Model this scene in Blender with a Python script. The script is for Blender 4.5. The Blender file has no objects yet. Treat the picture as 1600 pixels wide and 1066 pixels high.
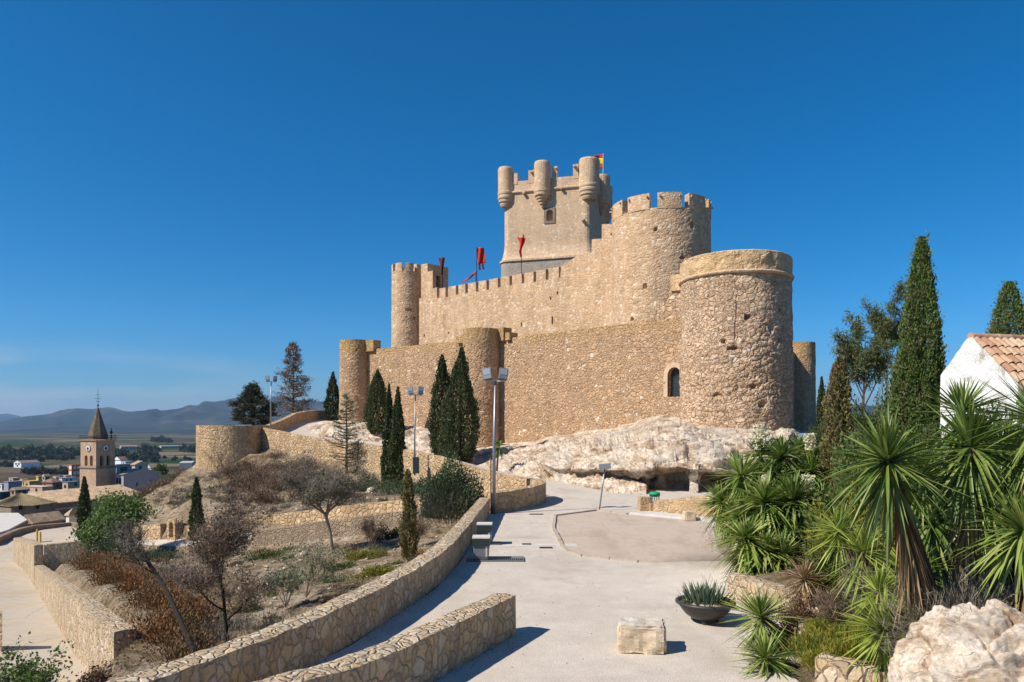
import bpy, bmesh, math, random
import numpy as np
from mathutils import Vector, noise, Matrix
from mathutils.geometry import delaunay_2d_cdt
R = math.radians
random.seed(7); rng = np.random.default_rng(7)
scene = bpy.context.scene
COL = scene.collection

# ------------------------------------------------------------------ camera, sky, sun
F = 1150.0; CX = 800.0; HY = 665.0
cam = bpy.data.objects.new('camera', bpy.data.cameras.new('camera')); COL.objects.link(cam)
cam.data.sensor_width = 36; cam.data.lens = F/1600*36
cam.location = (0, 0, 0); cam.rotation_euler = (R(90), 0, 0)
cam.data.shift_y = (HY-533)/1600
cam.data.clip_start = .1; cam.data.clip_end = 40000
scene.camera = cam
SUN_EL, SUN_AZ = 44.0, R(244)            # azimuth measured from +Y clockwise (towards +X)
w = bpy.data.worlds.new('World'); scene.world = w; w.use_nodes = True
nt = w.node_tree; bg = nt.nodes['Background']
sky = nt.nodes.new('ShaderNodeTexSky'); sky.sky_type = 'NISHITA'; sky.sun_disc = False
sky.sun_elevation = R(SUN_EL); sky.sun_rotation = SUN_AZ
sky.altitude = 900; sky.air_density = .9; sky.dust_density = .02; sky.ozone_density = 5.0
hs = nt.nodes.new('ShaderNodeHueSaturation'); hs.inputs['Hue'].default_value = .488; hs.inputs['Saturation'].default_value = 1.3; hs.inputs['Value'].default_value = 1.08
nt.links.new(sky.outputs[0], hs.inputs['Color'])
# thin high cloud low over the far hills
tcw = nt.nodes.new('ShaderNodeTexCoord'); mpw = nt.nodes.new('ShaderNodeMapping'); mpw.inputs['Scale'].default_value = (3, 3, 22)
nzw = nt.nodes.new('ShaderNodeTexNoise'); nzw.inputs['Scale'].default_value = 1.3; nzw.inputs['Detail'].default_value = 6
crw = nt.nodes.new('ShaderNodeValToRGB'); crw.color_ramp.elements[0].position = .36; crw.color_ramp.elements[1].position = .62
sxw = nt.nodes.new('ShaderNodeSeparateXYZ')
mrw = nt.nodes.new('ShaderNodeMapRange'); mrw.inputs[1].default_value = .005; mrw.inputs[2].default_value = .10; mrw.inputs[3].default_value = 1; mrw.inputs[4].default_value = 0
mxm = nt.nodes.new('ShaderNodeMath'); mxm.operation = 'MULTIPLY'
mrx = nt.nodes.new('ShaderNodeMapRange'); mrx.inputs[1].default_value = -.30; mrx.inputs[2].default_value = -.55; mrx.inputs[3].default_value = .15; mrx.inputs[4].default_value = 1.7
mx2 = nt.nodes.new('ShaderNodeMath'); mx2.operation = 'MULTIPLY'; mx2.use_clamp = True
mxw = nt.nodes.new('ShaderNodeMix'); mxw.data_type = 'RGBA'
mxw.inputs[7].default_value = (5.0, 5.6, 6.3, 1)
nt.links.new(tcw.outputs['Generated'], mpw.inputs[0]); nt.links.new(mpw.outputs[0], nzw.inputs[0]); nt.links.new(nzw.outputs[0], crw.inputs[0])
nt.links.new(tcw.outputs['Generated'], sxw.inputs[0]); nt.links.new(sxw.outputs[2], mrw.inputs[0]); nt.links.new(sxw.outputs[0], mrx.inputs[0])
nt.links.new(crw.outputs[0], mxm.inputs[0]); nt.links.new(mrw.outputs[0], mxm.inputs[1])
nt.links.new(mxm.outputs[0], mx2.inputs[0]); nt.links.new(mrx.outputs[0], mx2.inputs[1])
rht = nt.nodes.new('ShaderNodeValToRGB'); rht.color_ramp.elements[0].color = (.50, .62, .76, 1); rht.color_ramp.elements[0].position = 0
rht.color_ramp.elements[1].color = (.12, .84, 1.02, 1); rht.color_ramp.elements[1].position = .38; e_ = rht.color_ramp.elements.new(.12); e_.color = (.50, .80, .98, 1)
mlt = nt.nodes.new('ShaderNodeMix'); mlt.data_type = 'RGBA'; mlt.blend_type = 'MULTIPLY'; mlt.inputs[0].default_value = 1
nt.links.new(sxw.outputs[2], rht.inputs[0]); nt.links.new(hs.outputs[0], mlt.inputs[6]); nt.links.new(rht.outputs[0], mlt.inputs[7])
nt.links.new(mx2.outputs[0], mxw.inputs[0]); nt.links.new(mlt.outputs[2], mxw.inputs[6])
nt.links.new(mxw.outputs[2], bg.inputs['Color']); bg.inputs['Strength'].default_value = .085
sd = bpy.data.lights.new('sun', 'SUN'); sd.energy = 4.6; sd.angle = R(.5); sd.color = (1, .93, .83)
sun = bpy.data.objects.new('sun', sd); COL.objects.link(sun); sun.location = (-200, -100, 200)
sv = Vector((math.sin(SUN_AZ)*math.cos(R(SUN_EL)), math.cos(SUN_AZ)*math.cos(R(SUN_EL)), math.sin(R(SUN_EL))))
sun.rotation_euler = sv.to_track_quat('Z', 'Y').to_euler()
vs = scene.view_settings; vs.view_transform = 'Standard'; vs.look = 'None'; vs.exposure = .4; vs.gamma = 1; vs.use_curve_mapping = False

# ------------------------------------------------------------------ helpers
def P(px, py, d): return Vector(((px-CX)/F*d, d, (HY-py)/F*d))
def XD(px, d): return (px-CX)/F*d
def ZD(py, d): return (HY-py)/F*d
def W(px, py, z=-4.0):
    d = -z*F/(py-HY); return P(px, py, d)
def nz(x, y, z=0, s=1.0, o=4): return noise.fractal((x*s, y*s, z*s), 1.0, 2.0, o)

def setp(o, label=None, cat=None, group=None, kind=None):
    if label: o['label'] = label
    if cat: o['category'] = cat
    if group: o['group'] = group
    if kind: o['kind'] = kind
    return o
def thing(name, label, cat, loc, group=None, kind=None):
    o = bpy.data.objects.new(name, None); COL.objects.link(o); o.location = loc; o.empty_display_size = .3
    return setp(o, label, cat, group, kind)

class MB:
    def __init__(s): s.v = []; s.f = []
    def add(s, vs_, fs):
        n = len(s.v); s.v += [tuple(p) for p in vs_]; s.f += [tuple(i+n for i in f) for f in fs]; return s
    def box(s, c, size, rz=0.0, ax=None):
        hx, hy, hz = size[0]/2, size[1]/2, size[2]/2
        vs_ = [Vector((x*hx, y*hy, z*hz)) for z in (-1, 1) for y in (-1, 1) for x in (-1, 1)]
        M = Matrix.Rotation(rz, 3, 'Z') if ax is None else ax
        vs_ = [M @ v + Vector(c) for v in vs_]
        return s.add(vs_, [(0, 2, 3, 1), (4, 5, 7, 6), (0, 1, 5, 4), (2, 6, 7, 3), (0, 4, 6, 2), (1, 3, 7, 5)])
    def prism(s, pts, z0, z1):
        n = len(pts); A = sum(pts[i][0]*pts[(i+1) % n][1]-pts[(i+1) % n][0]*pts[i][1] for i in range(n))
        if A < 0: pts = pts[::-1]
        vs_ = [(p[0], p[1], z0) for p in pts]+[(p[0], p[1], z1) for p in pts]
        return s.add(vs_, [tuple(range(n))[::-1], tuple(range(n, 2*n))]+[(i, (i+1) % n, n+(i+1) % n, n+i) for i in range(n)])
    def loft(s, rows, closed=True, cap=True):
        n = len(rows[0]); base = []
        fs = []
        for r in rows: base += [tuple(p) for p in r]
        for j in range(len(rows)-1):
            for i in range(n if closed else n-1):
                a = j*n+i; b = j*n+(i+1) % n; fs.append((a, b, b+n, a+n))
        if cap and closed:
            fs.append(tuple(range(n))[::-1]); k = (len(rows)-1)*n; fs.append(tuple(range(k, k+n)))
        return s.add(base, fs)
    def lathe(s, c, prof, n=32, a0=0.0, jit=0.0, sc=1.0):
        rows = []
        for r, z in prof:
            row = []
            for i in range(n):
                a = a0+2*math.pi*i/n
                rr = r+(jit*nz(c[0]+math.cos(a)*r, c[1]+math.sin(a)*r, z, sc) if jit else 0)
                row.append((c[0]+math.cos(a)*rr, c[1]+math.sin(a)*rr, c[2]+z))
            rows.append(row)
        return s.loft(rows)
    def tube(s, pts, rad, n=6, cap=True):
        rows = []; pts = [Vector(p) for p in pts]
        up = Vector((0, 0, 1))
        for i, p in enumerate(pts):
            t = (pts[min(i+1, len(pts)-1)]-pts[max(i-1, 0)]).normalized()
            a = t.cross(up)
            if a.length < .05: a = t.cross(Vector((1, 0, 0)))
            a.normalize(); b = t.cross(a)
            r = rad[i] if isinstance(rad, (list, tuple)) else rad
            rows.append([p+a*(math.cos(2*math.pi*k/n)*r)-b*(math.sin(2*math.pi*k/n)*r) for k in range(n)])
        return s.loft(rows, cap=cap)
    def ringblock(s, c, ri, ro, a0, a1, z0, z1, n=5):
        A = [a0+(a1-a0)*i/n for i in range(n+1)]
        poly = [(c[0]+math.cos(a)*ro, c[1]+math.sin(a)*ro) for a in A]+[(c[0]+math.cos(a)*ri, c[1]+math.sin(a)*ri) for a in A[::-1]]
        return s.prism(poly, z0, z1)
    def build(s, name, mat, parent=None, origin=None, smooth=False, **kw):
        me = bpy.data.meshes.new(name)
        if parent is not None:
            q = parent
            while q.parent: q = q.parent
            org = q.location.copy()
        else: org = Vector(origin) if origin is not None else Vector((0, 0, 0))
        me.from_pydata([(x-org[0], y-org[1], z-org[2]) for x, y, z in s.v], [], s.f)
        o = bpy.data.objects.new(name, me); COL.objects.link(o)
        if parent is not None: o.parent = parent
        else: o.location = org
        me.materials.append(mat)
        if smooth: me.polygons.foreach_set('use_smooth', [True]*len(me.polygons))
        me.update()
        return setp(o, **kw)

def npmesh(name, V, Fq, mat, parent=None, origin=None, smooth=False, **kw):
    """fast mesh from numpy arrays, faces all of one size"""
    V = np.asarray(V, dtype=np.float64).reshape(-1, 3); Fq = np.asarray(Fq, dtype=np.int64)
    if parent is not None:
        q = parent
        while q.parent: q = q.parent
        org = np.array(q.location)
    else: org = np.array(origin if origin is not None else (0., 0., 0.))
    k = Fq.shape[1]
    me = bpy.data.meshes.new(name)
    me.vertices.add(len(V)); me.vertices.foreach_set('co', (V-org).astype(np.float32).ravel())
    me.loops.add(Fq.size); me.loops.foreach_set('vertex_index', Fq.ravel().astype(np.int32))
    me.polygons.add(len(Fq)); me.polygons.foreach_set('loop_start', (np.arange(len(Fq))*k).astype(np.int32))
    me.polygons.foreach_set('loop_total', np.full(len(Fq), k, dtype=np.int32))
    if smooth: me.polygons.foreach_set('use_smooth', np.ones(len(Fq), dtype=bool))
    me.materials.append(mat); me.update(calc_edges=True); me.validate()
    o = bpy.data.objects.new(name, me); COL.objects.link(o)
    if parent is not None: o.parent = parent
    else: o.location = org
    return setp(o, **kw)

def cut(obj, mb):
    me = bpy.data.meshes.new('cutter'); q = obj
    while q.parent: q = q.parent
    org = q.location
    me.from_pydata([(x-org[0], y-org[1], z-org[2]) for x, y, z in mb.v], [], mb.f)
    bmc = bmesh.new(); bmc.from_mesh(me); bmesh.ops.recalc_face_normals(bmc, faces=bmc.faces[:]); bmc.to_mesh(me); bmc.free()
    bmc = bmesh.new(); bmc.from_mesh(obj.data); bmesh.ops.recalc_face_normals(bmc, faces=bmc.faces[:]); bmc.to_mesh(obj.data); bmc.free()
    c = bpy.data.objects.new('cutter', me); COL.objects.link(c); c.location = org
    m = obj.modifiers.new('b', 'BOOLEAN'); m.operation = 'DIFFERENCE'; m.object = c; m.solver = 'EXACT'
    bpy.context.view_layer.update()
    dg = bpy.context.evaluated_depsgraph_get()
    new = bpy.data.meshes.new_from_object(obj.evaluated_get(dg))
    obj.modifiers.clear(); old = obj.data; nm = old.name; obj.data = new; bpy.data.meshes.remove(old); new.name = nm
    bpy.data.objects.remove(c); bpy.data.meshes.remove(me)

# ------------------------------------------------------------------ materials
class NT:
    def __init__(s, name, rough=.9, spec=.2):
        s.m = bpy.data.materials.new(name); s.m.use_nodes = True; s.t = s.m.node_tree; s.b = s.t.nodes['Principled BSDF']
        s.b.inputs['Roughness'].default_value = rough; s.b.inputs['Specular IOR Level'].default_value = spec
        s.geo = None
    def n(s, typ, **kw):
        x = s.t.nodes.new('ShaderNode'+typ)
        for k, v in kw.items(): setattr(x, k, v)
        return x
    def l(s, a, b): s.t.links.new(a, b)
    def pos(s, scale=(1, 1, 1), warp=0, ws=1.0):
        if s.geo is None: s.geo = s.n('NewGeometry')
        out = s.geo.outputs['Position']
        if warp:
            nn = s.n('TexNoise'); nn.inputs['Scale'].default_value = ws; nn.inputs['Detail'].default_value = 2; s.l(out, nn.inputs['Vector'])
            sub = s.n('VectorMath', operation='SUBTRACT'); s.l(nn.outputs['Color'], sub.inputs[0]); sub.inputs[1].default_value = (.5, .5, .5)
            sc = s.n('VectorMath', operation='SCALE'); s.l(sub.outputs[0], sc.inputs[0]); sc.inputs['Scale'].default_value = warp
            ad = s.n('VectorMath', operation='ADD'); s.l(out, ad.inputs[0]); s.l(sc.outputs[0], ad.inputs[1]); out = ad.outputs[0]
        if scale != (1, 1, 1):
            mu = s.n('VectorMath', operation='MULTIPLY'); s.l(out, mu.inputs[0]); mu.inputs[1].default_value = scale; out = mu.outputs[0]
        return out
    def noise(s, scale, detail=5, rough=.55, vec=None):
        x = s.n('TexNoise'); x.inputs['Scale'].default_value = scale; x.inputs['Detail'].default_value = detail; x.inputs['Roughness'].default_value = rough
        s.l(vec if vec is not None else s.pos(), x.inputs['Vector']); return x.outputs[0]
    def ramp(s, fac, stops):
        x = s.n('ValToRGB'); cr = x.color_ramp
        while len(cr.elements) < len(stops): cr.elements.new(.5)
        for e, (p, c) in zip(cr.elements, stops):
            e.position = p; e.color = (*c, 1) if hasattr(c, '__len__') else (c, c, c, 1)
        s.l(fac, x.inputs[0]); return x.outputs[0]
    def mix(s, fac, a, b, mode='MIX'):
        x = s.n('Mix', data_type='RGBA', blend_type=mode)
        for sock, v in ((x.inputs[0], fac), (x.inputs[6], a), (x.inputs[7], b)):
            if hasattr(v, 'links'): s.l(v, sock)
            elif hasattr(v, '__len__'): sock.default_value = (*v, 1)
            else: sock.default_value = v
        return x.outputs[2]
    def math(s, op, a, b=0.0, c=None):
        x = s.n('Math', operation=op)
        for i, v in enumerate((a, b) if c is None else (a, b, c)):
            if hasattr(v, 'links'): s.l(v, x.inputs[i])
            else: x.inputs[i].default_value = v
        return x.outputs[0]
    def color(s, c):
        if hasattr(c, 'links'): s.l(c, s.b.inputs['Base Color'])
        else: s.b.inputs['Base Color'].default_value = (*c, 1)
    def bump(s, h, strength=.5, dist=.05):
        b = s.n('Bump'); b.inputs['Strength'].default_value = strength; b.inputs['Distance'].default_value = dist
        if getattr(s, 'lastb', None) is not None: s.l(s.lastb, b.inputs['Normal'])
        s.l(h, b.inputs['Height']); s.lastb = b.outputs[0]; s.l(s.lastb, s.b.inputs['Normal'])

def flat(name, c, rough=.6, metal=0.0, var=.15, sc=8, spec=.3):
    m = NT(name, rough, spec); m.b.inputs['Metallic'].default_value = metal
    k = m.noise(sc, 6)
    m.color(m.mix(k, tuple(x*(1-var) for x in c), tuple(min(1, x*(1+var)) for x in c)))
    return m.m

TINT = (1.0, 1.0, 1.0)
def stone_mat(name, cols, mortar, scale=3.0, zs=1.25, bump=.6, dist=.06, edge=.06, warp=.25, patch=None, band=None, edgefade=1.0, sx=(1, 1), pits=0.0, light=0.0, two=True):
    """rubble masonry: voronoi stones of two sizes in world space with mortar joints, weather patches, pits, pale stones and optional band colour above a height"""
    cols = [tuple(q*t for q, t in zip(c_, TINT)) for c_ in cols]; mortar = tuple(q*t for q, t in zip(mortar, TINT))
    m = NT(name, .92, .15)
    v = m.pos((sx[0], sx[1], zs), warp, scale*.6)
    def layer(sc):
        vo = m.n('TexVoronoi'); vo.inputs['Scale'].default_value = sc; m.l(v, vo.inputs['Vector'])
        ve = m.n('TexVoronoi', feature='DISTANCE_TO_EDGE'); ve.inputs['Scale'].default_value = sc; m.l(v, ve.inputs['Vector'])
        sp = m.n('SeparateColor'); m.l(vo.outputs['Color'], sp.inputs[0])
        return sp.outputs[0], sp.outputs[1], ve.outputs['Distance']
    r1, g1, d1 = layer(scale)
    if two:
        r2, g2, d2 = layer(scale*1.75); k = m.ramp(m.noise(.9, 5, .65), [(.47, 0.0), (.53, 1.0)])
        def mf(a, b): return m.math('ADD', m.math('MULTIPLY', a, m.math('SUBTRACT', 1.0, k)), m.math('MULTIPLY', b, k))
        r1, g1, d1 = mf(r1, r2), mf(g1, g2), mf(d1, d2)
    c = m.ramp(r1, [(i/(len(cols)-1), q) for i, q in enumerate(cols)])
    fine = m.noise(scale*4, 7, .68)
    c = m.mix(.6, c, m.ramp(fine, [(.28, .42), (.7, 1.04)]), 'MULTIPLY')
    big = m.noise(.22, 5, .6)
    if patch: c = m.mix(m.ramp(big, [(.42, 0.0), (.62, .55)]), c, tuple(q*t for q, t in zip(patch, TINT)))
    med = m.noise(1.1, 5, .6)
    c = m.mix(.4, c, m.ramp(med, [(.3, .5), (.7, 1.15)]), 'MULTIPLY')
    stk = m.noise(1.3, 5, .65, m.pos((1, 1, .12)))
    c = m.mix(.45, c, m.ramp(stk, [(.34, .72), (.56, 1.08)]), 'MULTIPLY')
    if light: c = m.mix(m.math('MULTIPLY', m.math('GREATER_THAN', g1, 1-light), .55), c, (.82, .73, .60))
    e = m.ramp(d1, [(0, 0.0), (edge, 1.0)])
    c = m.mix(m.math('MULTIPLY', m.math('SUBTRACT', 1.0, e), edgefade), c, mortar)
    if pits:
        pn = m.ramp(m.noise(scale*1.7, 3, .5), [(.29, 1.0), (.36, 0.0)]); c = m.mix(m.math('MULTIPLY', pn, pits), c, tuple(q*.35 for q in mortar))  # pit colour darkened too, painting in the small shadows of the hollows
    if band:
        z0, wd, bc = band
        sx_ = m.n('SeparateXYZ'); m.l(m.pos(), sx_.inputs[0])
        zz = m.math('ADD', sx_.outputs[2], m.math('MULTIPLY', m.math('SUBTRACT', med, .5), wd*2.5))
        mr = m.n('MapRange'); m.l(zz, mr.inputs[0]); mr.inputs[1].default_value = z0-wd; mr.inputs[2].default_value = z0+wd
        bcol = m.mix(.7, bc, m.ramp(fine, [(.25, .5), (.75, 1.0)]), 'MULTIPLY')
        c = m.mix(m.math('MULTIPLY', mr.outputs[0], .72), c, bcol)
    m.color(c)
    h = m.math('ADD', m.math('MULTIPLY', m.math('MINIMUM', d1, edge*2.2), 1.6/(edge*2.2)), m.math('MULTIPLY', fine, .9))
    h = m.math('ADD', h, m.math('MULTIPLY', g1, .6))
    if pits: h = m.math('SUBTRACT', h, m.math('MULTIPLY', pn, 1.2))
    m.bump(h, bump, dist)
    return m.m

M = {}
TINT = (1.09, .985, .89)
M['castle'] = stone_mat('castle_rubble', [(.52, .365, .235), (.60, .43, .28), (.67, .49, .325), (.62, .44, .28), (.74, .58, .42)], (.49, .34, .215), 2.5, 1.3, .75, .09, .07, .4, (.55, .385, .245), (8.3, .8, (.62, .385, .15)), edgefade=.45, pits=.45, light=.06)
M['castle_up'] = stone_mat('castle_rubble_upper', [(.54, .38, .235), (.66, .49, .325), (.60, .43, .27), (.72, .56, .385), (.78, .65, .48)], (.58, .415, .265), 2.5, 1.2, .45, .06, .10, .45, (.64, .47, .31), edgefade=.4, pits=.25, light=.10)
M['castle_keep'] = stone_mat('castle_keep_stone', [(.62, .475, .33), (.72, .565, .40), (.66, .515, .36), (.78, .63, .47)], (.66, .51, .36), 2.3, 1.2, .35, .05, .10, .45, (.60, .465, .33), edgefade=.55, pits=.25, light=.08)
M['ashlar'] = stone_mat('dressed_stone', [(.64, .51, .38), (.68, .55, .41), (.65, .52, .39)], (.56, .44, .32), 1.3, 2.2, .15, .02, .04, .1, two=False)
M['tower_c'] = stone_mat('castle_corner_tower_stone', [(.47, .33, .21), (.60, .44, .30), (.66, .50, .35), (.74, .60, .45), (.53, .375, .245)], (.43, .30, .19), 1.9, 1.35, .75, .11, .055, .5, (.70, .55, .41), edgefade=.32, pits=.6, light=.04)
M['ochre'] = stone_mat('ochre_parapet_stone', [(.68, .50, .28), (.74, .57, .35), (.63, .46, .26)], (.56, .40, .23), 2.2, 1.5, .55, .06, .06, .5, (.66, .51, .34), edgefade=.5, pits=.45)
TINT = (1.02, .95, .86)
M['garden_wall'] = stone_mat('garden_wall_stone', [(.60, .47, .31), (.72, .60, .44), (.50, .40, .29), (.68, .52, .32), (.76, .67, .53), (.58, .49, .39)], (.40, .32, .235), 5.6, .66, .85, .03, .065, .3, None, edgefade=.95, two=False)
M['terrace_wall'] = stone_mat('terrace_wall_stone', [(.62, .46, .28), (.70, .53, .33), (.55, .41, .25), (.68, .48, .27), (.74, .60, .42)], (.46, .34, .22), 3.6, 1.2, .55, .04, .06, .2, None)
M['ramp_wall'] = stone_mat('ramp_wall_stone', [(.62, .45, .27), (.72, .55, .36), (.53, .38, .23), (.70, .50, .29), (.76, .62, .45)], (.44, .32, .20), 3.0, 1.1, .8, .05, .07, .3, None, edgefade=.8, two=False)
M['grey_wall'] = stone_mat('grey_path_wall_stone', [(.42, .33, .24), (.52, .42, .31), (.36, .28, .2), (.56, .46, .35)], (.27, .21, .15), 4.4, 1.0, .7, .05, .08, .3, None)
TINT = (1, 1, 1)
def rock_mat(name='limestone_rock', k_=1.0, cw=.75):
    m = NT(name, .95, .1)
    v = m.pos((1, 1, 2.0), .9, .35)
    a = m.noise(.7/k_, 9, .66, v); b = m.noise(4/k_, 8, .7, m.pos((1, 1, 1.4), .5, 1.5)); f = m.noise(22/k_, 6, .7)
    c = m.ramp(a, [(.34, (.30, .195, .12)), (.44, (.52, .385, .265)), (.51, (.66, .535, .405)), (.62, (.73, .625, .50))])
    c = m.mix(.65, c, m.ramp(b, [(.34, .34), (.56, 1.05)]), 'MULTIPLY')
    c = m.mix(.5, c, m.ramp(f, [(.3, .5), (.6, 1.08)]), 'MULTIPLY')
    g = m.noise(.5/k_, 7, .75, m.pos((1, 1, .6)))
    c = m.mix(m.ramp(g, [(.50, 0.0), (.60, .5)]), c, (.40, .365, .32))
    wn = m.noise(.55, 4, .6, m.pos((1, 1, 2.6), 1.5, .6)); cr = m.math('ABSOLUTE', m.math('SUBTRACT', wn, .5)); crk = m.ramp(cr, [(0, 1.0), (.012, 0.0)])
    c = m.mix(m.math('MULTIPLY', crk, cw), c, (.16, .10, .06))
    m.color(c)
    h = m.math('ADD', m.math('MULTIPLY', a, 1.0), m.math('ADD', m.math('MULTIPLY', b, .6), m.math('MULTIPLY', f, .15)))
    m.bump(m.math('SUBTRACT', h, m.math('MULTIPLY', crk, .4)), .7, .12*k_)
    return m.m
M['rock'] = rock_mat(); M['boulder'] = rock_mat('boulder_limestone', .33, 0.0)
def ground_mat(name, cols, s1=.5, s2=6, speck=.25, bump=.3, dist=.03, stain=None, cracks=0, rough=.95):
    m = NT(name, rough, .15)
    a = m.noise(s1, 7, .62); b = m.noise(s2, 6, .7); k = m.noise(38, 4, .75)
    c = m.ramp(a, [(.3+.4*i/(len(cols)-1), q) for i, q in enumerate(cols)])
    c = m.mix(.5, c, m.ramp(b, [(.25, .68), (.7, 1.06)]), 'MULTIPLY')
    c = m.mix(speck, c, m.ramp(k, [(.35, .45), (.55, 1.1)]), 'MULTIPLY')
    if stain: c = m.mix(m.ramp(m.noise(.9, 6, .7, m.pos((1, .35, 1))), [(.5, 0.0), (.68, .6)]), c, stain)
    if cracks:
        vo = m.n('TexVoronoi', feature='DISTANCE_TO_EDGE'); vo.inputs['Scale'].default_value = cracks; m.l(m.pos((1, 1, 0), .25, 1.2), vo.inputs['Vector'])
        cr = m.ramp(vo.outputs['Distance'], [(0, .6), (.006, 0.0)]); c = m.mix(cr, c, (.2, .16, .12))
    m.color(c); m.bump(m.math('ADD', m.math('MULTIPLY', b, .8), m.math('MULTIPLY', k, .3)), bump, dist)
    return m.m
M['paving'] = ground_mat('worn_concrete_paving', [(.53, .445, .36), (.64, .56, .47), (.60, .52, .425)], .45, 2.0, .7, .6, .02, (.47, .395, .31))
M['dirt'] = ground_mat('compacted_earth', [(.48, .37, .28), (.57, .46, .365), (.53, .425, .33)], .5, 4, .5, .6, .03, (.38, .28, .20))
M['road'] = ground_mat('weathered_road_concrete', [(.46, .375, .28), (.54, .46, .365), (.48, .43, .36)], .25, 2.2, .25, .25, .02, (.54, .41, .26), cracks=.22)
M['kerb'] = ground_mat('kerb_stone', [(.42, .34, .27), (.55, .46, .37)], 2, 9, .4, .5, .02)
M['concrete'] = ground_mat('pale_concrete', [(.58, .53, .47), (.68, .63, .57)], 2, 9, .3, .3, .01)
def hill_mat():
    m = NT('dry_hillside_soil', .97, .1)
    a = m.noise(.35, 8, .65); b = m.noise(2.6, 7, .7); d = m.noise(16, 5, .7)
    c = m.ramp(a, [(.33, (.24, .17, .10)), (.45, (.40, .29, .185)), (.55, (.52, .39, .27)), (.68, (.62, .50, .37))])
    c = m.mix(m.ramp(b, [(.47, 0.0), (.58, .8)]), c, (.13, .11, .05))
    c = m.mix(.6, c, m.ramp(d, [(.3, .45), (.65, 1.1)]), 'MULTIPLY')
    m.color(c); m.bump(m.math('ADD', b, m.math('MULTIPLY', d, .6)), 1.0, .22)
    return m.m
M['hill'] = hill_mat()
def plain_mat():
    m = NT('valley_fields', 1, 0)
    v = m.pos((.0016, .0042, 0), 60, .004)
    vo = m.n('TexVoronoi'); vo.inputs['Scale'].default_value = 3.2; m.l(v, vo.inputs['Vector'])
    sep = m.n('SeparateColor'); m.l(vo.outputs['Color'], sep.inputs[0])
    c = m.ramp(sep.outputs[0], [(0, (.035, .06, .028)), (.2, (.10, .085, .055)), (.4, (.15, .12, .085)), (.55, (.045, .07, .03)), (.75, (.22, .175, .125)), (.9, (.13, .085, .065))])
    c.node.color_ramp.interpolation = 'CONSTANT'
    k = m.noise(.02, 8, .7); c = m.mix(.6, c, m.ramp(k, [(.3, .45), (.7, 1.1)]), 'MULTIPLY')
    g = m.noise(.006, 8, .7); c = m.mix(m.ramp(g, [(.5, 0.0), (.58, .7)]), c, (.035, .055, .022))
    m.color(c); return m.m
M['plain'] = plain_mat()
def mount_mat(name, c1, c2, c3):
    m = NT(name, 1, 0); a = m.noise(.0011, 9, .65); b = m.noise(.008, 8, .7)
    c = m.ramp(a, [(.38, c1), (.54, c2), (.66, c3)]); c = m.mix(.5, c, m.ramp(b, [(.3, .5), (.7, 1.1)]), 'MULTIPLY'); m.color(c); return m.m
M['mount'] = mount_mat('wooded_mountain', (.022, .034, .03), (.045, .055, .045), (.13, .11, .09))

def leaf_mat(name, cols, trans=.25, rough=.6, patch=None, ps=1.5, spec=.3):
    m = NT(name, rough, spec); g = m.n('NewGeometry')
    c = m.ramp(g.outputs['Random Per Island'], [(i/(len(cols)-1), q) for i, q in enumerate(cols)])
    if patch: c = m.mix(m.ramp(m.noise(ps, 4, .6), [(.46, 0.0), (.6, .85)]), c, patch)
    m.color(c)
    tr = m.n('BsdfTranslucent'); m.l(c, tr.inputs['Color'])
    mx = m.n('MixShader'); mx.inputs[0].default_value = trans
    out = m.t.nodes['Material Output']; m.l(m.b.outputs[0], mx.inputs[1]); m.l(tr.outputs[0], mx.inputs[2]); m.l(mx.outputs[0], out.inputs[0])
    return m.m
M['cypress'] = leaf_mat('cypress_foliage', [(.022, .042, .014), (.05, .08, .024), (.09, .12, .038)], .14, patch=(.11, .105, .04), ps=1.8)
M['cypress_b'] = leaf_mat('bright_cypress_foliage', [(.07, .12, .026), (.105, .165, .036), (.145, .205, .05)], .18, patch=(.17, .165, .06), ps=2.2)
M['juniper'] = leaf_mat('olive_juniper_foliage', [(.09, .09, .03), (.18, .155, .05), (.28, .215, .08)], .15, patch=(.2, .14, .06), ps=3)
M['pine'] = leaf_mat('pine_foliage', [(.02, .032, .018), (.045, .06, .03), (.075, .085, .045)], .1, patch=(.10, .085, .045))
M['bluepine'] = leaf_mat('blue_green_needles', [(.06, .09, .035), (.11, .15, .055), (.17, .2, .075)], .2, patch=(.14, .13, .04))
M['broad'] = leaf_mat('bright_green_leaves', [(.06, .11, .025), (.12, .19, .045), (.19, .26, .08)], .35)
M['oleander'] = leaf_mat('grey_green_leaves', [(.035, .065, .025), (.07, .105, .045), (.12, .15, .075)], .25)
M['sapling_leaf'] = leaf_mat('pale_grey_green_leaves', [(.10, .14, .07), (.17, .21, .11), (.24, .27, .15)], .3)
M['greenshrub'] = leaf_mat('green_shrub_leaves', [(.04, .07, .015), (.09, .12, .03), (.15, .16, .04)], .25)
M['yellowgreen'] = leaf_mat('yellow_green_leaves', [(.12, .15, .02), (.26, .25, .035), (.42, .32, .04)], .3, patch=(.07, .12, .025), ps=2.5)
M['drytwig'] = leaf_mat('dry_brown_twigs', [(.10, .06, .035), (.19, .125, .08), (.28, .2, .135)], .05, rough=.9)
M['rusttwig'] = leaf_mat('rust_brown_scrub', [(.13, .05, .018), (.24, .10, .035), (.32, .16, .06)], .1, rough=.9, patch=(.15, .12, .06), ps=.7)
M['greytwig'] = leaf_mat('grey_dry_scrub', [(.13, .10, .075), (.22, .18, .14), (.30, .26, .21)], .05, rough=.9)
M['deadleaf'] = leaf_mat('dead_brown_leaves', [(.10, .055, .03), (.19, .11, .065), (.28, .18, .11)], .15, rough=.9)
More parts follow.
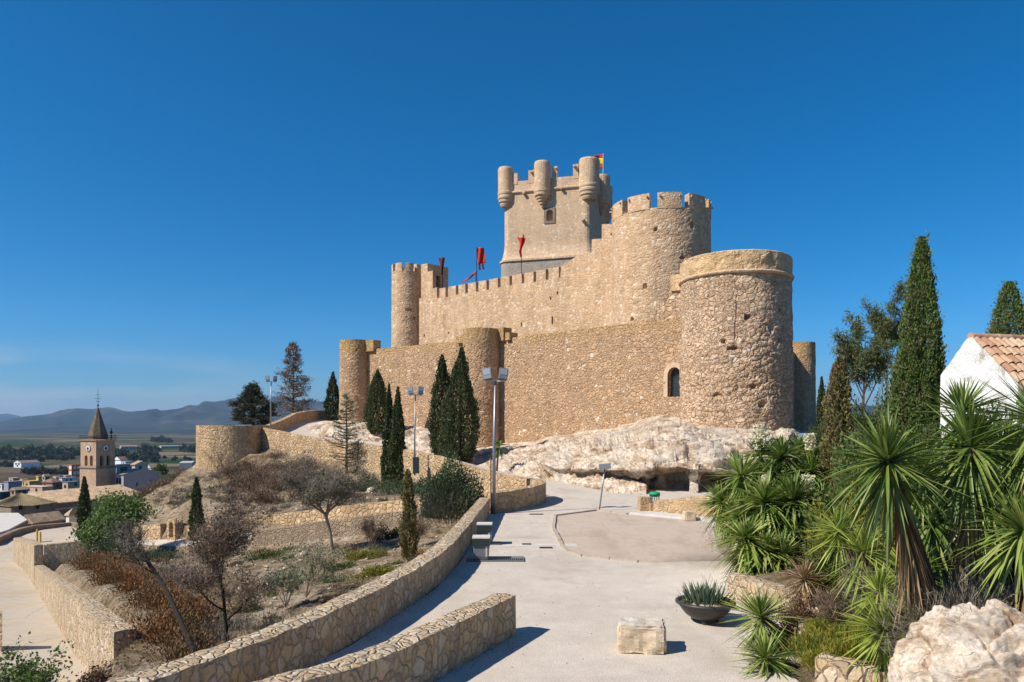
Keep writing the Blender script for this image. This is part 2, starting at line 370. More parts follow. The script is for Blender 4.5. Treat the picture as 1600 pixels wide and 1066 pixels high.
M['yucca'] = leaf_mat('yucca_blades', [(.08, .145, .022), (.155, .245, .038), (.25, .33, .055), (.32, .37, .10), (.42, .36, .16)], .22, rough=.42, spec=.5)
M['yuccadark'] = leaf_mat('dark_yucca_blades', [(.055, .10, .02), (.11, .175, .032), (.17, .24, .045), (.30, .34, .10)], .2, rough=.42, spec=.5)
M['yuccalime'] = leaf_mat('lime_yucca_blades', [(.15, .22, .03), (.27, .34, .05), (.42, .45, .10)], .25, rough=.42, spec=.5)
M['skirt'] = leaf_mat('dead_yucca_blades', [(.15, .08, .035), (.32, .2, .10), (.50, .36, .21)], .1, rough=.8)
M['flower'] = leaf_mat('cream_flowers', [(.62, .56, .34), (.78, .74, .55), (.72, .66, .42)], .3)
M['aloe'] = leaf_mat('aloe_leaves', [(.05, .09, .06), (.10, .15, .09), (.15, .2, .12)], .15, rough=.5)
M['bark'] = flat('bark', (.10, .07, .048), .95, 0, .35, 12); M['paleb'] = flat('pale_bark', (.26, .2, .15), .95, 0, .3, 12)
M['darkbark'] = flat('dark_bark', (.028, .021, .017), .95, 0, .35, 12)
M['steel'] = flat('galvanised_steel', (.30, .32, .34), .45, .7, .1, 6); M['darksteel'] = flat('dark_grey_painted_steel', (.03, .04, .038), .6, 0, .15, 6)
M['binsteel'] = flat('dull_bin_steel', (.16, .175, .185), .4, 0, .2, 5)
M['greysteel'] = flat('grey_painted_steel', (.17, .185, .18), .5, 0, .12, 6)
M['rust'] = flat('rusty_iron', (.16, .08, .04), .9, .2, .3, 20); M['iron'] = flat('black_iron', (.02, .02, .022), .6, .4, .2, 10)
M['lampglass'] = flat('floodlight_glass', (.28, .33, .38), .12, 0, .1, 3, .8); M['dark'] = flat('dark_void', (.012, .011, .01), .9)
M['green'] = flat('green_plastic', (.02, .32, .13), .4, 0, .08, 5); M['bowl'] = flat('dark_planter_bowl', (.045, .042, .042), .45, 0, .25, 6, .4)
M['flagred'] = flat('red_cloth', (.55, .035, .02), .8, 0, .2, 3); M['flagdark'] = flat('maroon_cloth', (.16, .02, .02), .8, 0, .2, 3)
M['flagyellow'] = flat('yellow_cloth', (.80, .50, .02), .8, 0, .1, 3)
M['yellowpaint'] = flat('ochre_yellow_paint', (.55, .32, .03), .5, 0, .15, 5)
def lime_mat():
    m = NT('peeling_whitewash', .9, .2)
    a = m.noise(3.0, 8, .7); b = m.noise(14, 6, .7)
    c = m.ramp(a, [(.33, (.42, .36, .29)), (.43, (.76, .73, .68)), (.6, (.86, .85, .82))])
    c = m.mix(.35, c, m.ramp(b, [(.3, .6), (.55, 1.0)]), 'MULTIPLY'); m.color(c); m.bump(m.math('ADD', a, b), .7, .04); return m.m
M['lime'] = lime_mat()
def tile_mat(name, cols):
    m = NT(name, .85, .2); g = m.n('NewGeometry')
    c = m.ramp(g.outputs['Random Per Island'], [(i/(len(cols)-1), q) for i, q in enumerate(cols)])
    c = m.mix(.6, c, m.ramp(m.noise(9, 6, .7), [(.3, .45), (.65, 1.1)]), 'MULTIPLY'); m.color(c); m.bump(m.noise(25), .3, .01); return m.m
M['tile'] = tile_mat('clay_roof_tiles', [(.55, .34, .2), (.62, .42, .26), (.42, .22, .13), (.66, .48, .32), (.36, .2, .13)])
def roof_mat(name, cols, sc=1.2, dirx=(1, 0, 0)):
    m = NT(name, .9, .1)
    vo = m.n('TexVoronoi'); vo.inputs['Scale'].default_value = sc; m.l(m.pos((1, 1, 1)), vo.inputs['Vector'])
    sep = m.n('SeparateColor'); m.l(vo.outputs['Color'], sep.inputs[0])
    c = m.ramp(sep.outputs[0], [(i/(len(cols)-1), q) for i, q in enumerate(cols)])
    c = m.mix(.5, c, m.ramp(m.noise(.6, 7, .7), [(.3, .5), (.7, 1.1)]), 'MULTIPLY')
    m.color(c); m.bump(sep.outputs[1], .6, .1); return m.m
M['roof'] = roof_mat('old_clay_roof', [(.46, .33, .21), (.58, .44, .30), (.38, .26, .17), (.54, .38, .25)], 2.2)
M['roofolive'] = roof_mat('mossy_clay_roof', [(.25, .19, .10), (.33, .26, .15), (.2, .15, .08)], 2.2)
M['roofbrown'] = roof_mat('brown_clay_roof', [(.24, .14, .10), (.3, .19, .13)], 1.5)
M['spire'] = roof_mat('brown_spire_tiles', [(.16, .115, .075), (.24, .18, .12), (.13, .095, .06)], 3)
M['church'] = stone_mat('church_stone', [(.56, .37, .23), (.66, .46, .30), (.61, .42, .27)], (.52, .35, .22), 1.1, 1.6, .25, .03, .06, .3, (.50, .34, .22), edgefade=.5)
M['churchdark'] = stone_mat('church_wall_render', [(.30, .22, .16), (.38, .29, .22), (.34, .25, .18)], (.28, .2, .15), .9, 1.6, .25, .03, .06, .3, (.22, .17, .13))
M['winpane'] = flat('window_glass', (.03, .035, .045), .15, 0, .1, 3, .6)
def plaster(name, c): return flat(name, c, .9, 0, .12, .8, .1)

# ------------------------------------------------------------------ terrain (constrained triangulation with break lines)
TV = []; TE = []; TI = {}
def tp(p):
    k = (round(p[0], 2), round(p[1], 2))
    if k in TI: return TI[k]
    TI[k] = len(TV); TV.append((k[0], k[1], p[2])); return TI[k]
def bl(pts, closed=False):
    ids = [tp(p) for p in pts]
    for a, b in zip(ids, ids[1:]): TE.append((a, b))
    if closed: TE.append((ids[-1], ids[0]))
def z_(pts, z): return [(x, y, z) for x, y in pts]
PARA = [(-8.6, 4), (-5.6, 7.6), (-4.05, 10.4), (-2.93, 13.4), (-1.87, 18), (-1.52, 21.5), (-1.0, 33.1)]     # right foot of the long parapet
CURVE = [(-.92, 33.3), (.62, 35.3), (1.72, 38.0), (1.9, 40.3)]
RAMP = [(.9, 42.6, -4), (-1.4, 46.5, -3.78), (-5.6, 53.7, -2.95), (-11.2, 60.7, -2.45), (-17.1, 66.7, -2.05), (-24.2, 72.7, -1.15)]
RFAR = [(-26, 75, -.95), (-25.3, 81, -.5), (-25.2, 88, .5), (-24, 96, 1.05)]
RIN = [(-21.8, 96, .9), (-22, 90, .25), (-21.2, 84, -.45), (-20.6, 78.5, -1.15), (-13, 73, -1.7), (-6.5, 65, -2.6), (-3.4, 60.5, -3.15), (0, 56.5, -3.75), (3.1, 53, -4), (4.8, 47.5, -4), (6.2, 43.5, -4), (7.7, 42.5, -4), (8.8, 44.6, -4), (9.4, 50.5, -4), (14.6, 50.5, -4), (15.0, 44, -4)]
BED = [(13.2, 36), (10, 32.4), (7.9, 29), (6.6, 23.6), (6.2, 20.2), (5.15, 17.2), (5.7, 15.4), (5.3, 13.4), (4.5, 11.8), (4.4, 10.7), (5.4, 9.9), (5.2, 7.5), (4.8, 3)]
plaza = [(x, y, -4) for x, y in PARA+CURVE]+RAMP+RFAR+RIN+[(x, y, -4) for x, y in BED]+[(0, 1.5, -4)]
bl(plaza, True)
DIRT = z_([(1.91, 32.6), (3.97, 34.6), (5.2, 33.1), (8.2, 30.3), (7.75, 28.5), (6.5, 23.6), (6.1, 20.35), (3.7, 21.5), (2.16, 22.5), (1.67, 24.3)], -4)
bl(DIRT, True)
bl([(-20.6, 95, -1.2), (-20.9, 90, -1.5), (-19.9, 84, -2.2), (-19.2, 79.6, -3.2), (-12, 74.2, -4), (-5.6, 66.2, -4.8), (-2.4, 61.4, -5), (1, 57.3, -5), (4.3, 53.6, -5), (6, 48.4, -5), (7.1, 45.2, -5), (8.5, 51.3, -5)])
# ground outside the long parapet
bl([(-9.3, 4.3, -4.9), (-6.3, 7.95, -4.75), (-4.6, 10.9, -4.6), (-3.5, 13.75, -4.6), (-2.45, 18.25, -4.6), (-2.1, 21.5, -4.6), (-1.6, 33.3, -4.3)])
bl([(-1.3, 34.6, -4.2), (.1, 36.3, -3.8), (1.1, 38.3, -3.8), (1.2, 40.2, -3.9)])
bl([(.2, 42, -3.9), (-2.1, 45.9, -4.3), (-6.3, 53, -4.6), (-11.8, 60, -4.1), (-17.6, 65.9, -3.25), (-24.2, 71.5, -2.45)])
bl([(-27, 75.2, -2.6), (-26.3, 81, -2.4), (-26.2, 88, -2.2), (-25, 97, -2)])
# lower path on the slope
LPN = [(-27.6, 54.2, -8.75), (-22, 48.6, -8.0), (-15, 43.4, -6.75), (-4, 39.0, -5.1), (-1.9, 36.0, -4.5)]
LPF = [(-29, 56.2, -8.8), (-23.2, 52, -8.0), (-16.8, 46.4, -6.8), (-5.2, 42.2, -5.05), (-1.7, 39.0, -4.4)]
bl(LPN+LPF[::-1], True)
bl([(-27.2, 53.4, -9.0), (-21.7, 47.9, -8.3), (-14.8, 42.6, -7.2), (-4, 38.2, -5.55), (-2.2, 35.3, -4.8)])
bl([(-29.5, 57, -7.9), (-23.6, 52.8, -7.2), (-17, 47.1, -6.0), (-5.3, 42.9, -4.35), (-1.9, 40.2, -4.0)])
# road and street on the left
ROADR = [(-9.6, 15.5, -6.5), (-10.35, 19.2, -6.85), (-13.9, 23.8, -7.35), (-29.4, 45.8, -10.0), (-36.2, 54.2, -10.0)]
ROADU = [(-8.7, 15.3, -5.25), (-9.6, 19.8, -5.3), (-13.1, 24.4, -5.75), (-28.5, 46.5, -8.75)]
STN = [(-35.6, 54.9, -9.75), (-29.2, 47.4, -9.4), (-27.6, 54.2, -8.75)]
STF = [(-29, 56.2, -8.8), (-34, 60, -9.0), (-40.6, 67.5, -9.2), (-41.8, 64.5, -9.2), (-41.5, 62, -9.2), (-40.2, 57.5, -9.3)]
ROADL = [(-46, 52, -9.8), (-36, 36, -8.8), (-24, 22, -7.0), (-15, 13, -6.3)]
road = ROADR+STN+STF+ROADL
bl(road, True)
bl(ROADU); bl([ROADU[-1], (-27.2, 47.2, -8.8), (-26.4, 47.6, -8.6)])
# slopes
for p in [(-8.5, 22.2, -5.6), (-6, 30, -5.2), (-4, 27, -4.95), (-12, 32, -6.4), (-14.5, 28, -6.1), (-20, 40, -7.8), (-24, 46, -8.5), (-8.5, 15, -5.5), (-7.5, 31, -5.25), (-4.6, 18.8, -5.1), (-6.8, 14.4, -5.45), (-7.2, 17.4, -5.5),
          (-20, 58, -4.9), (-24.5, 57, -6.0), (-30, 69, -4.7), (-26, 67, -4.2), (-31, 66, -5.3), (-31.2, 63, -5.9), (-31.6, 60.5, -6.8), (-31.5, 71, -4.3), (-31, 77, -3.4), (-29, 88, -2.6),
          (-36, 70, -9.2), (-39, 66, -10.2), (-37, 80, -9), (-37, 95, -9), (-44, 72, -13.5), (-45, 90, -14.5), (-13, 55, -4.9), (-9, 50, -4.7),
          (-46, 62, -13.5), (-50, 52, -13), (-42, 40, -11), (-30, 24, -9), (-18, 11, -7.5), (-60, 60, -16), (-60, 95, -17), (-60, 35, -15), (-45, 15, -13), (-20, -5, -8), (-60, 112, -18), (-30, 112, -10),
          (-10, 80, -4), (-15, 92, -4), (10, 75, -4), (15, 66, -4.5), (19, 58, -4.5), (0, 100, -4), (20, 100, -3), (36, 98, -2), (42, 80, -2), (30, 70, -2), (-19, 86, -2.5), (4, 65, -5), (9, 60, -5), (12, 53, -5),
          (16.5, 50, -4.6), (24, 52, -1.9), (22, 46, -2.0), (21, 62, -2.6), (16, 40, -3.6), (13, 32, -3.0), (12, 27, -2.4), (10, 24, -2.6), (8, 20.5, -3.1), (7, 17, -3.25), (6.6, 14, -3.3), (6, 12, -3.3), (6.2, 10.8, -3.1),
          (9, 15, -2.6), (9, 11, -2.4), (8, 8, -2.2), (8, 4, -2), (12, 18, -1.9), (16, 20, -1.5), (22, 18, -1.2), (16, 10, -1.5), (24, 30, -1.2), (40, 20, -1), (40, 50, -1), (20, -5, -2), (0, -5, -4), (40, -5, -2), (40, 112, -1), (-60, -5, -14), (5, 112, 1)]: tp(p)
bl([(6.0, 20.4, -3.75), (5.5, 17.3, -3.6), (6.05, 15.5, -3.55), (5.65, 13.4, -3.6)]); bl([(4.85, 11.6, -3.6), (4.75, 10.95, -3.5), (5.6, 10.3, -3.4)])

def tri_eval(V3, T, pts):
    V3 = np.array(V3, float); T = np.array(T); pts = np.asarray(pts, float)
    z = np.full(len(pts), np.nan)
    for a, b, c in T:
        A, B, C_ = V3[a], V3[b], V3[c]
        lo = np.minimum(np.minimum(A, B), C_)[:2]-1e-6; hi = np.maximum(np.maximum(A, B), C_)[:2]+1e-6
        idx = np.where((pts[:, 0] >= lo[0]) & (pts[:, 0] <= hi[0]) & (pts[:, 1] >= lo[1]) & (pts[:, 1] <= hi[1]))[0]
        if not len(idx): continue
        d = (B[0]-A[0])*(C_[1]-A[1])-(C_[0]-A[0])*(B[1]-A[1])
        if abs(d) < 1e-9: continue
        q = pts[idx]
        u = ((q[:, 0]-A[0])*(C_[1]-A[1])-(C_[0]-A[0])*(q[:, 1]-A[1]))/d
        v = ((B[0]-A[0])*(q[:, 1]-A[1])-(q[:, 0]-A[0])*(B[1]-A[1]))/d
        ok = (u >= -1e-6) & (v >= -1e-6) & (u+v <= 1+1e-6)
        z[idx[ok]] = A[2]+u[ok]*(B[2]-A[2])+v[ok]*(C_[2]-A[2])
    return z
def cdt(V3, E):
    res = delaunay_2d_cdt([Vector(v[:2]) for v in V3], E, [], 0, 1e-5)
    vs_, fs, ov = res[0], res[2], res[3]
    out = []; src = np.array(V3)
    for v, o in zip(vs_, ov):
        if len(o): out.append((v.x, v.y, V3[o[0]][2]))
        else:
            k = np.argmin((src[:, 0]-v.x)**2+(src[:, 1]-v.y)**2); out.append((v.x, v.y, src[k, 2])); print('CROSS', v.x, v.y)
    return out, [tuple(f) for f in fs]
CV, CT = cdt(TV, TE)
def H(x, y):
    r = tri_eval(CV, CT, [(x, y)])[0]
    return -4.0 if np.isnan(r) else float(r)
def Hs(pts): return np.nan_to_num(tri_eval(CV, CT, pts), nan=-4.0)
def inpoly(pts, poly):
    pts = np.asarray(pts); x, y = pts[:, 0], pts[:, 1]; ins = np.zeros(len(pts), bool); n = len(poly)
    for i in range(n):
        x1, y1 = poly[i][:2]; x2, y2 = poly[(i+1) % n][:2]
        c = ((y1 > y) != (y2 > y)) & (x < (x2-x1)*(y-y1)/((y2-y1) or 1e-12)+x1); ins ^= c
    return ins
gp = []
def gridpts(x0, x1, y0, y1, s):
    nx, ny = int((x1-x0)/s), int((y1-y0)/s)
    gx, gy = np.meshgrid(x0+(np.arange(nx)+.5)*s, y0+(np.arange(ny)+.5)*s)
    q = np.stack([gx.ravel(), gy.ravel()], 1); return q+rng.uniform(-.32, .32, q.shape)*s
gp = np.concatenate([gridpts(-33, 12, 4, 50, .5), gridpts(-40, 12, 50, 80, .7), gridpts(12, 38, 2, 110, 1.3), gridpts(-59, -33, 4, 50, 1.3), gridpts(-59, -40, 50, 110, 1.3), gridpts(-40, 12, 80, 110, 1.3)])
hard = inpoly(gp, plaza) | inpoly(gp, road) | inpoly(gp, LPN+LPF[::-1])
keep_ = ~hard | (rng.random(len(gp)) < .08)
gp = gp[keep_]; hard = hard[keep_]
segs = np.array([[*TV[a][:2], *TV[b][:2]] for a, b in TE])
dmin = np.full(len(gp), 9.)
for x1, y1, x2, y2 in segs:
    dx, dy = x2-x1, y2-y1; L2 = dx*dx+dy*dy+1e-9
    t = np.clip(((gp[:, 0]-x1)*dx+(gp[:, 1]-y1)*dy)/L2, 0, 1)
    dmin = np.minimum(dmin, np.hypot(gp[:, 0]-x1-t*dx, gp[:, 1]-y1-t*dy))
ok = dmin > .18; gp = gp[ok]; hard = hard[ok]; dmin = dmin[ok]
gz = Hs(gp)
for i in range(len(gp)):
    if not hard[i]:
        x, y = gp[i]; f = min(1, dmin[i]/1.5)
        a = .20*nz(x, y, 0, .35, 3)+.10*nz(x, y, 3, 1.2, 4)
        if x < -18 and y > 54: a = a*1.8+.5*(abs(noise.noise((x*.45+y*.2, y*.12, 1)))-.25)
        if x > 4.5 and y < 45: a *= .7
        gz[i] += a*f
DV = list(TV)+[(gp[i, 0], gp[i, 1], gz[i]) for i in range(len(gp))]
GV, GT = cdt(DV, TE)
cen = np.array([[(GV[a][0]+GV[b][0]+GV[c][0])/3, (GV[a][1]+GV[b][1]+GV[c][1])/3] for a, b, c in GT])
in_d = inpoly(cen, DIRT); in_p = inpoly(cen, plaza) & ~in_d; in_r = inpoly(cen, road); in_l = inpoly(cen, LPN+LPF[::-1])
rest = ~(in_d | in_p | in_r | in_l)
def submesh(name, mask, mat, **kw):
    F_ = np.array(GT)[mask]; u, inv = np.unique(F_, return_inverse=True)
    V_ = np.array(GV)[u]
    return npmesh(name, V_, inv.reshape(F_.shape), mat, **kw)
submesh('plaza_paving', in_p, M['paving'], kind='structure')
submesh('earth_parking_patch', in_d, M['dirt'], kind='structure')
submesh('road', in_r, M['road'], kind='structure')
submesh('lower_path', in_l, M['paving'], kind='structure')
submesh('hillside', rest, M['hill'], smooth=True, kind='structure')
# low kerb round the earth patch
kb = MB(); kl = [(5.2, 33.1), (3.97, 34.6), (1.91, 32.6), (1.6, 28.5), (1.67, 24.3), (1.8, 23.2), (2.16, 22.5), (3.7, 21.5), (5.0, 20.9), (6.1, 20.35)]
for (x0, y0), (x1, y1) in zip(kl, kl[1:]):
    L = math.hypot(x1-x0, y1-y0); n = max(1, int(L/.9))
    for i in range(n):
        a, b = i/n, (i+1)/n; cx_, cy_ = x0+(x1-x0)*(a+b)/2, y0+(y1-y0)*(a+b)/2
        kb.box((cx_, cy_, -4.0), (L/n-.02, .12, .13+random.uniform(-.02, .02)), math.atan2(y1-y0, x1-x0)+random.uniform(-.02, .02))
kb.build('kerb', M['kerb'], kind='structure')
# raised concrete strip and white drainage joint
MB().prism([(5.3, 33.15), (8.35, 30.55), (8.75, 31.1), (6.3, 33.6)], -4.05, -3.9).build('concrete_strip', M['concrete'], kind='structure')
MB().prism([W(735, 856).to_2d(), W(868, 852.5).to_2d(), W(902, 853.5).to_2d(), W(900, 850).to_2d(), W(868, 849.5).to_2d(), W(735, 851.5).to_2d()], -4.02, -3.992).build('pavement_joint', M['concrete'], kind='structure')
dg_ = MB()
for px, py, wd in ((853, 856.5, .42), (823, 851, .3), (838, 804, .6)):
    p = W(px, py); dg_.box((p.x, p.y, -3.985), (wd, .18, .02))
dg_.build('drain_cover', M['darksteel'], label='flat dark metal drain covers let into the pale paving', cat='drain cover') if False else None
for k, (px, py, wd, lb) in enumerate(((853, 856.5, .42, 'small dark drain cover just before the kerb corner of the earth patch'), (823, 851, .3, 'smallest dark drain cover lying on the white joint across the paving'), (838, 804, .62, 'long thin dark drain slot in the paving near the curved wall'))):
    p = W(px, py); MB().box((0, 0, 0), (wd, .18, .02)).build('drain_cover', M['darksteel'], origin=(0, 0, 0), label=lb, cat='drain cover', group='drain covers in the paving').location = (p.x, p.y, -3.982)

# ---- far valley
def zfar(x, y):
    r = math.hypot(x, y); az = math.degrees(math.atan2(x, y))
    rs = [0, 60, 90, 120, 160, 250, 500, 860, 1e6]; zl = [-10, -11, -15.5, -17.5, -18.8, -21, -33, -45, -45]
    L = float(np.interp(r, rs, zl)); Rr = float(np.interp(r, [0, 160, 900, 1e6], [-3, -5, -45, -45]))
    t = min(1, max(0, (az+14)/10)); t = t*t*(3-2*t)
    if az > 150 or az < -110: t = 1
    z = L*(1-t)+Rr*t
    if -50 < x < 32 and 8 < y < 102: z -= 30
    return z
rr = [0.5]+list(np.geomspace(20, 14000, 90)); na = 240; rows = []
for r in rr:
    row = []
    for i in range(na):
        a = 2*math.pi*i/na; x, y = math.sin(a)*r, math.cos(a)*r
        row.append((x, y, zfar(x, y)-1.2+(1.0*nz(x, y, 0, .01, 3) if r > 200 else 0)))
    rows.append(row)
mbf = MB().loft([r[::-1] for r in rows], cap=False); mbf.build('valley_plain', M['plain'], smooth=True, kind='structure')
# mountains
def mountains(name, ridge, d_r, d_f, az_ext, seed, h_ext, **kw):
    pxs = [p[0] for p in ridge]; pys = [p[1] for p in ridge]
    azs = [math.atan((p-CX)/F) for p in pxs]
    n = 520; A = np.linspace(R(az_ext[0]), R(az_ext[1]), n); rows = []
    P0 = [(-.02, 0), (.12, .05), (.3, .12), (.45, .25), (.6, .45), (.72, .62), (.82, .8), (.91, .93), (1.0, 1.0), (1.15, .8), (1.5, .3), (2, 0)]
    tt = sorted(set([round(q, 4) for q in np.linspace(-.02, 1, 46)]+[1.0, 1.15, 1.5, 2.0])); prof = [(t, float(np.interp(t, [p[0] for p in P0], [p[1] for p in P0]))) for t in tt]
    for t, hh in prof:
        row = []
        for a in A:
            if azs[0] <= a <= azs[-1]: py = np.interp(a, azs, pys); h = (HY-py)/F*d_r
            else: h = (HY-h_ext)/F*d_r*(1+.35*nz(a*9+seed, 0, 0, 1, 4))
            d = d_f+(d_r-d_f)*t; h += 45
            ridgef = nz(math.tan(a)*d*.0011+seed, d*.0009, 0, 1, 6)
            k = math.sin(min(1, max(0, t))*math.pi)
            rdg = 1-2*abs(noise.noise((math.tan(a)*d*.0022+seed, d*.0011, 2)))
            z = -46+h*hh*(1+(.9*ridgef+.7*(rdg-.5))*k)
            if t == 1.0: z = -46+h*(1+.03*nz(a*60, seed, 0, 1, 5))
            dd = d*(1+.05*nz(a*14, t*3, seed, 1, 3)*(0 if t == 1.0 else 1))
            row.append((math.tan(a)*dd if abs(a) < 1.2 else math.sin(a)*dd*2, dd, z))
        rows.append(row)
    mb = MB().loft(rows, closed=False, cap=False); mb.f = [f[::-1] for f in mb.f]
    return mb.build(name, M['mount'], smooth=True, kind='structure')
mountains('mountain_range', [(-80, 672), (0, 662), (30, 656), (48, 653), (84, 647), (124, 641), (150, 640.5), (169, 638.5), (184, 641), (197, 643), (234, 642.5), (250, 644.5), (265, 640.5), (280, 638.5), (296, 636.5), (308, 639.5), (320, 637), (331, 633.5), (345, 629), (356, 626.5), (373, 626), (392, 627.5), (415, 627), (438, 625), (471, 625.6), (511, 627.5), (560, 630)], 7600, 4300, (-50, 50), 1.7, 640)
mountains('distant_mountain_range', [(-120, 650), (-40, 652), (0, 648), (12, 647), (25, 649.5), (42, 653.5), (60, 658), (90, 662)], 12500, 9500, (-40, 0), 9.1, 662)

# ------------------------------------------------------------------ stone walls along paths
def offs(pts, d):
    out = []
    for i, p in enumerate(pts):
        a = pts[max(i-1, 0)]; b = pts[min(i+1, len(pts)-1)]
        if 0 < i < len(pts)-1:
            t1 = Vector((p[0]-a[0], p[1]-a[1])).normalized(); t2 = Vector((b[0]-p[0], b[1]-p[1])).normalized(); t = (t1+t2).normalized(); k = 1/max(.5, t.dot(t1))
        else: t = Vector((b[0]-a[0], b[1]-a[1])).normalized(); k = 1
        out.append((p[0]-t.y*d*k, p[1]+t.x*d*k))       # left normal
    return out
def resample(pts, step):
    """pts (x,y,ztop,zbot) -> evenly spaced"""
    out = []
    for p, q in zip(pts, pts[1:]):
        L = math.hypot(q[0]-p[0], q[1]-p[1]); n = max(1, int(round(L/step)))
        for i in range(n): out.append(tuple(p[k]+(q[k]-p[k])*i/n for k in range(len(p))))
    out.append(tuple(pts[-1])); return out
def smooth_path(pts, it=2):
    for _ in range(it):
        o = [pts[0]]
        for p, q in zip(pts, pts[1:]):
            o.append(tuple(p[k]*.75+q[k]*.25 for k in range(len(p)))); o.append(tuple(p[k]*.25+q[k]*.75 for k in range(len(p))))
        o.append(pts[-1]); pts = o
    return pts
def wallstrip(pts, thick, step=.3, jit=.015, cap=0.0, sm=0):
    """solid wall whose given line is its right-hand foot; thickness goes to the left of the walking direction"""
    if sm: pts = smooth_path(pts, sm)
    p = resample(pts, step); xy = [(a[0], a[1]) for a in p]; L = offs(xy, thick); rows = []
    for i, q in enumerate(p):
        zt = q[2]; j = lambda: random.uniform(-jit, jit)
        r = xy[i]; l = L[i]
        jr, jl = j()*.8, j()*.8; m = ((r[0]+l[0])/2, (r[1]+l[1])/2)
        rows.append([(r[0], r[1], q[3]), (l[0], l[1], q[3]), (l[0]+jl, l[1]+jl, zt-.02+j()), (m[0], m[1], zt+j()*.6), (r[0]+jr, r[1]+jr, zt-.02+j())])
    mb = MB().loft(rows[::-1]); return mb
def wall_thing(name, mat, pts, thick, label, cat='wall', **kw):
    g = kw.pop('group', None)
    return wallstrip(pts, thick, **kw).build(name, mat, origin=(pts[0][0], pts[0][1], pts[0][3]), label=label, cat=cat, group=g)
zt = -3.24
wall_thing('parapet_wall', M['garden_wall'], [(x, y, zt, -5.2) for x, y in PARA], .46, 'long stone parapet curving down the left edge of the paved square to the bottom of the picture', step=.25, sm=1)
wall_thing('parapet_wall', M['garden_wall'], [(-6.5, 6.2, zt, -4.3), (-3.9, 8.2, zt, -4.3), (-2.6, 9.4, zt, -4.3), (-1.89, 10.2, zt, -4.3), (-1.2, 11.53, zt, -4.3), (.08, 14.12, zt, -4.3)], .46, 'short free-standing stone wall in the foreground that ends square in the middle of the paving', step=.22, sm=1)
# curved wall by the lamp post, then the parapet of the ramp up to the bastion
wall_thing('curved_wall', M['ramp_wall'], [(-.92, 33.35, -3.05, -4.4), (.05, 34.3, -3.02, -4.4), (.75, 35.4, -3.0, -4.4), (1.35, 36.8, -2.98, -4.4), (1.75, 38.2, -2.96, -4.4), (1.85, 39.6, -2.95, -4.4), (1.5, 41.2, -2.98, -4.4)], .5, 'ochre stone wall curving round the corner behind the tall lamp post', step=.3, sm=2)
wall_thing('ramp_wall', M['ramp_wall'], [(1.25, 41.6, -2.98, -4.6), (-1.4, 46.3, -2.9, -5.2), (-5.6, 53.5, -2.0, -5.6), (-11.2, 60.5, -1.55, -5.2), (-17.1, 66.5, -1.2, -4.6), (-24.3, 72.6, -.2, -3.8)], .5, 'stone parapet of the ramp climbing from the square to the half-round bastion', step=.4, sm=1)
wall_thing('ramp_wall', M['ramp_wall'], [(-24.8, 74.2, -.1, -3), (-25.2, 81, .6, -2.6), (-25.2, 88, 1.75, -2), (-23.6, 95.5, 1.95, -.5), (-19, 99, 1.95, -.5)], .5, 'low parapet on the far side of the ramp, below the leafless conifer', step=.4, sm=1)
# niche wall and far wall of the lower path
wall_thing('retaining_wall', M['ramp_wall'], [(-29.2, 56.4, -7.75, -9.2), (-25.7, 53.8, -7.2, -8.6)], .45, 'low stone wall running left from the arched niche on the lower path', step=.4)
wall_thing('retaining_wall', M['ramp_wall'], [(-22.7, 51.5, -7.0, -8.5), (-16.9, 46.6, -5.85, -7.4), (-5.2, 42.4, -4.12, -5.6), (-1.8, 39.4, -3.75, -5.2)], .45, 'pale retaining wall behind the lower path under the scrubby slope', step=.4, sm=1)
wall_thing('path_wall', M['grey_wall'], [(-15.2, 43.0, -6.2, -7.6), (-10, 41, -5.25, -7.0), (-4, 38.6, -4.25, -6.0), (-2.0, 35.8, -3.85, -5.2)], .35, 'grey-tan wall on the near side of the lower path behind the bare-branched tree', step=.4, sm=1)
# niche
nc = Vector((-24.25, 52.55, -8.05)); nd = Vector((3, -2.3, 0)).normalized(); nn_ = Vector((-nd.y, nd.x, 0)); nn_ = -nn_
def arch_pts(wd, h, n=14):
    r = wd/2; return [(-r, 0), (r, 0)]+[(r*math.cos(math.pi*i/n), h-r+r*math.sin(math.pi*i/n)) for i in range(n+1)]
def arch_prism(mb, c, d, nrm, wd, h, y0, y1, n=14):
    a = arch_pts(wd, h, n); rows = []
    for y in (y0, y1): rows.append([c+d*p[0]+nrm*y+Vector((0, 0, p[1])) for p in a])
    return mb.loft(rows)
nt_ = thing('arched_niche', 'small arched stone niche set in the low wall beside a slim cypress', 'niche', nc)
fr = arch_prism(MB(), nc+Vector((0, 0, -.3)), nd, nn_, 1.1, 1.72, -.55, .1).build('arch_frame', M['ramp_wall'], nt_)
cut(fr, arch_prism(MB(), nc+Vector((0, 0, .05)), nd, nn_, .58, 1.12, -.3, .4))
MB().box(nc+nn_*-.22+Vector((.12, 0, .4)), (.2, .12, .5), math.atan2(nd.y, nd.x)).build('shrine_tile', M['lime'], nt_)
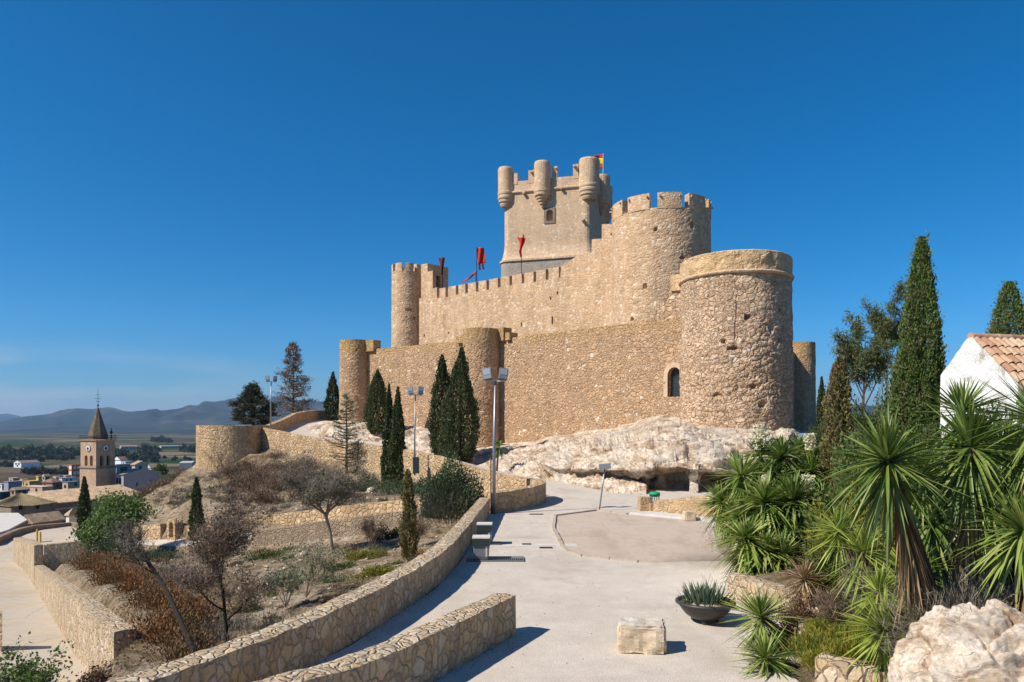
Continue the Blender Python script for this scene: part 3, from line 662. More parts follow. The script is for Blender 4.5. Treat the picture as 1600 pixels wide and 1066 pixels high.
# road walls at the left
rw = thing('road_wall', 'tall pale stone retaining wall rising beside the concrete road at bottom left', 'wall', (-29.4, 45.8, -10))
wallstrip([(-9.3, 18.2, -5.0, -7.4), (-10.3, 19.45, -5.1, -7.4), (-13.75, 24.05, -5.55, -7.9), (-29.2, 45.9, -8.68, -10.4)][::-1], -.5, step=.35).build('lower_wall', M['garden_wall'], rw)
wallstrip([(-29.25, 45.95, -7.42, -10.4), (-32.5, 50.2, -7.8, -10.4), (-36.1, 54.2, -8.2, -10.4)][::-1], -.5, step=.35).build('upper_wall', M['garden_wall'], rw)
wallstrip([(-29.25, 45.98, -7.45, -9.8), (-26.9, 46.9, -7.3, -9.8)], .45, step=.35).build('return_wall', M['garden_wall'], rw)
wall_thing('street_wall', M['churchdark'], [(-29, 57, -8.3, -10), (-34, 61, -8.6, -10), (-40.5, 68.2, -8.9, -10.2), (-42.2, 64.7, -8.75, -10.2), (-41.9, 62, -8.7, -10.2), (-40.5, 57.3, -8.75, -10.2), (-46, 51, -9.1, -10.4)][::-1], -.45, 'low brown wall round the outer bend of the street above the church', step=.5)
wall_thing('road_wall', M['garden_wall'], [(-24, 23.2, -6.0, -7.8), (-16.55, 23.9, -6.1, -7.8), (-16.9, 24.4, -6.1, -7.8)], .5, 'stub of stone wall at the left edge of the picture throwing a dark shadow over the road', step=.4)
# terrace wall by the green bin and the planting-bed walls
wall_thing('terrace_wall', M['terrace_wall'], [(6.4, 33.3, -3.42, -4.3), (7.1, 32.9, -3.3, -4.3), (7.9, 32.3, -3.12, -4.3), (9.2, 31.4, -2.95, -4.3), (11.5, 31.8, -2.8, -4.3)], .45, 'honey-coloured low stone wall stepping up behind the green litter bin', step=.3)
wall_thing('bed_wall', M['garden_wall'], [(5.05, 17.25, -3.46, -4.3), (5.45, 16.1, -3.46, -4.3), (5.72, 15.3, -3.46, -4.3), (5.3, 13.6, -3.5, -4.3), (4.7, 12.1, -3.5, -4.3)][::-1], -.42, 'pale stone edging wall of the planting bed behind the dark planter bowl', step=.25, sm=1)
wall_thing('bed_wall', M['garden_wall'], [(4.42, 10.75, -3.38, -4.3), (5.1, 10.15, -3.38, -4.3), (6.2, 9.4, -3.36, -4.3)][::-1], -.42, 'white-edged block of bed wall at the bottom edge below the yellow ice plant', step=.25)

# ------------------------------------------------------------------ limestone outcrop
RC = {  # px: rows (py, depth)
 480: [(664, 85), (668, 83.5), (672, 82), (676, 81), (680, 80.2), (684, 79.8), (690, 79.5)],
 503: [(659, 84.5), (664, 82.5), (669, 81), (675, 79.8), (680, 79), (685, 78.6), (692, 78.4)],
 530: [(655, 83.5), (661, 81), (668, 79), (676, 77.5), (682, 76.5), (687, 76.2), (694, 76)],
 600: [(662, 79.5), (667, 78), (672, 76), (679, 75), (686, 74), (690, 73.5), (698, 72.5)],
 660: [(667, 76), (673, 74.5), (680, 73), (687, 71.5), (693, 70), (698, 69), (706, 68)],
 742: [(699, 73), (702, 71), (706, 68.5), (713, 66), (720, 63.5), (725, 62), (732, 60.5)],
 800: [(689, 73), (695, 69), (704, 64.5), (713, 62), (722, 60), (728, 58.8), (741, 57)],
 850: [(682, 70.5), (692, 65.5), (707, 57.6), (717, 56.5), (727, 55.4), (735, 54.8), (753, 53.4)],
 910: [(673, 66.7), (685, 61), (702, 51.6), (717, 50.7), (733, 49.6), (740, 51.3), (765, 47.5)],
 965: [(662, 64), (677, 58.5), (697, 48.2), (715, 47.2), (736, 46.2), (744, 48.2), (775, 43.3)],
 1010: [(650, 61.8), (672, 52), (692, 46.4), (714, 45.3), (736, 44.4), (748, 46.2), (778, 42.3)],
 1020: [(648, 61.2), (671, 51.4), (691, 46), (712, 45), (731, 43.9), (748, 47.4), (777, 43)],
 1030: [(646, 60.7), (670, 51), (690, 45.9), (711, 44.9), (731, 44.0), (743, 46.6), (776, 45.5)],
 1060: [(650, 59), (671, 50), (688, 45.4), (710, 44.4), (731, 43.5), (741, 47.2), (776, 46.8)],
 1068: [(655, 58), (671, 49.6), (687, 45.2), (710, 44.2), (732, 43.4), (742, 46.8), (776, 46.2)],
 1077: [(658, 57.3), (671, 49.6), (687, 45.1), (709, 44.2), (733, 43.3), (752, 43.9), (777, 43.2)],
 1092: [(660, 57), (672, 49.5), (686, 45), (709, 44.1), (734, 42.9), (752, 43.9), (777, 43.2)],
 1101: [(665, 56), (673, 49.2), (685, 44.9), (708, 44), (736, 43.2), (745, 46.4), (776, 45.8)],
 1120: [(668, 55), (674, 49), (684, 44.8), (706, 44), (736, 43.0), (746, 46.5), (776, 46)],
 1150: [(669, 55), (675, 48.5), (682, 45), (704, 44), (737, 43.4), (754, 45), (775, 43.5)],
 1200: [(670, 56), (673, 49.5), (677, 45.2), (700, 43.4), (740, 42.8), (758, 42.6), (782, 42)],
 1238: [(671, 60), (673, 54), (677, 48), (700, 46), (735, 45), (755, 44.5), (782, 44)],
 1262: [(672, 64), (676, 60), (686, 56), (702, 54), (730, 52), (750, 51), (775, 50)],
}
ks = sorted(RC); pxs = np.concatenate([np.arange(480, 742, 1.4), np.arange(742, 1262, .8)]); nr = 6*14
rows = []
for px in pxs:
    i = min(max(np.searchsorted(ks, px, 'right')-1, 0), len(ks)-2); t = (px-ks[i])/(ks[i+1]-ks[i]); t = t*t*(3-2*t) if 1010 <= ks[i] <= 1120 else t
    A = [(a[0]*(1-t)+b[0]*t, a[1]*(1-t)+b[1]*t) for a, b in zip(RC[ks[i]], RC[ks[i+1]])]
    row = [P(px, A[0][0], A[0][1])+Vector((0, 3.0, -.4))]
    for k in range(6):
        (y0, d0), (y1, d1) = A[k], A[k+1]
        for q in range(14):
            u = q/14; row.append(P(px, y0+(y1-y0)*u, d0+(d1-d0)*u))
    row.append(P(px, *A[6])); row.append(P(px, *A[6])+Vector((0, -.3, -1.5)))
    rows.append(row)
Rk = np.array([[tuple(v) for v in r] for r in rows]); nu, nv = Rk.shape[:2]
tu = np.gradient(Rk, axis=0); tv = np.gradient(Rk, axis=1); Nn = np.cross(tu, tv); Nn /= np.linalg.norm(Nn, axis=2, keepdims=True)+1e-9
if Nn[:, :, 1].mean() > 0: Nn = -Nn
for i in range(nu):
    for j in range(nv):
        x, y, z = Rk[i, j]; n = Nn[i, j]
        fade = min(1, j/16)*min(1, i/12, (nu-1-i)/12)
        q = Vector((x*.42+.5*noise.noise((x*.3, y*.3, z*.8)), y*.42, z*.85+.16*x)); dd_, pp_ = noise.voronoi(q); crz = max(0, 1-(dd_[1]-dd_[0])*4.5); hsh = noise.noise(pp_[0]*7.3)
        q2 = Vector((x*1.1, y*1.1, z*2.0+.3*x)); d2_, p2_ = noise.voronoi(q2); cr2 = max(0, 1-(d2_[1]-d2_[0])*5); hs2 = noise.noise(p2_[0]*5.1)
        big = noise.fractal((x*.2, y*.2, z*.4), 1.0, 2.0, 3); fin = noise.fractal((x*2.4, y*2.4, z*3.4), .9, 2.0, 4)
        sw = (z*.95-.10*x+.9*noise.noise((x*.16, y*.16, z*.3))) % 1.0; sw = sw if sw < .85 else (1-sw)*5.67
        a = .45*big+.50*(sw-.5)+.26*hsh-.24*crz+.09*hs2-.09*cr2+.035*fin
        a *= (.15+.85*fade)
        jr_ = j/14.0
        if 1022 < pxs[i] < 1140 and jr_ > 4.6: a *= .35
        if 845 <= pxs[i] <= 864 and .70*nv < j < .97*nv: a -= 1.5
        Rk[i, j] += n*a
idx = np.arange(nu*nv).reshape(nu, nv)
Fq = np.stack([idx[:-1, :-1], idx[:-1, 1:], idx[1:, 1:], idx[1:, :-1]], -1).reshape(-1, 4)
npmesh('rock_outcrop', Rk, Fq, M['rock'], smooth=True, kind='structure')

# ------------------------------------------------------------------ castle
castle = thing('castle', 'great sandstone castle with a square keep and round towers standing on the white rock', 'castle', (0, 75, 0))
def cpart(mb, name, mat, parent=castle, **kw): return mb.build(name, mat, parent, **kw)
def tower_cyl(c, r, z0, z1, n=72, jit=.05, batter=.0, dz=.7):
    k = max(2, int((z1-z0)/dz)); prof = [(r+batter*(1-i/k), z0+(z1-z0)*i/k) for i in range(k+1)]
    prof.append((r-.45, z1+.02)); prof.append((r-.5, z1-.9))
    return MB().lathe((c[0], c[1], 0), prof, n, jit=jit, sc=.8)
def stone_h(x, y, z, sc, amp):
    dd_, pp_ = noise.voronoi(Vector((x*sc+.35*noise.noise((x*2, y*2, z*2)), y*sc, z*sc*1.3)))
    return amp*(min(dd_[1]-dd_[0], .3)*3.2+.5*noise.noise(pp_[0]*9))+.035*nz(x, y, z, .5, 3)+amp*.3*noise.noise((x*4, y*4, z*4))-amp*.8
def tower_relief(c, r, z0, z1, n, dz, amp=.07, sc=1.9, batter=.0, pits=()):
    k = int((z1-z0)/dz); rows = []
    for i_ in range(k+1):
        z = z0+(z1-z0)*i_/k; row = []
        for q in range(n):
            a = 2*math.pi*q/n; x, y = c[0]+math.cos(a)*r, c[1]+math.sin(a)*r; rr_ = stone_h(x, y, z, sc, amp)+batter*(1-i_/k)
            for pa_, pz_, sa, sz_, dp in pits:
                da = ((a-pa_+math.pi) % (2*math.pi)-math.pi)*r; e2 = (da/sa)**2+((z-pz_)/sz_)**2
                if e2 < 1: rr_ -= dp*(1-e2)**.3
            row.append((c[0]+math.cos(a)*(r+rr_), c[1]+math.sin(a)*(r+rr_), z))
        rows.append(row)
    for r2, z in ((r-.45, z1+.02), (r-.5, z1-.9)): rows.append([(c[0]+math.cos(2*math.pi*q/n)*r2, c[1]+math.sin(2*math.pi*q/n)*r2, z) for q in range(n)])
    return MB().loft(rows)
def wall_relief(p0, p1, z0, z1f, thick, step=.13, amp=.07, sc=1.9, jit=.05):
    a = Vector((*p0, 0)); b = Vector((*p1, 0)); L = (b-a).length; t = (b-a)/L; nf = Vector((t.y, -t.x, 0)); nf = nf if nf.y < 0 else -nf
    nu_ = int(L/step); cols_ = []
    for i_ in range(nu_+1):
        u = L*i_/nu_; p = a+t*u; zt_ = z1f(u/L)+.03*noise.noise((u*1.5, 0, 3))+random.uniform(-jit, jit)*.5; nv_ = int((zt_-z0)/step); nv_ = NVW
        col_ = []
        for j_ in range(nv_+1):
            z = z0+(zt_-z0)*j_/nv_; h_ = stone_h(p.x, p.y, z, sc, amp); q = p+nf*h_; col_.append((q.x, q.y, z))
        q = p-nf*thick; col_ += [(q.x, q.y, zt_), (q.x, q.y, z0)]; cols_.append(col_)
    return MB().loft(cols_)
NVW = 90
def facing(c, px_off, r):           # angle on the tower facing the viewer, off = signed fraction of the radius
    base = math.atan2(-c[1], -c[0]); return base+math.asin(px_off)
def holes(ob, lst):
    mb = MB()
    for p, s, rz in lst: mb.box(p, s, rz)
    cut(ob, mb)
# A, B: round towers of the outer wall
A_ = (-18.3, 85.6); rA = 1.7; B_ = (-3.1, 73.9); rB = 1.84
ta = cpart(tower_relief(A_, rA, -3, 9.85, 100, .15, .035, batter=.1), 'round_tower', M['castle'])
tb = cpart(tower_relief(B_, rB, -6, 9.6, 110, .13, .038, batter=.12), 'round_tower', M['castle'])
Fc = (34.6, 88.5); tf = cpart(tower_cyl(Fc, 1.75, -6, 9.9, batter=.12), 'round_tower', M['castle'])
ow = MB()
def cwall(pts, thick, jit=.05, step=.5, z0=None): return wallstrip(pts, thick, step=step, jit=jit)
wAB = cpart(wall_relief((-16.9, 85.1), (-4.6, 74.7), -3, lambda t: 8.75-.1*t, 1.2, .15, .042), 'outer_wall', M['castle'])
wBG = cpart(wall_relief((-1.75, 74.0), (13.5, 58.7), -4.5, lambda t: 8.65, 1.2, .12, .05), 'outer_wall', M['castle'])
wCF = cpart(cwall([(20.8, 61, 8.6, -6), (33.6, 87.4, 8.6, -6)], 1.2), 'outer_wall', M['castle'])
for c_, s_, z_0, z_1 in (((-16.15, 84.75), 1.9, 8.5, 9.75), ((-4.9, 75.3), 1.2, 8.4, 9.1)):
    cpart(MB().box((c_[0], c_[1], (z_0+z_1)/2), (s_, 1.1, z_1-z_0), math.atan2(-10.4, 12.3)), 'merlon', M['castle'], wAB)
for x_, y_, wd, z_1 in ((-.9, 73.5, 1.3, 9.7), (-.05, 72.7, .6, 9.15)):
    cpart(MB().box((x_, y_, (8.4+z_1)/2), (wd, 1.15, z_1-8.4), math.atan2(-12.8, 12.7)), 'merlon', M['castle'], wBG)
# ragged higher wall between the outer wall and the upper tower
rg = wallstrip([(10.9, 61.75, 8.5, 6), (11.5, 61.3, 9.1, 6), (12.0, 60.9, 9.9, 6), (12.5, 60.5, 10.3, 6), (12.9, 60.3, 11.0, 6), (15.2, 58.3, 11.1, 6)], .95, step=.25, jit=.08).build('ruined_wall', M['tower_c'], castle)
cpart(MB().box((13.75, 59.95, 11.6), (1.4, .9, 1.3), math.atan2(-2.5, 3.1)), 'wall_block', M['ochre'])
# C: big corner tower
Cc = (17.65, 58.2); rC = 4.28
nC, dC = 300, .115; kC = int(14.6/dC); pits_ = [(facing(Cc, o, rC), zz, sa, sz_, dp) for o, zz, sa, sz_, dp in ((.21, 7.95, .26, .2, .5), (-.2, 6.2, .16, .22, .4), (-.05, 5.7, .42, .18, .5), (.75, 8.6, .2, .14, .4), (.75, 6.3, .2, .18, .4), (.6, 7.3, .3, .4, .22), (.3, 2.9, .25, .22, .3), (-.3, 2.2, .4, .22, .3), (.02, 8.6, .05, 1.0, .12), (.0, 6.9, .05, .8, .1), (.45, 1.6, .35, .3, .25))]
rowsC = []
for i_ in range(kC+1):
    zc_ = -3.4+14.6*i_/kC; row = []
    for q in range(nC):
        a = 2*math.pi*q/nC; x, y = Cc[0]+math.cos(a)*rC, Cc[1]+math.sin(a)*rC
        dd_, pp_ = noise.voronoi(Vector((x*1.75+.35*noise.noise((x*2, y*2, zc_*2)), y*1.75, zc_*2.3)))
        up_ = min(1, max(.35, (8.8-zc_+1.5*noise.noise((x*.5, y*.5, zc_*.6)))/2.5))
        rr_ = -.08+up_*(min(dd_[1]-dd_[0], .3)*.24+.05*noise.noise(pp_[0]*9))+.06*nz(x, y, zc_, .5, 3)+.03*noise.noise((x*4, y*4, zc_*4))+.03*(1-i_/kC)
        for pa_, pz_, sa, sz_, dp in pits_:
            da = ((a-pa_+math.pi) % (2*math.pi)-math.pi)*rC; e2 = (da/sa)**2+((zc_-pz_)/sz_)**2+.5*noise.noise((x*3, y*3, zc_*3))
            if e2 < 1: rr_ -= dp*(1-e2)**.4
        row.append((Cc[0]+math.cos(a)*(rC+rr_), Cc[1]+math.sin(a)*(rC+rr_), zc_))
    rowsC.append(row)
tc = cpart(MB().loft(rowsC), 'corner_tower', M['tower_c'])
cpart(MB().lathe((Cc[0], Cc[1], 0), [(rC-.25, 11.2), (rC+.0, 11.24), (rC+.09, 11.3), (rC+.12, 11.38), (rC+.08, 11.46), (rC-.02, 11.5), (rC-.25, 11.52)], 140, jit=.03), 'moulding', M['castle_keep'], tc)
pc = MB().lathe((Cc[0], Cc[1], 0), [(rC-.6, 11.4)]+[(rC-.05, 11.45+.13*q) for q in range(12)]+[(rC-.25, 12.98), (rC-.65, 12.95), (rC-.7, 11.5)], 150, jit=.10, sc=1.6)
cpart(pc, 'parapet', M['ochre'], tc)
# gate beside the corner tower
gd = Vector((15.25, -15.3, 0)).normalized(); gn = Vector((gd.y, -gd.x, 0)); gn = gn if gn.y < 0 else -gn
gp_ = P(1053, 618, 59.6); gp_.y = 0
# centre on wall line between (11,61.2) and (15.2,57.6)
def on_line(px, a, b):
    k = (px-CX)/F; t = (k*a[1]-a[0])/((b[0]-a[0])-k*(b[1]-a[1])); return Vector((a[0]+(b[0]-a[0])*t, a[1]+(b[1]-a[1])*t, 0))
g0 = on_line(1053.5, (-1.75, 74.0), (13.5, 58.7)); gz0 = ZD(620, g0.y); gh = ZD(574, g0.y)-gz0
c0 = Vector((g0.x, g0.y, gz0))
cut(wBG, arch_prism(MB(), c0, gd, gn, 1.25, gh, -.9, 1.0))
afr = arch_prism(MB(), c0+Vector((0, 0, -.02)), gd, gn, 2.0, gh+.42, -.25, .03).build('gate_surround', M['ashlar'], castle)
cut(afr, arch_prism(MB(), c0+Vector((0, 0, -.3)), gd, gn, 1.25, gh+.3, -1.0, 1.0))
gt = MB().box(c0+gn*-.62+Vector((0, 0, gh/2)), (1.5, .03, gh), math.atan2(gd.y, gd.x)).build('gate', flat('painted_gate_daylight', (.78, .8, .84), .7), castle)  # pale panel, its colour painted as daylight showing behind the lattice
gr = MB()
for i in range(9): gr.box(c0+gn*-.52+gd*(-.62+i*.155)+Vector((0, 0, gh/2)), (.05, .05, gh), math.atan2(gd.y, gd.x))
for i in range(18): gr.box(c0+gn*-.49+Vector((0, 0, .06+i*gh/18)), (1.4, .05, .05), math.atan2(gd.y, gd.x))
gr.build('lattice', M['darksteel'], gt)
# D: upper round tower
Dc = (15.0, 74.2); rD = 4.92
td = cpart(tower_relief(Dc, rD-.04, 4, 20.6, 210, .15, .024, 1.9, batter=.1, pits=[(facing(Dc, o, rD), zz, sa, sz_, .5) for o, zz, sa, sz_ in ((-.1, 18.6, .2, .18), (.6, 19.0, .14, .35), (.42, 15.9, .28, .18), (.93, 15.6, .2, .2), (-.3, 13.2, .12, .3), (-.55, 10.2, .15, .15), (.1, 11.5, .18, .12))]), 'upper_round_tower', M['castle_up'])
bD = math.atan2(-Dc[1], -Dc[0])
for k in range(10):
    a0 = bD+R(-44+36*k+4.5); a1 = a0+R(27)
    cpart(MB().ringblock(Dc, rD-.75, rD, a0, a1, 20.5, 22.0), 'merlon', M['castle_up'], td)
    for q in (a0+R(2.5), a1-R(2.5)):
        cpart(MB().box((Dc[0]+math.cos(q)*(rD+.06), Dc[1]+math.sin(q)*(rD+.06), 21.7), (.3, .14, .16), q), 'spout', M['castle_up'], td)
# E: left round tower and inner curtain wall
Ec = (-14.1, 98.4); rE = 1.96
te_ = cpart(tower_relief(Ec, rE, 3, 20.3, 90, .18, .03, batter=.1), 'inner_round_tower', M['castle_up'])
bE = math.atan2(-Ec[1], -Ec[0])
for k in range(8): cpart(MB().ringblock(Ec, rE-.5, rE+.02, bE+R(-33+45*k-15), bE+R(-33+45*k+15), 20.2, 21.35), 'merlon', M['castle_up'], te_)
holes(te_, [((Ec[0]+math.cos(facing(Ec, o, rE))*rE, Ec[1]+math.sin(facing(Ec, o, rE))*rE, zz), s_, .2) for o, zz, s_ in ((.12, 15.2, (.8, .6, .35)), (.5, 14.1, (.4, .5, .4)))])
IA, IB = (-13.0, 97.6), (10.6, 77.5)
def ip(px): return on_line(px, IA, IB)
q = [ip(x) for x in (655, 684, 875, 877, 902, 924, 924.6, 940, 940.6, 958)]
zz = [ZD(y, p.y) for y, p in zip((466, 466, 433, 416, 399, 394, 374, 373, 350, 350), q)]
wi = cpart(cwall([(p.x, p.y, z, 1.5) for p, z in zip(q, zz)], 1.1, jit=.04), 'inner_wall', M['castle_up'])
idir = Vector((IB[0]-IA[0], IB[1]-IA[1], 0)).normalized(); irz = math.atan2(idir.y, idir.x); inr = Vector((-idir.y, idir.x, 0))
gaps = [684.5, 698, 714, 729, 745.5, 762, 780, 798, 817, 835.5, 854.7, 875]
edges = [660]+gaps
for a, b in zip(edges, edges[1:]):
    pa, pb = ip(a+(2.1 if a > 660 else 0)), ip(b-2.1); L = (pb-pa).length; m_ = (pa+pb)/2
    def lz(px, t): return ZD(np.interp(px, [684, 875], [466, 433]) - (0 if t == 0 else np.interp(px, [684, 875], [14.5, 16.5])), m_.y)
    z0_, z1_ = lz((a+b)/2, 0)-.4, lz((a+b)/2, 1)
    cpart(MB().box((m_.x+inr.x*.28, m_.y+inr.y*.28, (z0_+z1_)/2), (L, .54, z1_-z0_), irz), 'merlon', M['castle_up'], wi)
# behind the gaps stands the shaded rear face of the wall walk
holes(wi, [((ip(px).x, ip(px).y, ZD(py, ip(px).y)), (.22, .8, h_), irz) for px, py, h_ in ((815, 507, .5), (863, 501, .9), (860, 466, .35), (871, 458, .35), (701, 520, .3), (663, 524, .4), (955, 366, .2))])
# square turret beside the left round tower
tq = [ip(658), ip(668)]; tz = ZD(411.5, tq[1].y)
tr = MB(); c_ = (tq[0]+tq[1])/2
tr.prism([tuple((tq[0]+inr*0)[:2]), tuple(tq[1][:2]), tuple((tq[1]+inr*3.6+idir*.2)[:2]), tuple((tq[0]+inr*3.6)[:2])], 14, tz)
tro = cpart(tr, 'square_turret', M['castle_up'])
pp = tq[1]+inr*1.8; cut(tro, MB().box((pp.x, pp.y, tz-2.1), (1.4, .8, 1.5), irz))
pa = ip(673); cpart(MB().box((pa.x+inr.x*.3-idir.x*.2, pa.y+inr.y*.3-idir.y*.2, tz-2.9), (1.15, .6, 3.6), irz), 'stepped_wall', M['castle_up'])
# keep
K0 = Vector((-1.25, 100, 0)); K1 = Vector((10.5, 96.5, 0)); kd = (K1-K0).normalized(); kn = Vector((-kd.y, kd.x, 0)); KL = (K1-K0).length; KW = 12.0
def ksec(e, z, rc=1.0, n=5):
    pts = []
    for cx_, cy_, a0 in ((rc, rc, 180), (KL-rc, rc, 270), (KL-rc, KW-rc, 0), (rc, KW-rc, 90)):
        for i in range(n+1):
            a = R(a0+90*i/n); u = cx_+math.cos(a)*(rc+e); v = cy_+math.sin(a)*(rc+e)
            p = K0+kd*u+kn*v; pts.append((p.x, p.y, z))
    return pts
kr = [(.5, 8), (.5, 20.2), (.48, 22.0)]
M['plinth'] = stone_mat('grey_plinth_stone', [(.42, .35, .28), (.52, .44, .35), (.46, .38, .30)], (.40, .33, .26), 1.6, 1.6, .35, .05, .08, .2, (.36, .3, .24), edgefade=.6)
kk = cpart(MB().loft([ksec(e, z) for e, z in kr]), 'keep_base', M['plinth'])
kp = cpart(MB().loft([ksec(e, z) for e, z in [(.5, 22.0), (.66, 22.1), (.66, 22.35), (.46, 22.42), (.3, 22.8), (.15, 23.4), (.05, 24.0), (0, 24.6), (0, 26.5), (0, 29), (-.03, 31.35)]]), 'keep', M['castle_keep'])
cpart(MB().loft([ksec(e, z) for e, z in [(-.1, 31.3), (.12, 31.33), (.2, 31.45), (.2, 31.62), (.05, 31.72), (-.1, 31.74)]]), 'string_course', M['ashlar'], kp)
cpart(MB().loft([ksec(e, z) for e, z in [(-.05, 31.6), (-.05, 33.0), (-.75, 33.02), (-.8, 32.0)]]), 'parapet', M['castle_keep'], kp)
def kpt(u, v): return K0+kd*u+kn*v
krz = math.atan2(kd.y, kd.x)
def bart(u, v, r, ztop, cone=False):
    p = kpt(u, v)
    if cone: prof = [(.06, 29.0), (.2, 29.15), (.22, 29.45), (.42, 29.52), (.44, 29.8), (.62, 29.88), (.64, 30.15), (.82, 30.22), (.84, 30.5), (r-.05, 30.6), (r-.02, 30.95), (r+.04, 31.05), (r+.04, 31.3), (r-.02, 31.35)]
    else: prof = [(r-.4, 29.7), (r-.28, 29.95), (r-.26, 30.2), (r-.1, 30.3), (r-.08, 30.6), (r+.03, 30.75), (r+.05, 31.0), (r-.02, 31.15), (r+.07, 31.35), (r+.07, 31.6), (r, 31.68)]
    base = MB().lathe((p.x, p.y, 0), prof, 28)
    b = cpart(MB().lathe((p.x, p.y, 0), [(r-.1, 31.2), (r, 31.3), (r, 33), (r+.02, ztop-.25), (r-.08, ztop), (.2, ztop+.02)], 28, jit=.03), 'bartizan', M['castle_keep'], kp)
    cpart(base, 'corbel', M['ashlar'] if not cone else M['castle_keep'], kp)
bart(.35, .35, 1.08, 35.0); bart(5.6, -.2, 1.1, 35.1, True); bart(KL-.45, .45, 1.35, 35.05); bart(KL-.3, KW-.3, 1.15, 35.0); bart(KL+.25, KW/2, 1.15, 34.6, True); bart(.35, KW-.35, 1.15, 35.0); bart(KL/2, KW+.2, 1.15, 35, True)
for u, v, su, sv_, zt_ in ((1.75, .35, .65, .7, 34.1), (4.0, .35, .8, .7, 34.3), (7.2, .35, .7, .7, 34.4), (KL-2.2, .35, .7, .7, 34.5), (KL-.35, 2.6, .7, .9, 34.3), (KL-.35, 4.5, .7, .8, 34.3), (KL-.35, 7.6, .7, .8, 34.3), (KL-.35, 10, .7, .9, 34.3), (2.4, KW-.4, 1, .7, 34.2), (8.5, KW-.4, 1, .7, 34.2), (KL-2, KW-.4, .8, .7, 34.2), (.35, 3, .7, 1, 34.2), (.35, 9, .7, 1, 34.2)):
    p = kpt(u, v); cpart(MB().box((p.x, p.y, (32.6+zt_)/2), (su, sv_, zt_-32.6), krz), 'merlon', M['castle_keep'], kp)
for u, z in ((4.1, 34.0), (7.5, 34.2), (KL-2.3, 34.2), (3.0, 31.25), (8.2, 31.4), (KL-1.2, 27)):
    p = kpt(u, -.12); cpart(MB().box((p.x, p.y, z), (.35, .7, .25), krz), 'spout', M['castle_keep'], kp)
# keep window
wc = kpt(6.55, 0); wz = ZD(337, wc.y)
cut(kp, MB().box((wc.x, wc.y, wz), (.95, 1.6, 1.55), krz))
cut(kp, MB().box(tuple(kpt(2.9, 0)[:2])+(ZD(370, 98.5),), (.16, 1.0, .9), krz))
wf = MB().box((wc.x, wc.y, wz), (1.55, .2, 2.1), krz)
wfo = cpart(wf, 'window', M['churchdark'], kp); cut(wfo, arch_prism(MB(), Vector((wc.x, wc.y, wz-.72)), kd, kn, .9, 1.5, -1, 1))
# ------------------------------------------------------------------ bastion at the ramp corner
bs = MB(); bc = Vector(((362-CX)/F*72.5, 72.9, 0)); br_ = 3.4; ptsb = []
for i in range(25):
    a = math.pi*1.0+math.pi*.82*i/24 ; ptsb.append((bc.x+math.cos(a)*br_, bc.y+math.sin(a)*br_))
ptsb += [(-24.4, 73.4), (-24.2, 76), (bc.x-br_, 77)]
k = 10; rws = [[(p[0], p[1], -8+8.0*i/k+.02*math.sin(p[0]*3)) for p in ptsb] for i in range(k+1)]
bs.loft(rws).build('bastion', M['ramp_wall'], origin=(bc.x, bc.y, -6), label='squat half-round stone bastion at the bend of the ramp, left of the castle', cat='bastion')

# ------------------------------------------------------------------ vegetation builders
def unit(v): return v/(np.linalg.norm(v, axis=-1, keepdims=True)+1e-9)
def leafquads(C, D, L, Wd, jit=.6):
    """C centres, D long-axis directions, L lengths, Wd widths -> verts, quads (pointed leaf-sized faces)"""
    n = len(C); D = unit(D+rng.normal(0, jit, D.shape)); S = unit(np.cross(D, rng.normal(0, 1, D.shape)))
    L = np.broadcast_to(L, (n,))[:, None]*rng.uniform(.7, 1.3, (n, 1)); Wd = np.broadcast_to(Wd, (n,))[:, None]*rng.uniform(.7, 1.3, (n, 1))
    V = np.stack([C-D*L*.5, C+S*Wd*.5, C+D*L*.5, C-S*Wd*.5], 1).reshape(-1, 3)
    return V, np.arange(n*4).reshape(n, 4)
class LF:
    def __init__(s): s.V = []; s.F = []; s.n = 0
    def add(s, V, F): s.V.append(V); s.F.append(F+s.n); s.n += len(V); return s
    def build(s, name, mat, parent=None, **kw): return npmesh(name, np.concatenate(s.V), np.concatenate(s.F), mat, parent, **kw)
def cypress_crown(base, h, w_, n, leaf, lean=(0, 0), prof=None, gap=.0, seed=0, irr=.22):
    prof = prof or [(0, .55), (.08, .85), (.2, 1), (.4, .92), (.6, .72), (.8, .42), (.93, .17), (1, .02)]
    t = rng.random(n)**1.0*.99; ts = [p[0] for p in prof]; rs = [p[1] for p in prof]
    rad = np.interp(t, ts, rs)
    # keep density even over the surface
    kp_ = rng.random(n) < (.25+.75*rad); t = t[kp_]; rad = rad[kp_]
    a = rng.uniform(0, 2*math.pi, len(t)); C = []; D = []
    for ti, ri, ai in zip(t, rad, a):
        cx_, cy_ = math.cos(ai), math.sin(ai); z = ti*h
        lob = noise.noise((cx_*1.6+seed, cy_*1.6, z/w_*1.1)); lob2 = noise.noise((cx_*3.5+seed, cy_*3.5+5, z/w_*2.6))
        if gap and lob2 < -.28 and random.random() < gap: continue
        lob3 = noise.noise((cx_*6+seed, cy_*6+5, z/w_*5.5)); r = w_/2*ri*(1+irr*1.7*lob+irr*1.3*lob2+irr*.9*lob3)*random.uniform(.72, 1.03)
        lx = lean[0]*ti*ti; ly = lean[1]*ti*ti
        if random.random() < .05: r += w_*random.uniform(.02, .09); z += random.uniform(0, .12)*w_
        C.append((base[0]+cx_*r+lx*h, base[1]+cy_*r+ly*h, base[2]+z)); D.append((cx_*.55, cy_*.55, 1.0))
    return leafquads(np.array(C), np.array(D), leaf*1.5, leaf*.75, .42)
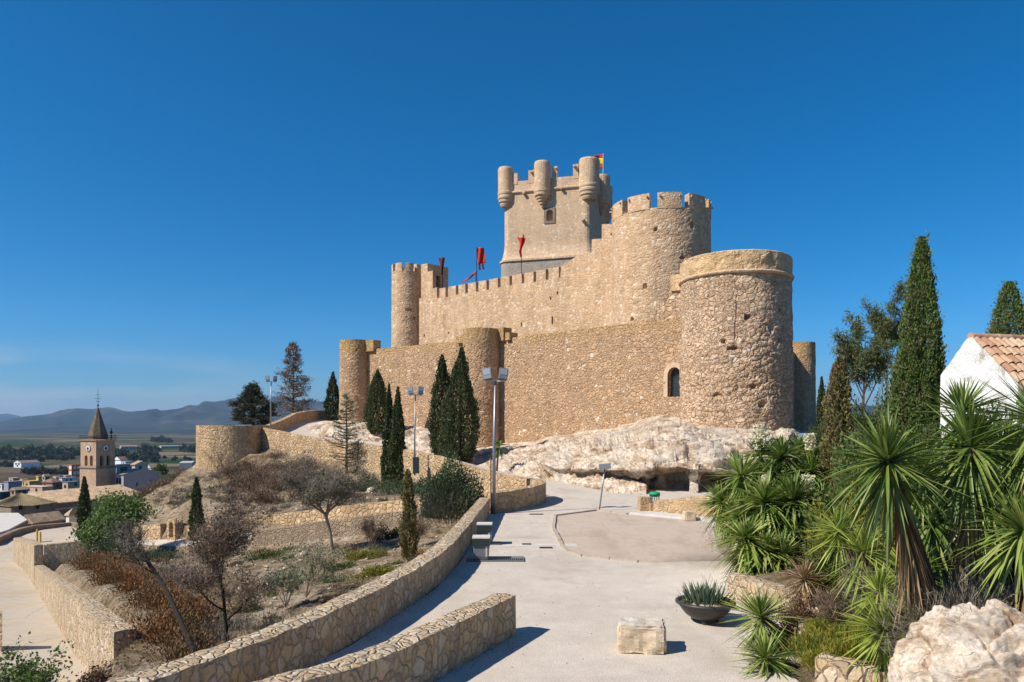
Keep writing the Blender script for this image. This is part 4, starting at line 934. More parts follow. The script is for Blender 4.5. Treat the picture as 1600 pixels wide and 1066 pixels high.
def branchy(mb, base, h, r0, spread=.5, levels=4, kids=4, lean=(0, 0, 1), first=.3, decay=.62, bend=.25, sides=5, tips=None, up=.35, minr=.006, trunk_pts=6):
    """recursive limbs as tapering tubes; collects tip points"""
    def rec(p, d, L, r, lv):
        n = trunk_pts if lv == 0 else 4; pts = [p.copy()]; rad = [r]; dd = d.copy(); q = p.copy()
        for i in range(n):
            dd = (dd+Vector((random.gauss(0, bend), random.gauss(0, bend), random.gauss(0, bend*.6)+up*.12)) * (.35 if lv == 0 else .6)).normalized()
            q = q+dd*(L/n); pts.append(q.copy()); rad.append(max(minr, r*(1-(i+1)/n*.62)))
        mb.tube(pts, rad, max(3, sides-lv), cap=False)
        if tips is not None and lv >= levels-2:
            for i_ in range(1, len(pts)): tips.append((pts[i_], dd.copy()))
        if lv >= levels-1: return
        for k in range(kids+(2 if lv == 0 else 0)):
            t = random.uniform(first if lv == 0 else .25, 1.0); i = min(len(pts)-2, int(t*n)); f = t*n-i
            o = pts[i].lerp(pts[i+1], min(1, f)); a = random.uniform(0, 2*math.pi)+k*2.4
            side = Vector((math.cos(a), math.sin(a), 0)); nd_ = (dd*(1-spread)+side*spread*1.2+Vector((0, 0, up*.5))).normalized()
            rec(o, nd_, L*decay*random.uniform(.75, 1.15), max(minr, rad[i]*.6), lv+1)
    rec(Vector(base), Vector(lean).normalized(), h, r0, 0)
def tree(name, label, cat, base, group=None): return thing(name, label, cat, base, group)
def twigs_at(C, n_per, L, Wd, spread=1.0, up=.6):
    C = np.repeat(np.array(C), n_per, 0); C = C+rng.normal(0, spread, C.shape)
    D = rng.normal(0, .7, C.shape); D[:, 2] += up
    return leafquads(C, D, L, Wd, .2)
def bush_arrays(base, rx, ry, h, n, leaf, up=.5, aspect=.5, shell=.55, seed=0, lumpy=.35):
    a = rng.uniform(0, 2*math.pi, n); el = np.arcsin(rng.uniform(-.05, 1, n)); q = rng.uniform(shell, 1, n)
    x, y, z = np.cos(el)*np.cos(a), np.cos(el)*np.sin(a), np.sin(el)
    k = np.array([1+lumpy*2*noise.noise((float(u)*1.7+seed, float(v)*1.7, float(w_)*1.7+seed)) for u, v, w_ in zip(x, y, z)])
    C = np.stack([base[0]+x*rx*q*k, base[1]+y*ry*q*k, base[2]+np.maximum(0, z*h*q*k)], 1)
    D = np.stack([x, y, z+up], 1)
    return leafquads(C, D, leaf, leaf*aspect, .5)
def blades(c, dirs, L, wd, droop, segs=5, fold=.25):
    """strap leaves: c (n,3) bases, dirs unit (n,3), L (n,), wd, droop (n,) -> verts, quads"""
    n = len(dirs); V = np.zeros((n, segs+1, 3, 3)); side = unit(np.cross(dirs, np.array([0, 0, 1.0])+rng.normal(0, .15, (n, 3))))
    upv = np.cross(side, dirs)
    for k in range(segs+1):
        t = k/segs; p = c+dirs*(L*t)[:, None]; p[:, 2] -= droop*L*t*t
        w_ = wd*(.55+1.1*t if t < .4 else (1.0-((t-.4)/.6)**1.6))*np.ones(n); w_ = np.maximum(w_, .002)[:, None]
        V[:, k, 0] = p-side*w_*.5+upv*w_*fold; V[:, k, 1] = p; V[:, k, 2] = p+side*w_*.5+upv*w_*fold
    idx_ = np.arange(n*(segs+1)*3).reshape(n, segs+1, 3); F_ = []
    for k in range(segs):
        for s_ in (0, 1): F_.append(np.stack([idx_[:, k, s_], idx_[:, k, s_+1], idx_[:, k+1, s_+1], idx_[:, k+1, s_]], 1))
    return V.reshape(-1, 3), np.concatenate(F_)
def yucca(base, heads, label, mat='yucca', group='yuccas in the planting bed', L=.75, nb=120, wd=.05, skirt=.5, flowers=(), trunk_r=.07, name='yucca', cat='yucca', stiff=.35):
    """heads: (x,y,z, tilt(x,y), scale). each head gets trunk from base, rosette, dead skirt"""
    root = thing(name, label, cat, base, group)
    tr_ = MB()
    for hx, hy, hz, tx, ty, sc in heads:
        hp = Vector((hx, hy, hz)); b = Vector(base); mid = b.lerp(hp, .5)+Vector((0, 0, -.1))
        mid.x += (b.x-hp.x)*.15; mid.y += (b.y-hp.y)*.15
        tr_.tube([b+Vector((0, 0, -.2)), mid, hp], [trunk_r*1.3, trunk_r, trunk_r*.8], 7)
    tr_.build('trunk', M['bark'], root)
    for hx, hy, hz, tx, ty, sc in heads:
        n = int(nb*1.45*sc**.5); u = rng.random(n); el = np.radians(88-158*u**.85); a = rng.uniform(0, 2*math.pi, n)
        d = np.stack([np.cos(el)*np.cos(a), np.cos(el)*np.sin(a), np.sin(el)], 1)
        ax = unit(np.array([[tx, ty, 1.0]]))[0]; x1 = unit(np.cross(ax, [0.1, 1, 0])[None])[0]; y1 = np.cross(ax, x1)
        d = unit(d[:, :1]*x1+d[:, 1:2]*y1+d[:, 2:]*ax)
        stem = (np.clip(-np.sin(el), 0, 1)*.32*sc*L)[:, None]*ax
        c = np.array([[hx, hy, hz]])-stem+d*.04
        LL = L*sc*rng.uniform(.75, 1.1, n)*(1-.35*np.clip(np.sin(el), 0, 1)**3)
        V, F_ = blades(c, d, LL, wd*sc**.5, stiff*rng.uniform(.1, 1.1, n)*(.4+.6*np.cos(el)**2))
        npmesh('leaf_rosette', V, F_, M[mat], root)
        if skirt:
            n2 = int(nb*.65*sc); a = rng.uniform(0, 2*math.pi, n2); el = np.radians(rng.uniform(-88, -45, n2))
            d = np.stack([np.cos(el)*np.cos(a), np.cos(el)*np.sin(a), np.sin(el)], 1)
            t = rng.uniform(.1, 1, n2)[:, None]*skirt; hp = np.array([hx, hy, hz]); bb = np.array(base, float)
            ax2 = unit((bb-hp)[None])[0]
            c = hp+ax2*(.3*sc*L+t)+d*.05
            V, F_ = blades(c, unit(d+ax2*.6), L*sc*rng.uniform(.5, .85, n2), wd*.8, rng.uniform(.1, .4, n2), segs=4)
            npmesh('dead_leaf_skirt', V, F_, M['skirt'], root)
    for fx, fy, fz, s_ in flowers:
        C = np.array([[fx, fy, fz]])+np.clip(rng.normal(0, 1, (330, 3)), -1.7, 1.7)*np.array([.26, .26, .42])*s_
        V, F_ = leafquads(C, rng.normal(0, 1, C.shape), .085, .07, .5)
        st_ = MB().tube([(fx, fy, fz-.7*s_), (fx, fy, fz+.8*s_)], .02, 4); npmesh('flower_cluster', V, F_, M['flower'], root)
    return root

# ------------------------------------------------------------------ street furniture and small things
def lamp_post(base, h, label, r=.05, face=0, box=False, tilt=.35):
    root = thing('floodlight_post', label, 'lamp post', base, None)
    b = Vector(base)
    MB().tube([b+Vector((0, 0, -.2)), b+Vector((0, 0, h*.5)), b+Vector((.06, 0, h))], [r*1.35, r*1.1, r*.8], 12).build('post', M['steel'], root, smooth=True)
    cr_ = MB().box(b+Vector((.06, 0, h+.02)), (1.0, .07, .07), face).build('crossbar', M['concrete'], root)
    for s_ in (-1, 1):
        c = b+Vector((.06, 0, h+.33))+Vector((math.cos(face), math.sin(face), 0))*.36*s_
        rot = Matrix.Rotation(face+.25*s_, 3, 'Z') @ Matrix.Rotation(-.3, 3, 'X') @ Matrix.Rotation(.18*s_, 3, 'Y')
        hd = MB().box(c, (.38, .2, .52), ax=rot).build('floodlight', M['greysteel'], root)
        MB().box(c+rot @ Vector((0, -.105, .07)), (.31, .02, .28), ax=rot).build('glass', M['lampglass'], hd)
        MB().box(c+Vector((0, .02, -.29)), (.1, .06, .14), face).build('bracket', M['greysteel'], hd)
    if box: MB().box(b+Vector((.1, -.05, .5)), (.42, .3, 1.15)).build('cabinet', M['darksteel'], root)
    return root
p = W(772, 803); lamp_post((p.x, p.y, -4), 6.0, 'tallest grey lamp post with twin floodlights, standing where the long parapet meets the curved wall', r=.066)
p = P(648, 738, 52.5); lamp_post((p.x, p.y, p.z), 5.5, 'lamp post with a grey cabinet at its foot, between the two pairs of cypresses', r=.05, face=.3, box=True)
p = P(423, 668, 74.5); lamp_post((p.x, p.y, p.z), 4.6, 'thin lamp post with twin floodlights rising from the bastion corner at left', r=.055, face=.4)
p = W(767, 803); MB().tube([(p.x, p.y, -4.1), (p.x, p.y, -1.55)], .028, 8).build('rusty_pole', M['rust'], origin=(p.x, p.y, -4), label='thin rusty pole standing beside the tall lamp post', cat='pole')
# signpost
p = W(936, 798); sg = thing('signpost', 'thin leaning grey signpost with a small panel, at the far edge of the earth patch', 'sign', (p.x, p.y, -4))
MB().tube([(p.x, p.y, -4.1), (p.x+.28, p.y, -1.95)], .035, 8).build('post', M['steel'], sg, smooth=True)
MB().box((p.x+.27, p.y-.05, -1.92), (.55, .05, .26), ax=Matrix.Rotation(-.5, 3, 'X') @ Matrix.Rotation(-.1, 3, 'Y')).build('sign_panel', M['greysteel'], sg)
# litter bin on a stone block and stone cube
p = W(1023, 799); b_ = Vector((p.x, p.y, -4))
s1 = MB().box(b_+Vector((-.42, .25, .3)), (.55, .5, .7), .1).box(b_+Vector((0, 0, .17)), (.52, .5, .42), .05)
o = s1.build('stone_pedestal', M['terrace_wall'], origin=tuple(b_), label='stepped stone block under the green litter bin', cat='stone block')
M['binwire'] = flat('dark_wire', (.10, .10, .10), .6, 0)
lb = thing('litter_bin', 'wire litter bin lined with a green bag on a stone block below the rock', 'litter bin', tuple(b_+Vector((0, 0, .38))))
mbb = MB()
for k in range(14):
    a = 2*math.pi*k/14; mbb.tube([b_+Vector((math.cos(a)*.19, math.sin(a)*.19, .38)), b_+Vector((math.cos(a)*.23, math.sin(a)*.23, .85))], .01, 4)
mbb.lathe(tuple(b_), [(.2, .37), (.21, .38), (.21, .42), (.05, .42)], 20).build('basket', M['binwire'], lb)
MB().lathe(tuple(b_), [(.18, .68), (.215, .7), (.235, .76), (.245, .72), (.25, .84), (.22, .9), (.16, .86), (.05, .7)], 20, jit=.02, sc=6).build('bag', M['green'], lb, smooth=True)
p = W(1077, 813.5)
def rough_block(c, s, rz, mat, name, label, cat, n=9, j=.012, bev=.05):
    bm = bmesh.new(); bmesh.ops.create_cube(bm, size=1); bmesh.ops.scale(bm, vec=s, verts=bm.verts)
    bmesh.ops.bevel(bm, geom=bm.edges[:], offset=bev, segments=2, affect='EDGES'); bmesh.ops.subdivide_edges(bm, edges=bm.edges[:], cuts=n, use_grid_fill=True)
    for v in bm.verts:
        q = v.co*4; v.co += v.normal*(j*1.6*noise.fractal(q, 1, 2, 4)) if v.normal.length > 0 else Vector()
    bmesh.ops.rotate(bm, cent=(0, 0, 0), matrix=Matrix.Rotation(rz, 3, 'Z'), verts=bm.verts)
    me = bpy.data.meshes.new(name); bm.to_mesh(me); bm.free(); me.materials.append(mat)
    o = bpy.data.objects.new(name, me); COL.objects.link(o); o.location = c; return setp(o, label, cat)
def cube_mat():
    m = NT('weathered_seat_stone', .9, .15); a = m.noise(3.2, 8, .7); b = m.noise(24, 6, .75)
    c = m.ramp(a, [(.3, (.50, .36, .21)), (.48, (.68, .53, .36)), (.7, (.76, .65, .50))]); c = m.mix(.5, c, m.ramp(b, [(.35, .6), (.6, 1.05)]), 'MULTIPLY')
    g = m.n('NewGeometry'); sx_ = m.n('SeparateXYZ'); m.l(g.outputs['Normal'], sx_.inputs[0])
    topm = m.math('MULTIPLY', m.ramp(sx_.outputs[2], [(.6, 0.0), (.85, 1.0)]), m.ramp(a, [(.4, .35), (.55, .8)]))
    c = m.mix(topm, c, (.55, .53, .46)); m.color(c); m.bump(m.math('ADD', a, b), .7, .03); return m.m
M['cube'] = cube_mat()
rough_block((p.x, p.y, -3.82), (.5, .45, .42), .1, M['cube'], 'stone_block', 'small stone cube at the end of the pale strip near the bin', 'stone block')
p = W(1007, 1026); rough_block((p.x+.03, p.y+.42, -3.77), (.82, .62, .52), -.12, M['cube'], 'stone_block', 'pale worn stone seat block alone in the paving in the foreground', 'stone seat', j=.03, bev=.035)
# planter bowl
p = W(1107, 979); pb = Vector((p.x+.03, p.y+.35, -4)); root = thing('planter_bowl', 'wide dark planter bowl on little feet in front of the bed wall', 'planter', tuple(pb))
MB().lathe(tuple(pb), [(.2, .07), (.28, .09), (.40, .17), (.49, .28), (.545, .385), (.60, .39), (.60, .43), (.55, .445), (.52, .40), (.46, .36), (.1, .36)], 48).build('bowl', M['bowl'], root, smooth=True)
for k in range(3):
    a = -1.9+k*2.1; MB().lathe((pb.x+math.cos(a)*.24, pb.y+math.sin(a)*.24, -4), [(.04, 0), (.055, .02), (.055, .07), (.04, .12)], 12).build('foot', M['bowl'], root)
MB().lathe(tuple(pb+Vector((0, 0, .36))), [(.5, .0), (.45, .03), (.2, .05), (.02, .06)], 24, jit=.02, sc=9).build('soil', M['dirt'], root)
al = thing('aloe', 'clump of upright grey-green aloe growing in the dark bowl', 'aloe', tuple(pb+Vector((0, 0, .38))))
n = 230; c = np.array([[pb.x-.02, pb.y, -3.6]])+np.concatenate([rng.normal(0, .17, (n, 2)), np.zeros((n, 1))], 1); d = (c-np.array([[pb.x, pb.y, -3.6]]))*1.6; d[:, 2] = rng.uniform(.8, 1.2, n); d = unit(d+rng.normal(0, .12, d.shape))
V, F_ = blades(c, d, rng.uniform(.2, .44, n), .035, rng.uniform(-.05, .1, n), 4, .3); npmesh('leaves', V, F_, M['aloe'], al)
st = MB()
for k in range(5): st.tube([pb+Vector((random.uniform(-.1, .15), 0, .5)), pb+Vector((random.uniform(-.35, .3), random.uniform(-.1, .1), random.uniform(.8, 1.0)))], [.005, .003], 3)
st.build('dry_flower_stalks', M['paleb'], al)
sc_ = thing('trailing_succulent', 'bright green succulent spilling over the right rim of the dark bowl', 'succulent', tuple(pb+Vector((.38, -.1, .4))))
V, F_ = bush_arrays((pb.x+.36, pb.y-.18, -3.66), .26, .26, .16, 1100, .05, .3, .6, .2); npmesh('leaves', V, F_, M['yellowgreen'], sc_)
sc_ = thing('small_succulent', 'little green succulent at the left rim of the dark bowl', 'succulent', tuple(pb+Vector((-.4, 0, .4))))
V, F_ = bush_arrays((pb.x-.38, pb.y-.05, -3.64), .17, .2, .11, 500, .04, .3, .6, .2); npmesh('leaves', V, F_, M['greenshrub'], sc_)
# steel bins and ground plates
def steel_bin(px, py, label, plate):
    q = W(px, py); r = thing('waste_container', label, 'waste container', (q.x, q.y, -4)); z = -4
    MB().loft([[(q.x-.17, q.y-.16, z), (q.x+.17, q.y-.16, z), (q.x+.17, q.y+.2, z), (q.x-.17, q.y+.2, z)], [(q.x-.23, q.y-.2, z+.16), (q.x+.23, q.y-.2, z+.16), (q.x+.23, q.y+.26, z+.16), (q.x-.23, q.y+.26, z+.16)], [(q.x-.23, q.y-.2, z+.46), (q.x+.23, q.y-.2, z+.46), (q.x+.23, q.y+.26, z+.46), (q.x-.23, q.y+.26, z+.46)]]).build('body', M['binsteel'], r)
    h_ = MB().box((q.x, q.y+.03, z+.575), (.5, .54, .22)).build('hood', M['darksteel'], r)
    MB().box((q.x, q.y+.03, z+.70), (.52, .56, .035)).build('lid', M['concrete'], h_)
    MB().box((q.x+.16, q.y-.205, z+.3), (.05, .02, .3)).build('edge_strip', M['concrete'], r)
    pl = MB().box((q.x+plate[0], q.y+plate[1], z+.02), (plate[2], plate[3], .05)).build('ground_plate', M['greysteel'], r)
    s_ = MB()
    for k in range(int(plate[2]/.06)): s_.box((q.x+plate[0]-plate[2]/2+.03+k*.06, q.y+plate[1]-plate[3]/2+.16, z+.052), (.03, .28, .014))
    s_.build('grating', M['darksteel'], pl)
    return r
steel_bin(752, 876, 'nearer of the two steel waste containers beside the long parapet, on its wide ground plate', (.42, .12, 1.7, .72))
steel_bin(757, 851, 'farther of the two dark waste containers beside the long parapet', (.1, .1, .9, .6))
# yellow posts on the street
p = P(60, 846, 58.5)
for dx_, h_, lb_ in ((-.1, 1.0, 'taller of the two yellow posts at the edge of the street'), (.16, .78, 'shorter of the two yellow posts at the edge of the street')):
    MB().lathe((p.x+dx_, p.y, p.z-.6), [(.07, 0), (.07, h_+.5), (.055, h_+.56), (.02, h_+.58)], 12).build('yellow_post', M['yellowpaint'], origin=(p.x+dx_, p.y, p.z-.6), label=lb_, cat='bollard')
# banners and flag
def banner(px, d, z0, z1, kind, label):
    x = XD(px, d); r = thing('banner', label, 'banner', (x, d, z0))
    MB().tube([(x, d, z0), (x, d, z1)], .05, 6).build('pole', M['iron'], r)
    def cloth(o, nu_, nv_, f, mat, name='cloth'):
        rows = [[f(i/(nu_-1), j/(nv_-1)) for i in range(nu_)] for j in range(nv_)]
        m_ = MB().loft(rows, closed=False, cap=False); ob = m_.build(name, mat, r, smooth=True)
        sl = ob.modifiers.new('s', 'SOLIDIFY'); sl.thickness = .03; return ob
    if kind == 'taper': cloth(None, 8, 12, lambda u, v: (x-.1+(u-.5)*(.78-.62*v), d+.12*math.sin(u*7+v*3), z1-.05-2.2*v), M['flagdark'])
    if kind == 'tail':
        cloth(None, 8, 12, lambda u, v: (x-.05+u*.95+.25*v*math.sin(2), d+.15*math.sin(u*8+v*4), z1-.15-u*-.1-2.0*v), M['flagred'])
        cloth(None, 4, 8, lambda u, v: (x+.2+u*.22+.1*v, d+.1*math.sin(u*8+v*4), z1-1.9-1.0*v), M['flagdark'], 'tail')
        cloth(None, 4, 8, lambda u, v: (x+.62+u*.22+.12*v, d+.1*math.sin(u*8+v*4), z1-2.1-.75*v), M['flagdark'], 'tail')
    if kind == 'stream': cloth(None, 4, 14, lambda u, v: (x-1.7*v-.02, d+.2*math.sin(v*9), z1-.05-1.35*v**.8-(u-.5)*(.42-.3*v)+.1*math.sin(v*9)), M['flagred'])
    if kind == 'hang':
        cloth(None, 9, 14, lambda u, v: (x+(u-.5)*(1.0-.75*min(1, v*1.7))+.12*math.sin(v*6), d+.18*math.sin(u*9+v*5), z1-.05-2.3*v+.22*abs(u-.5)), M['flagred'])
    return r
banner(691.5, 96, ZD(449, 96), ZD(402, 96), 'taper', 'dark red tapering banner hanging beside the left round tower')
banner(745, 93, ZD(440, 93), ZD(386, 93), 'tail', 'large bright red banner with split tails above the middle battlements')
banner(743.5, 91.5, ZD(441, 91.5), ZD(424.5, 91.5), 'stream', 'small red streamer blowing left from a short pole above the battlements')
banner(814.5, 86.5, ZD(432, 86.5), ZD(371, 86.5), 'hang', 'limp red banner on a black pole in front of the keep wall')
d = 99.5; x = XD(942.5, d); r = thing('national_flag', 'red and yellow striped flag flying from the top of the keep', 'flag', (x, d, 31))
MB().tube([(x, d, 31), (x, d, ZD(240, d))], .05, 8).build('pole', M['concrete'], r)
zt2 = ZD(241.5, d)
for k, (a, b, mt) in enumerate(((0, .25, 'flagred'), (.25, .75, 'flagyellow'), (.75, 1, 'flagred'))):
    rows = [[(x-u*2.1, d+.2*math.sin(u*7), zt2-.15*u-v*1.9+.12*math.sin(u*6)-.3*u*u) for u in np.linspace(0, 1, 12)] for v in np.linspace(a, b, 4)]
    ob = MB().loft(rows, closed=False, cap=False).build('stripe', M[mt], r, smooth=True); ob.modifiers.new('s', 'SOLIDIFY').thickness = .02

# ------------------------------------------------------------------ white cottage with tiled roof
hd_ = Vector((.966, .259, 0)); hg = Vector((.259, -.966, 0)); ap = Vector((12.3, 19.8, 0)); zr = 2.36
cot = thing('white_cottage', 'whitewashed cottage with peeling gable and clay tile roof behind the yuccas', 'house', (12.3, 19.8, -2))
Ll, Lr = .95, 1.42; zl, zrr = zr-.95*.98-.02, zr-1.42*.93
rows = []
for t in (0, 8):
    o_ = ap+hd_*t
    rows.append([o_-hg*Ll+Vector((0, 0, -3)), o_+hg*Lr+Vector((0, 0, -3)), o_+hg*Lr+Vector((0, 0, zrr)), o_+hg*.08+Vector((0, 0, zr)), o_-hg*.04+Vector((0, 0, zr+.02)), o_-hg*Ll+Vector((0, 0, zl))])
wl = MB().loft(rows[::-1]).build('wall', M['lime'], cot)
sub = wl.modifiers.new('sub', 'SUBSURF'); sub.subdivision_type = 'SIMPLE'; sub.levels = 5; sub.render_levels = 5
tx_ = bpy.data.textures.new('wallnoise', 'CLOUDS'); tx_.noise_scale = .35; dm = wl.modifiers.new('d', 'DISPLACE'); dm.texture = tx_; dm.strength = .06; dm.mid_level = .5
tl = MB(); slope = (Vector((0, 0, zrr-zr))+hg*1.4); sl_n = slope.normalized(); up_n = hd_.cross(slope).normalized(); up_n = up_n if up_n.z > 0 else -up_n
Lsl = slope.length+.18
for i in range(33):
    cx0 = .10+i*.235
    for j in range(6):
        s0 = .10+j*Lsl/6; c0 = ap+hd_*(cx0+random.uniform(-.012, .012))+Vector((0, 0, zr))+sl_n*s0+up_n*(.035+.02*random.random())
        L_ = Lsl/6+.07; rA_, rB_ = .085, .115; ra = []
        for (sd_, rr_, lift) in ((0, rA_, .03), (L_, rB_, .045)):
            ra.append([c0+sl_n*sd_+hd_*(math.cos(math.pi*q/8)*-rr_)+up_n*(math.sin(math.pi*q/8)*rr_+lift-.03) for q in range(9)]+[c0+sl_n*sd_+hd_*(math.cos(math.pi*q/8)*rr_*.84)+up_n*(math.sin(math.pi*q/8)*rr_*.84+lift-.03) for q in range(9)])
        tl.loft(ra)
rf = tl.build('roof', M['tile'], cot)
MB().loft([[ap+hd_*t-hg*.02+Vector((0, 0, zr-.02)), ap+hd_*t+Vector((0, 0, zr+.01)), ap+hd_*t+slope*1.1+up_n*.03+Vector((0, 0, zr)), ap+hd_*t+slope*1.1+Vector((0, 0, zr-.03))] for t in (.02, 7.9)]).build('roof_bed', M['churchdark'], rf)
ls = (Vector((0, 0, zl-zr))-hg*Ll)
MB().loft([[ap+hd_*t+Vector((0, 0, zr+.06)), ap+hd_*t+ls*1.08+Vector((0, 0, zr+.03)), ap+hd_*t+ls*1.08+Vector((0, 0, zr-.01)), ap+hd_*t+Vector((0, 0, zr))] for t in (.25, 8)]).build('rear_slope', M['roof'], rf)
rg_ = MB()
for i in range(18):
    c0 = ap+hd_*(.04+i*.44)+Vector((0, 0, zr+.0)); ra = []
    for sd_, rr_ in ((0, .12), (.48, .105)):
        ra.append([c0+hd_*sd_+Vector((0, 0, math.sin(math.pi*q/8)*rr_+.02))+hg*(math.cos(math.pi*q/8)*rr_) for q in range(9)]+[c0+hd_*sd_+Vector((0, 0, math.sin(math.pi*q/8)*-.01))+hg*(-math.cos(math.pi*q/8)*rr_*.8) for q in range(9)])
    rg_.loft(ra)
rg_.build('ridge_tiles', M['tile'], rf)

# ------------------------------------------------------------------ church and town
PHI = R(68); ur = Vector((math.cos(PHI), math.sin(PHI), 0)); ul = Vector((-math.sin(PHI), math.cos(PHI), 0))
def hitpx(C_, u, px):
    k = (px-CX)/F; return (k*C_.y-C_.x)/(u.x-k*u.y)
church = thing('church', 'stone church with clock tower, pointed spire and long tiled nave in the town below', 'church', (-98, 165, -19))
c0 = Vector((XD(150, 174), 174, 0)); S = 5.15
def tsec(e, z): return [tuple((c0-ur*e-ul*e)[:2])+(z,), tuple((c0+ur*(S+e)-ul*e)[:2])+(z,), tuple((c0+ur*(S+e)+ul*(S+e))[:2])+(z,), tuple((c0-ur*e+ul*(S+e))[:2])+(z,)]
def tz_(y): return ZD(y, 174)
tw = MB().loft([tsec(.12, -20), tsec(.12, tz_(732.5))]).build('tower_base', M['church'], church)
bt = MB().loft([tsec(0, tz_(731)), tsec(0, tz_(688))]).build('belfry', M['church'], church)
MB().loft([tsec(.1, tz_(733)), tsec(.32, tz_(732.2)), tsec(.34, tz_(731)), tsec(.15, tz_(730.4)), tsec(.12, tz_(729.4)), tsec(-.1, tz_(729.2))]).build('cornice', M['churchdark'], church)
MB().loft([tsec(-.1, tz_(690.2)), tsec(.1, tz_(689.8)), tsec(.3, tz_(688.8)), tsec(.38, tz_(687.6)), tsec(-.2, tz_(687.2))]).build('cornice', M['ashlar'], church)
zb, zt_ = tz_(728.5), tz_(712)
for u, nrm in ((ur, -ul), (ul, -ur)):
    for f_ in (.3, .64):
        cc = c0+u*(S*f_); cut(bt, arch_prism(MB(), Vector((cc.x, cc.y, zb)), u, nrm, .95, zt_-zb, -1.2, .6))
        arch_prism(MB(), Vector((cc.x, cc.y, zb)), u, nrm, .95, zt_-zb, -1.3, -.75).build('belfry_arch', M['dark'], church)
    cc = c0+u*(S*.49)+nrm*.03; cz = tz_(701)
    ck = MB()
    def disc(r, off, mat, name, par):
        ring = [[cc+nrm*o2+u*(math.cos(2*math.pi*q/24)*r)+Vector((0, 0, cz+math.sin(2*math.pi*q/24)*r)) for q in range(24)] for o2 in (off, off+.06)]
        return MB().loft(ring).build(name, mat, par)
    ce = disc(.86, 0, M['churchdark'], 'clock', church); disc(.70, .065, plaster('white_clock_face', (.82, .82, .8)), 'dial', ce); disc(.30, .13, M['iron'], 'centre', ce)
    MB().box(cc+nrm*.2+Vector((0, 0, cz-.32)), (.1, .05, .6), math.atan2(u.y, u.x)).build('hand', M['iron'], ce)
    for q in range(12):
        an = 2*math.pi*q/12; MB().box(cc+nrm*.14+u*(math.cos(an)*.58)+Vector((0, 0, cz+math.sin(an)*.58)), (.07, .04, .1), math.atan2(u.y, u.x)).build('hour_mark', M['iron'], ce)
cm = c0+ur*S/2+ul*S/2
def oct_(r, z): return [(cm.x+math.cos(PHI+R(22.5+45*k))*r, cm.y+math.sin(PHI+R(22.5+45*k))*r, z) for k in range(8)]
MB().loft([oct_(2.15, tz_(687.5)), oct_(2.15, tz_(683)), oct_(2.3, tz_(682.6)), oct_(2.3, tz_(682.2)), oct_(.12, tz_(636)), oct_(.05, tz_(634))]).build('spire', M['spire'], church)
cr_ = MB().tube([(cm.x, cm.y, tz_(636)), (cm.x, cm.y, tz_(606))], [.06, .03], 5); cr_.lathe((cm.x, cm.y, tz_(633)), [(.03, -.3), (.22, -.1), (.22, .1), (.03, .3)], 10)
for zz_, l_ in ((616, .45), (622, .7), (627, .4)): cr_.box((cm.x, cm.y, tz_(zz_)), (l_*2, .06, .07), .5)
cr_.build('weathervane', M['iron'], church)
rl = MB(); e = .25
for a_, b_ in ((c0-ur*e-ul*e, c0+ur*(S+e)-ul*e), (c0-ur*e-ul*e, c0-ur*e+ul*(S+e)), (c0+ur*(S+e)-ul*e, c0+ur*(S+e)+ul*(S+e)), (c0-ur*e+ul*(S+e), c0+ur*(S+e)+ul*(S+e))):
    z0 = tz_(687.2)
    for zz_ in (.45, .95): rl.tube([a_+Vector((0, 0, z0+zz_)), b_+Vector((0, 0, z0+zz_))], .03, 4)
    for q in range(15): m_ = a_.lerp(b_, q/14); rl.tube([m_+Vector((0, 0, z0-.1)), m_+Vector((0, 0, z0+.95))], .025, 4)
rl.build('railing', M['iron'], church)
bl_ = c0+ur*(S-.7)+ul*.4; bb = MB().tube([bl_+Vector((0, 0, tz_(687))), bl_+Vector((0, 0, tz_(669)))], .09, 5); bb.lathe((bl_.x, bl_.y, tz_(678)), [(.35, 0), (.3, .3), (.16, .7), (.05, .8)], 10); bb.build('small_bell', M['iron'], church)
# nave
E1 = Vector((-88.4, 140, 0)); LN = 21.2; WN = 14.0; ez = -14.95; rz_ = -13.1
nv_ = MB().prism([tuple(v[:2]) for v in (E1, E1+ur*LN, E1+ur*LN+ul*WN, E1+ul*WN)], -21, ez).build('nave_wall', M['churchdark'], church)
MB().box(tuple((E1+ur*LN/2-ul*.12)[:2])+(-16.1,), (LN, .3, .3), PHI).build('string_course', M['ashlar'], nv_)
o_ = .45; q = [E1-ul*o_-ur*.2, E1+ur*(LN+.8)-ul*o_, E1+ur*(LN+.8)+ul*(WN+o_), E1+ul*(WN+o_)-ur*.2]
r1, r2 = E1+ul*WN/2+ur*2.0, E1+ul*WN/2+ur*(LN+.4); zv = lambda v, z: (v.x, v.y, z)
MB().add([zv(q[0], ez), zv(q[1], ez), zv(q[2], ez), zv(q[3], ez), zv(r1, rz_), zv(r2, rz_), zv(q[0], ez-.15), zv(q[1], ez-.15), zv(q[2], ez-.15), zv(q[3], ez-.15)], [(0, 1, 5, 4), (1, 2, 5), (2, 3, 4, 5), (3, 0, 4), (6, 7, 1, 0), (7, 8, 2, 1), (8, 9, 3, 2), (9, 6, 0, 3), (9, 8, 7, 6)]).build('nave_roof', M['roof'], church)
def ribs(mb, a0, a1, b0, b1, n, r=.09):
    for i in range(n):
        t = (i+.5)/n; p0 = a0.lerp(a1, t); p1 = b0.lerp(b1, t); mb.tube([p0+Vector((0, 0, .03)), p1+Vector((0, 0, .03))], r, 4)
rb = MB(); ribs(rb, Vector(zv(r1, rz_)), Vector(zv(r2, rz_)), Vector(zv(q[0], ez)), Vector(zv(q[1], ez)), 60); rb.build('tile_rows', M['roof'], church)
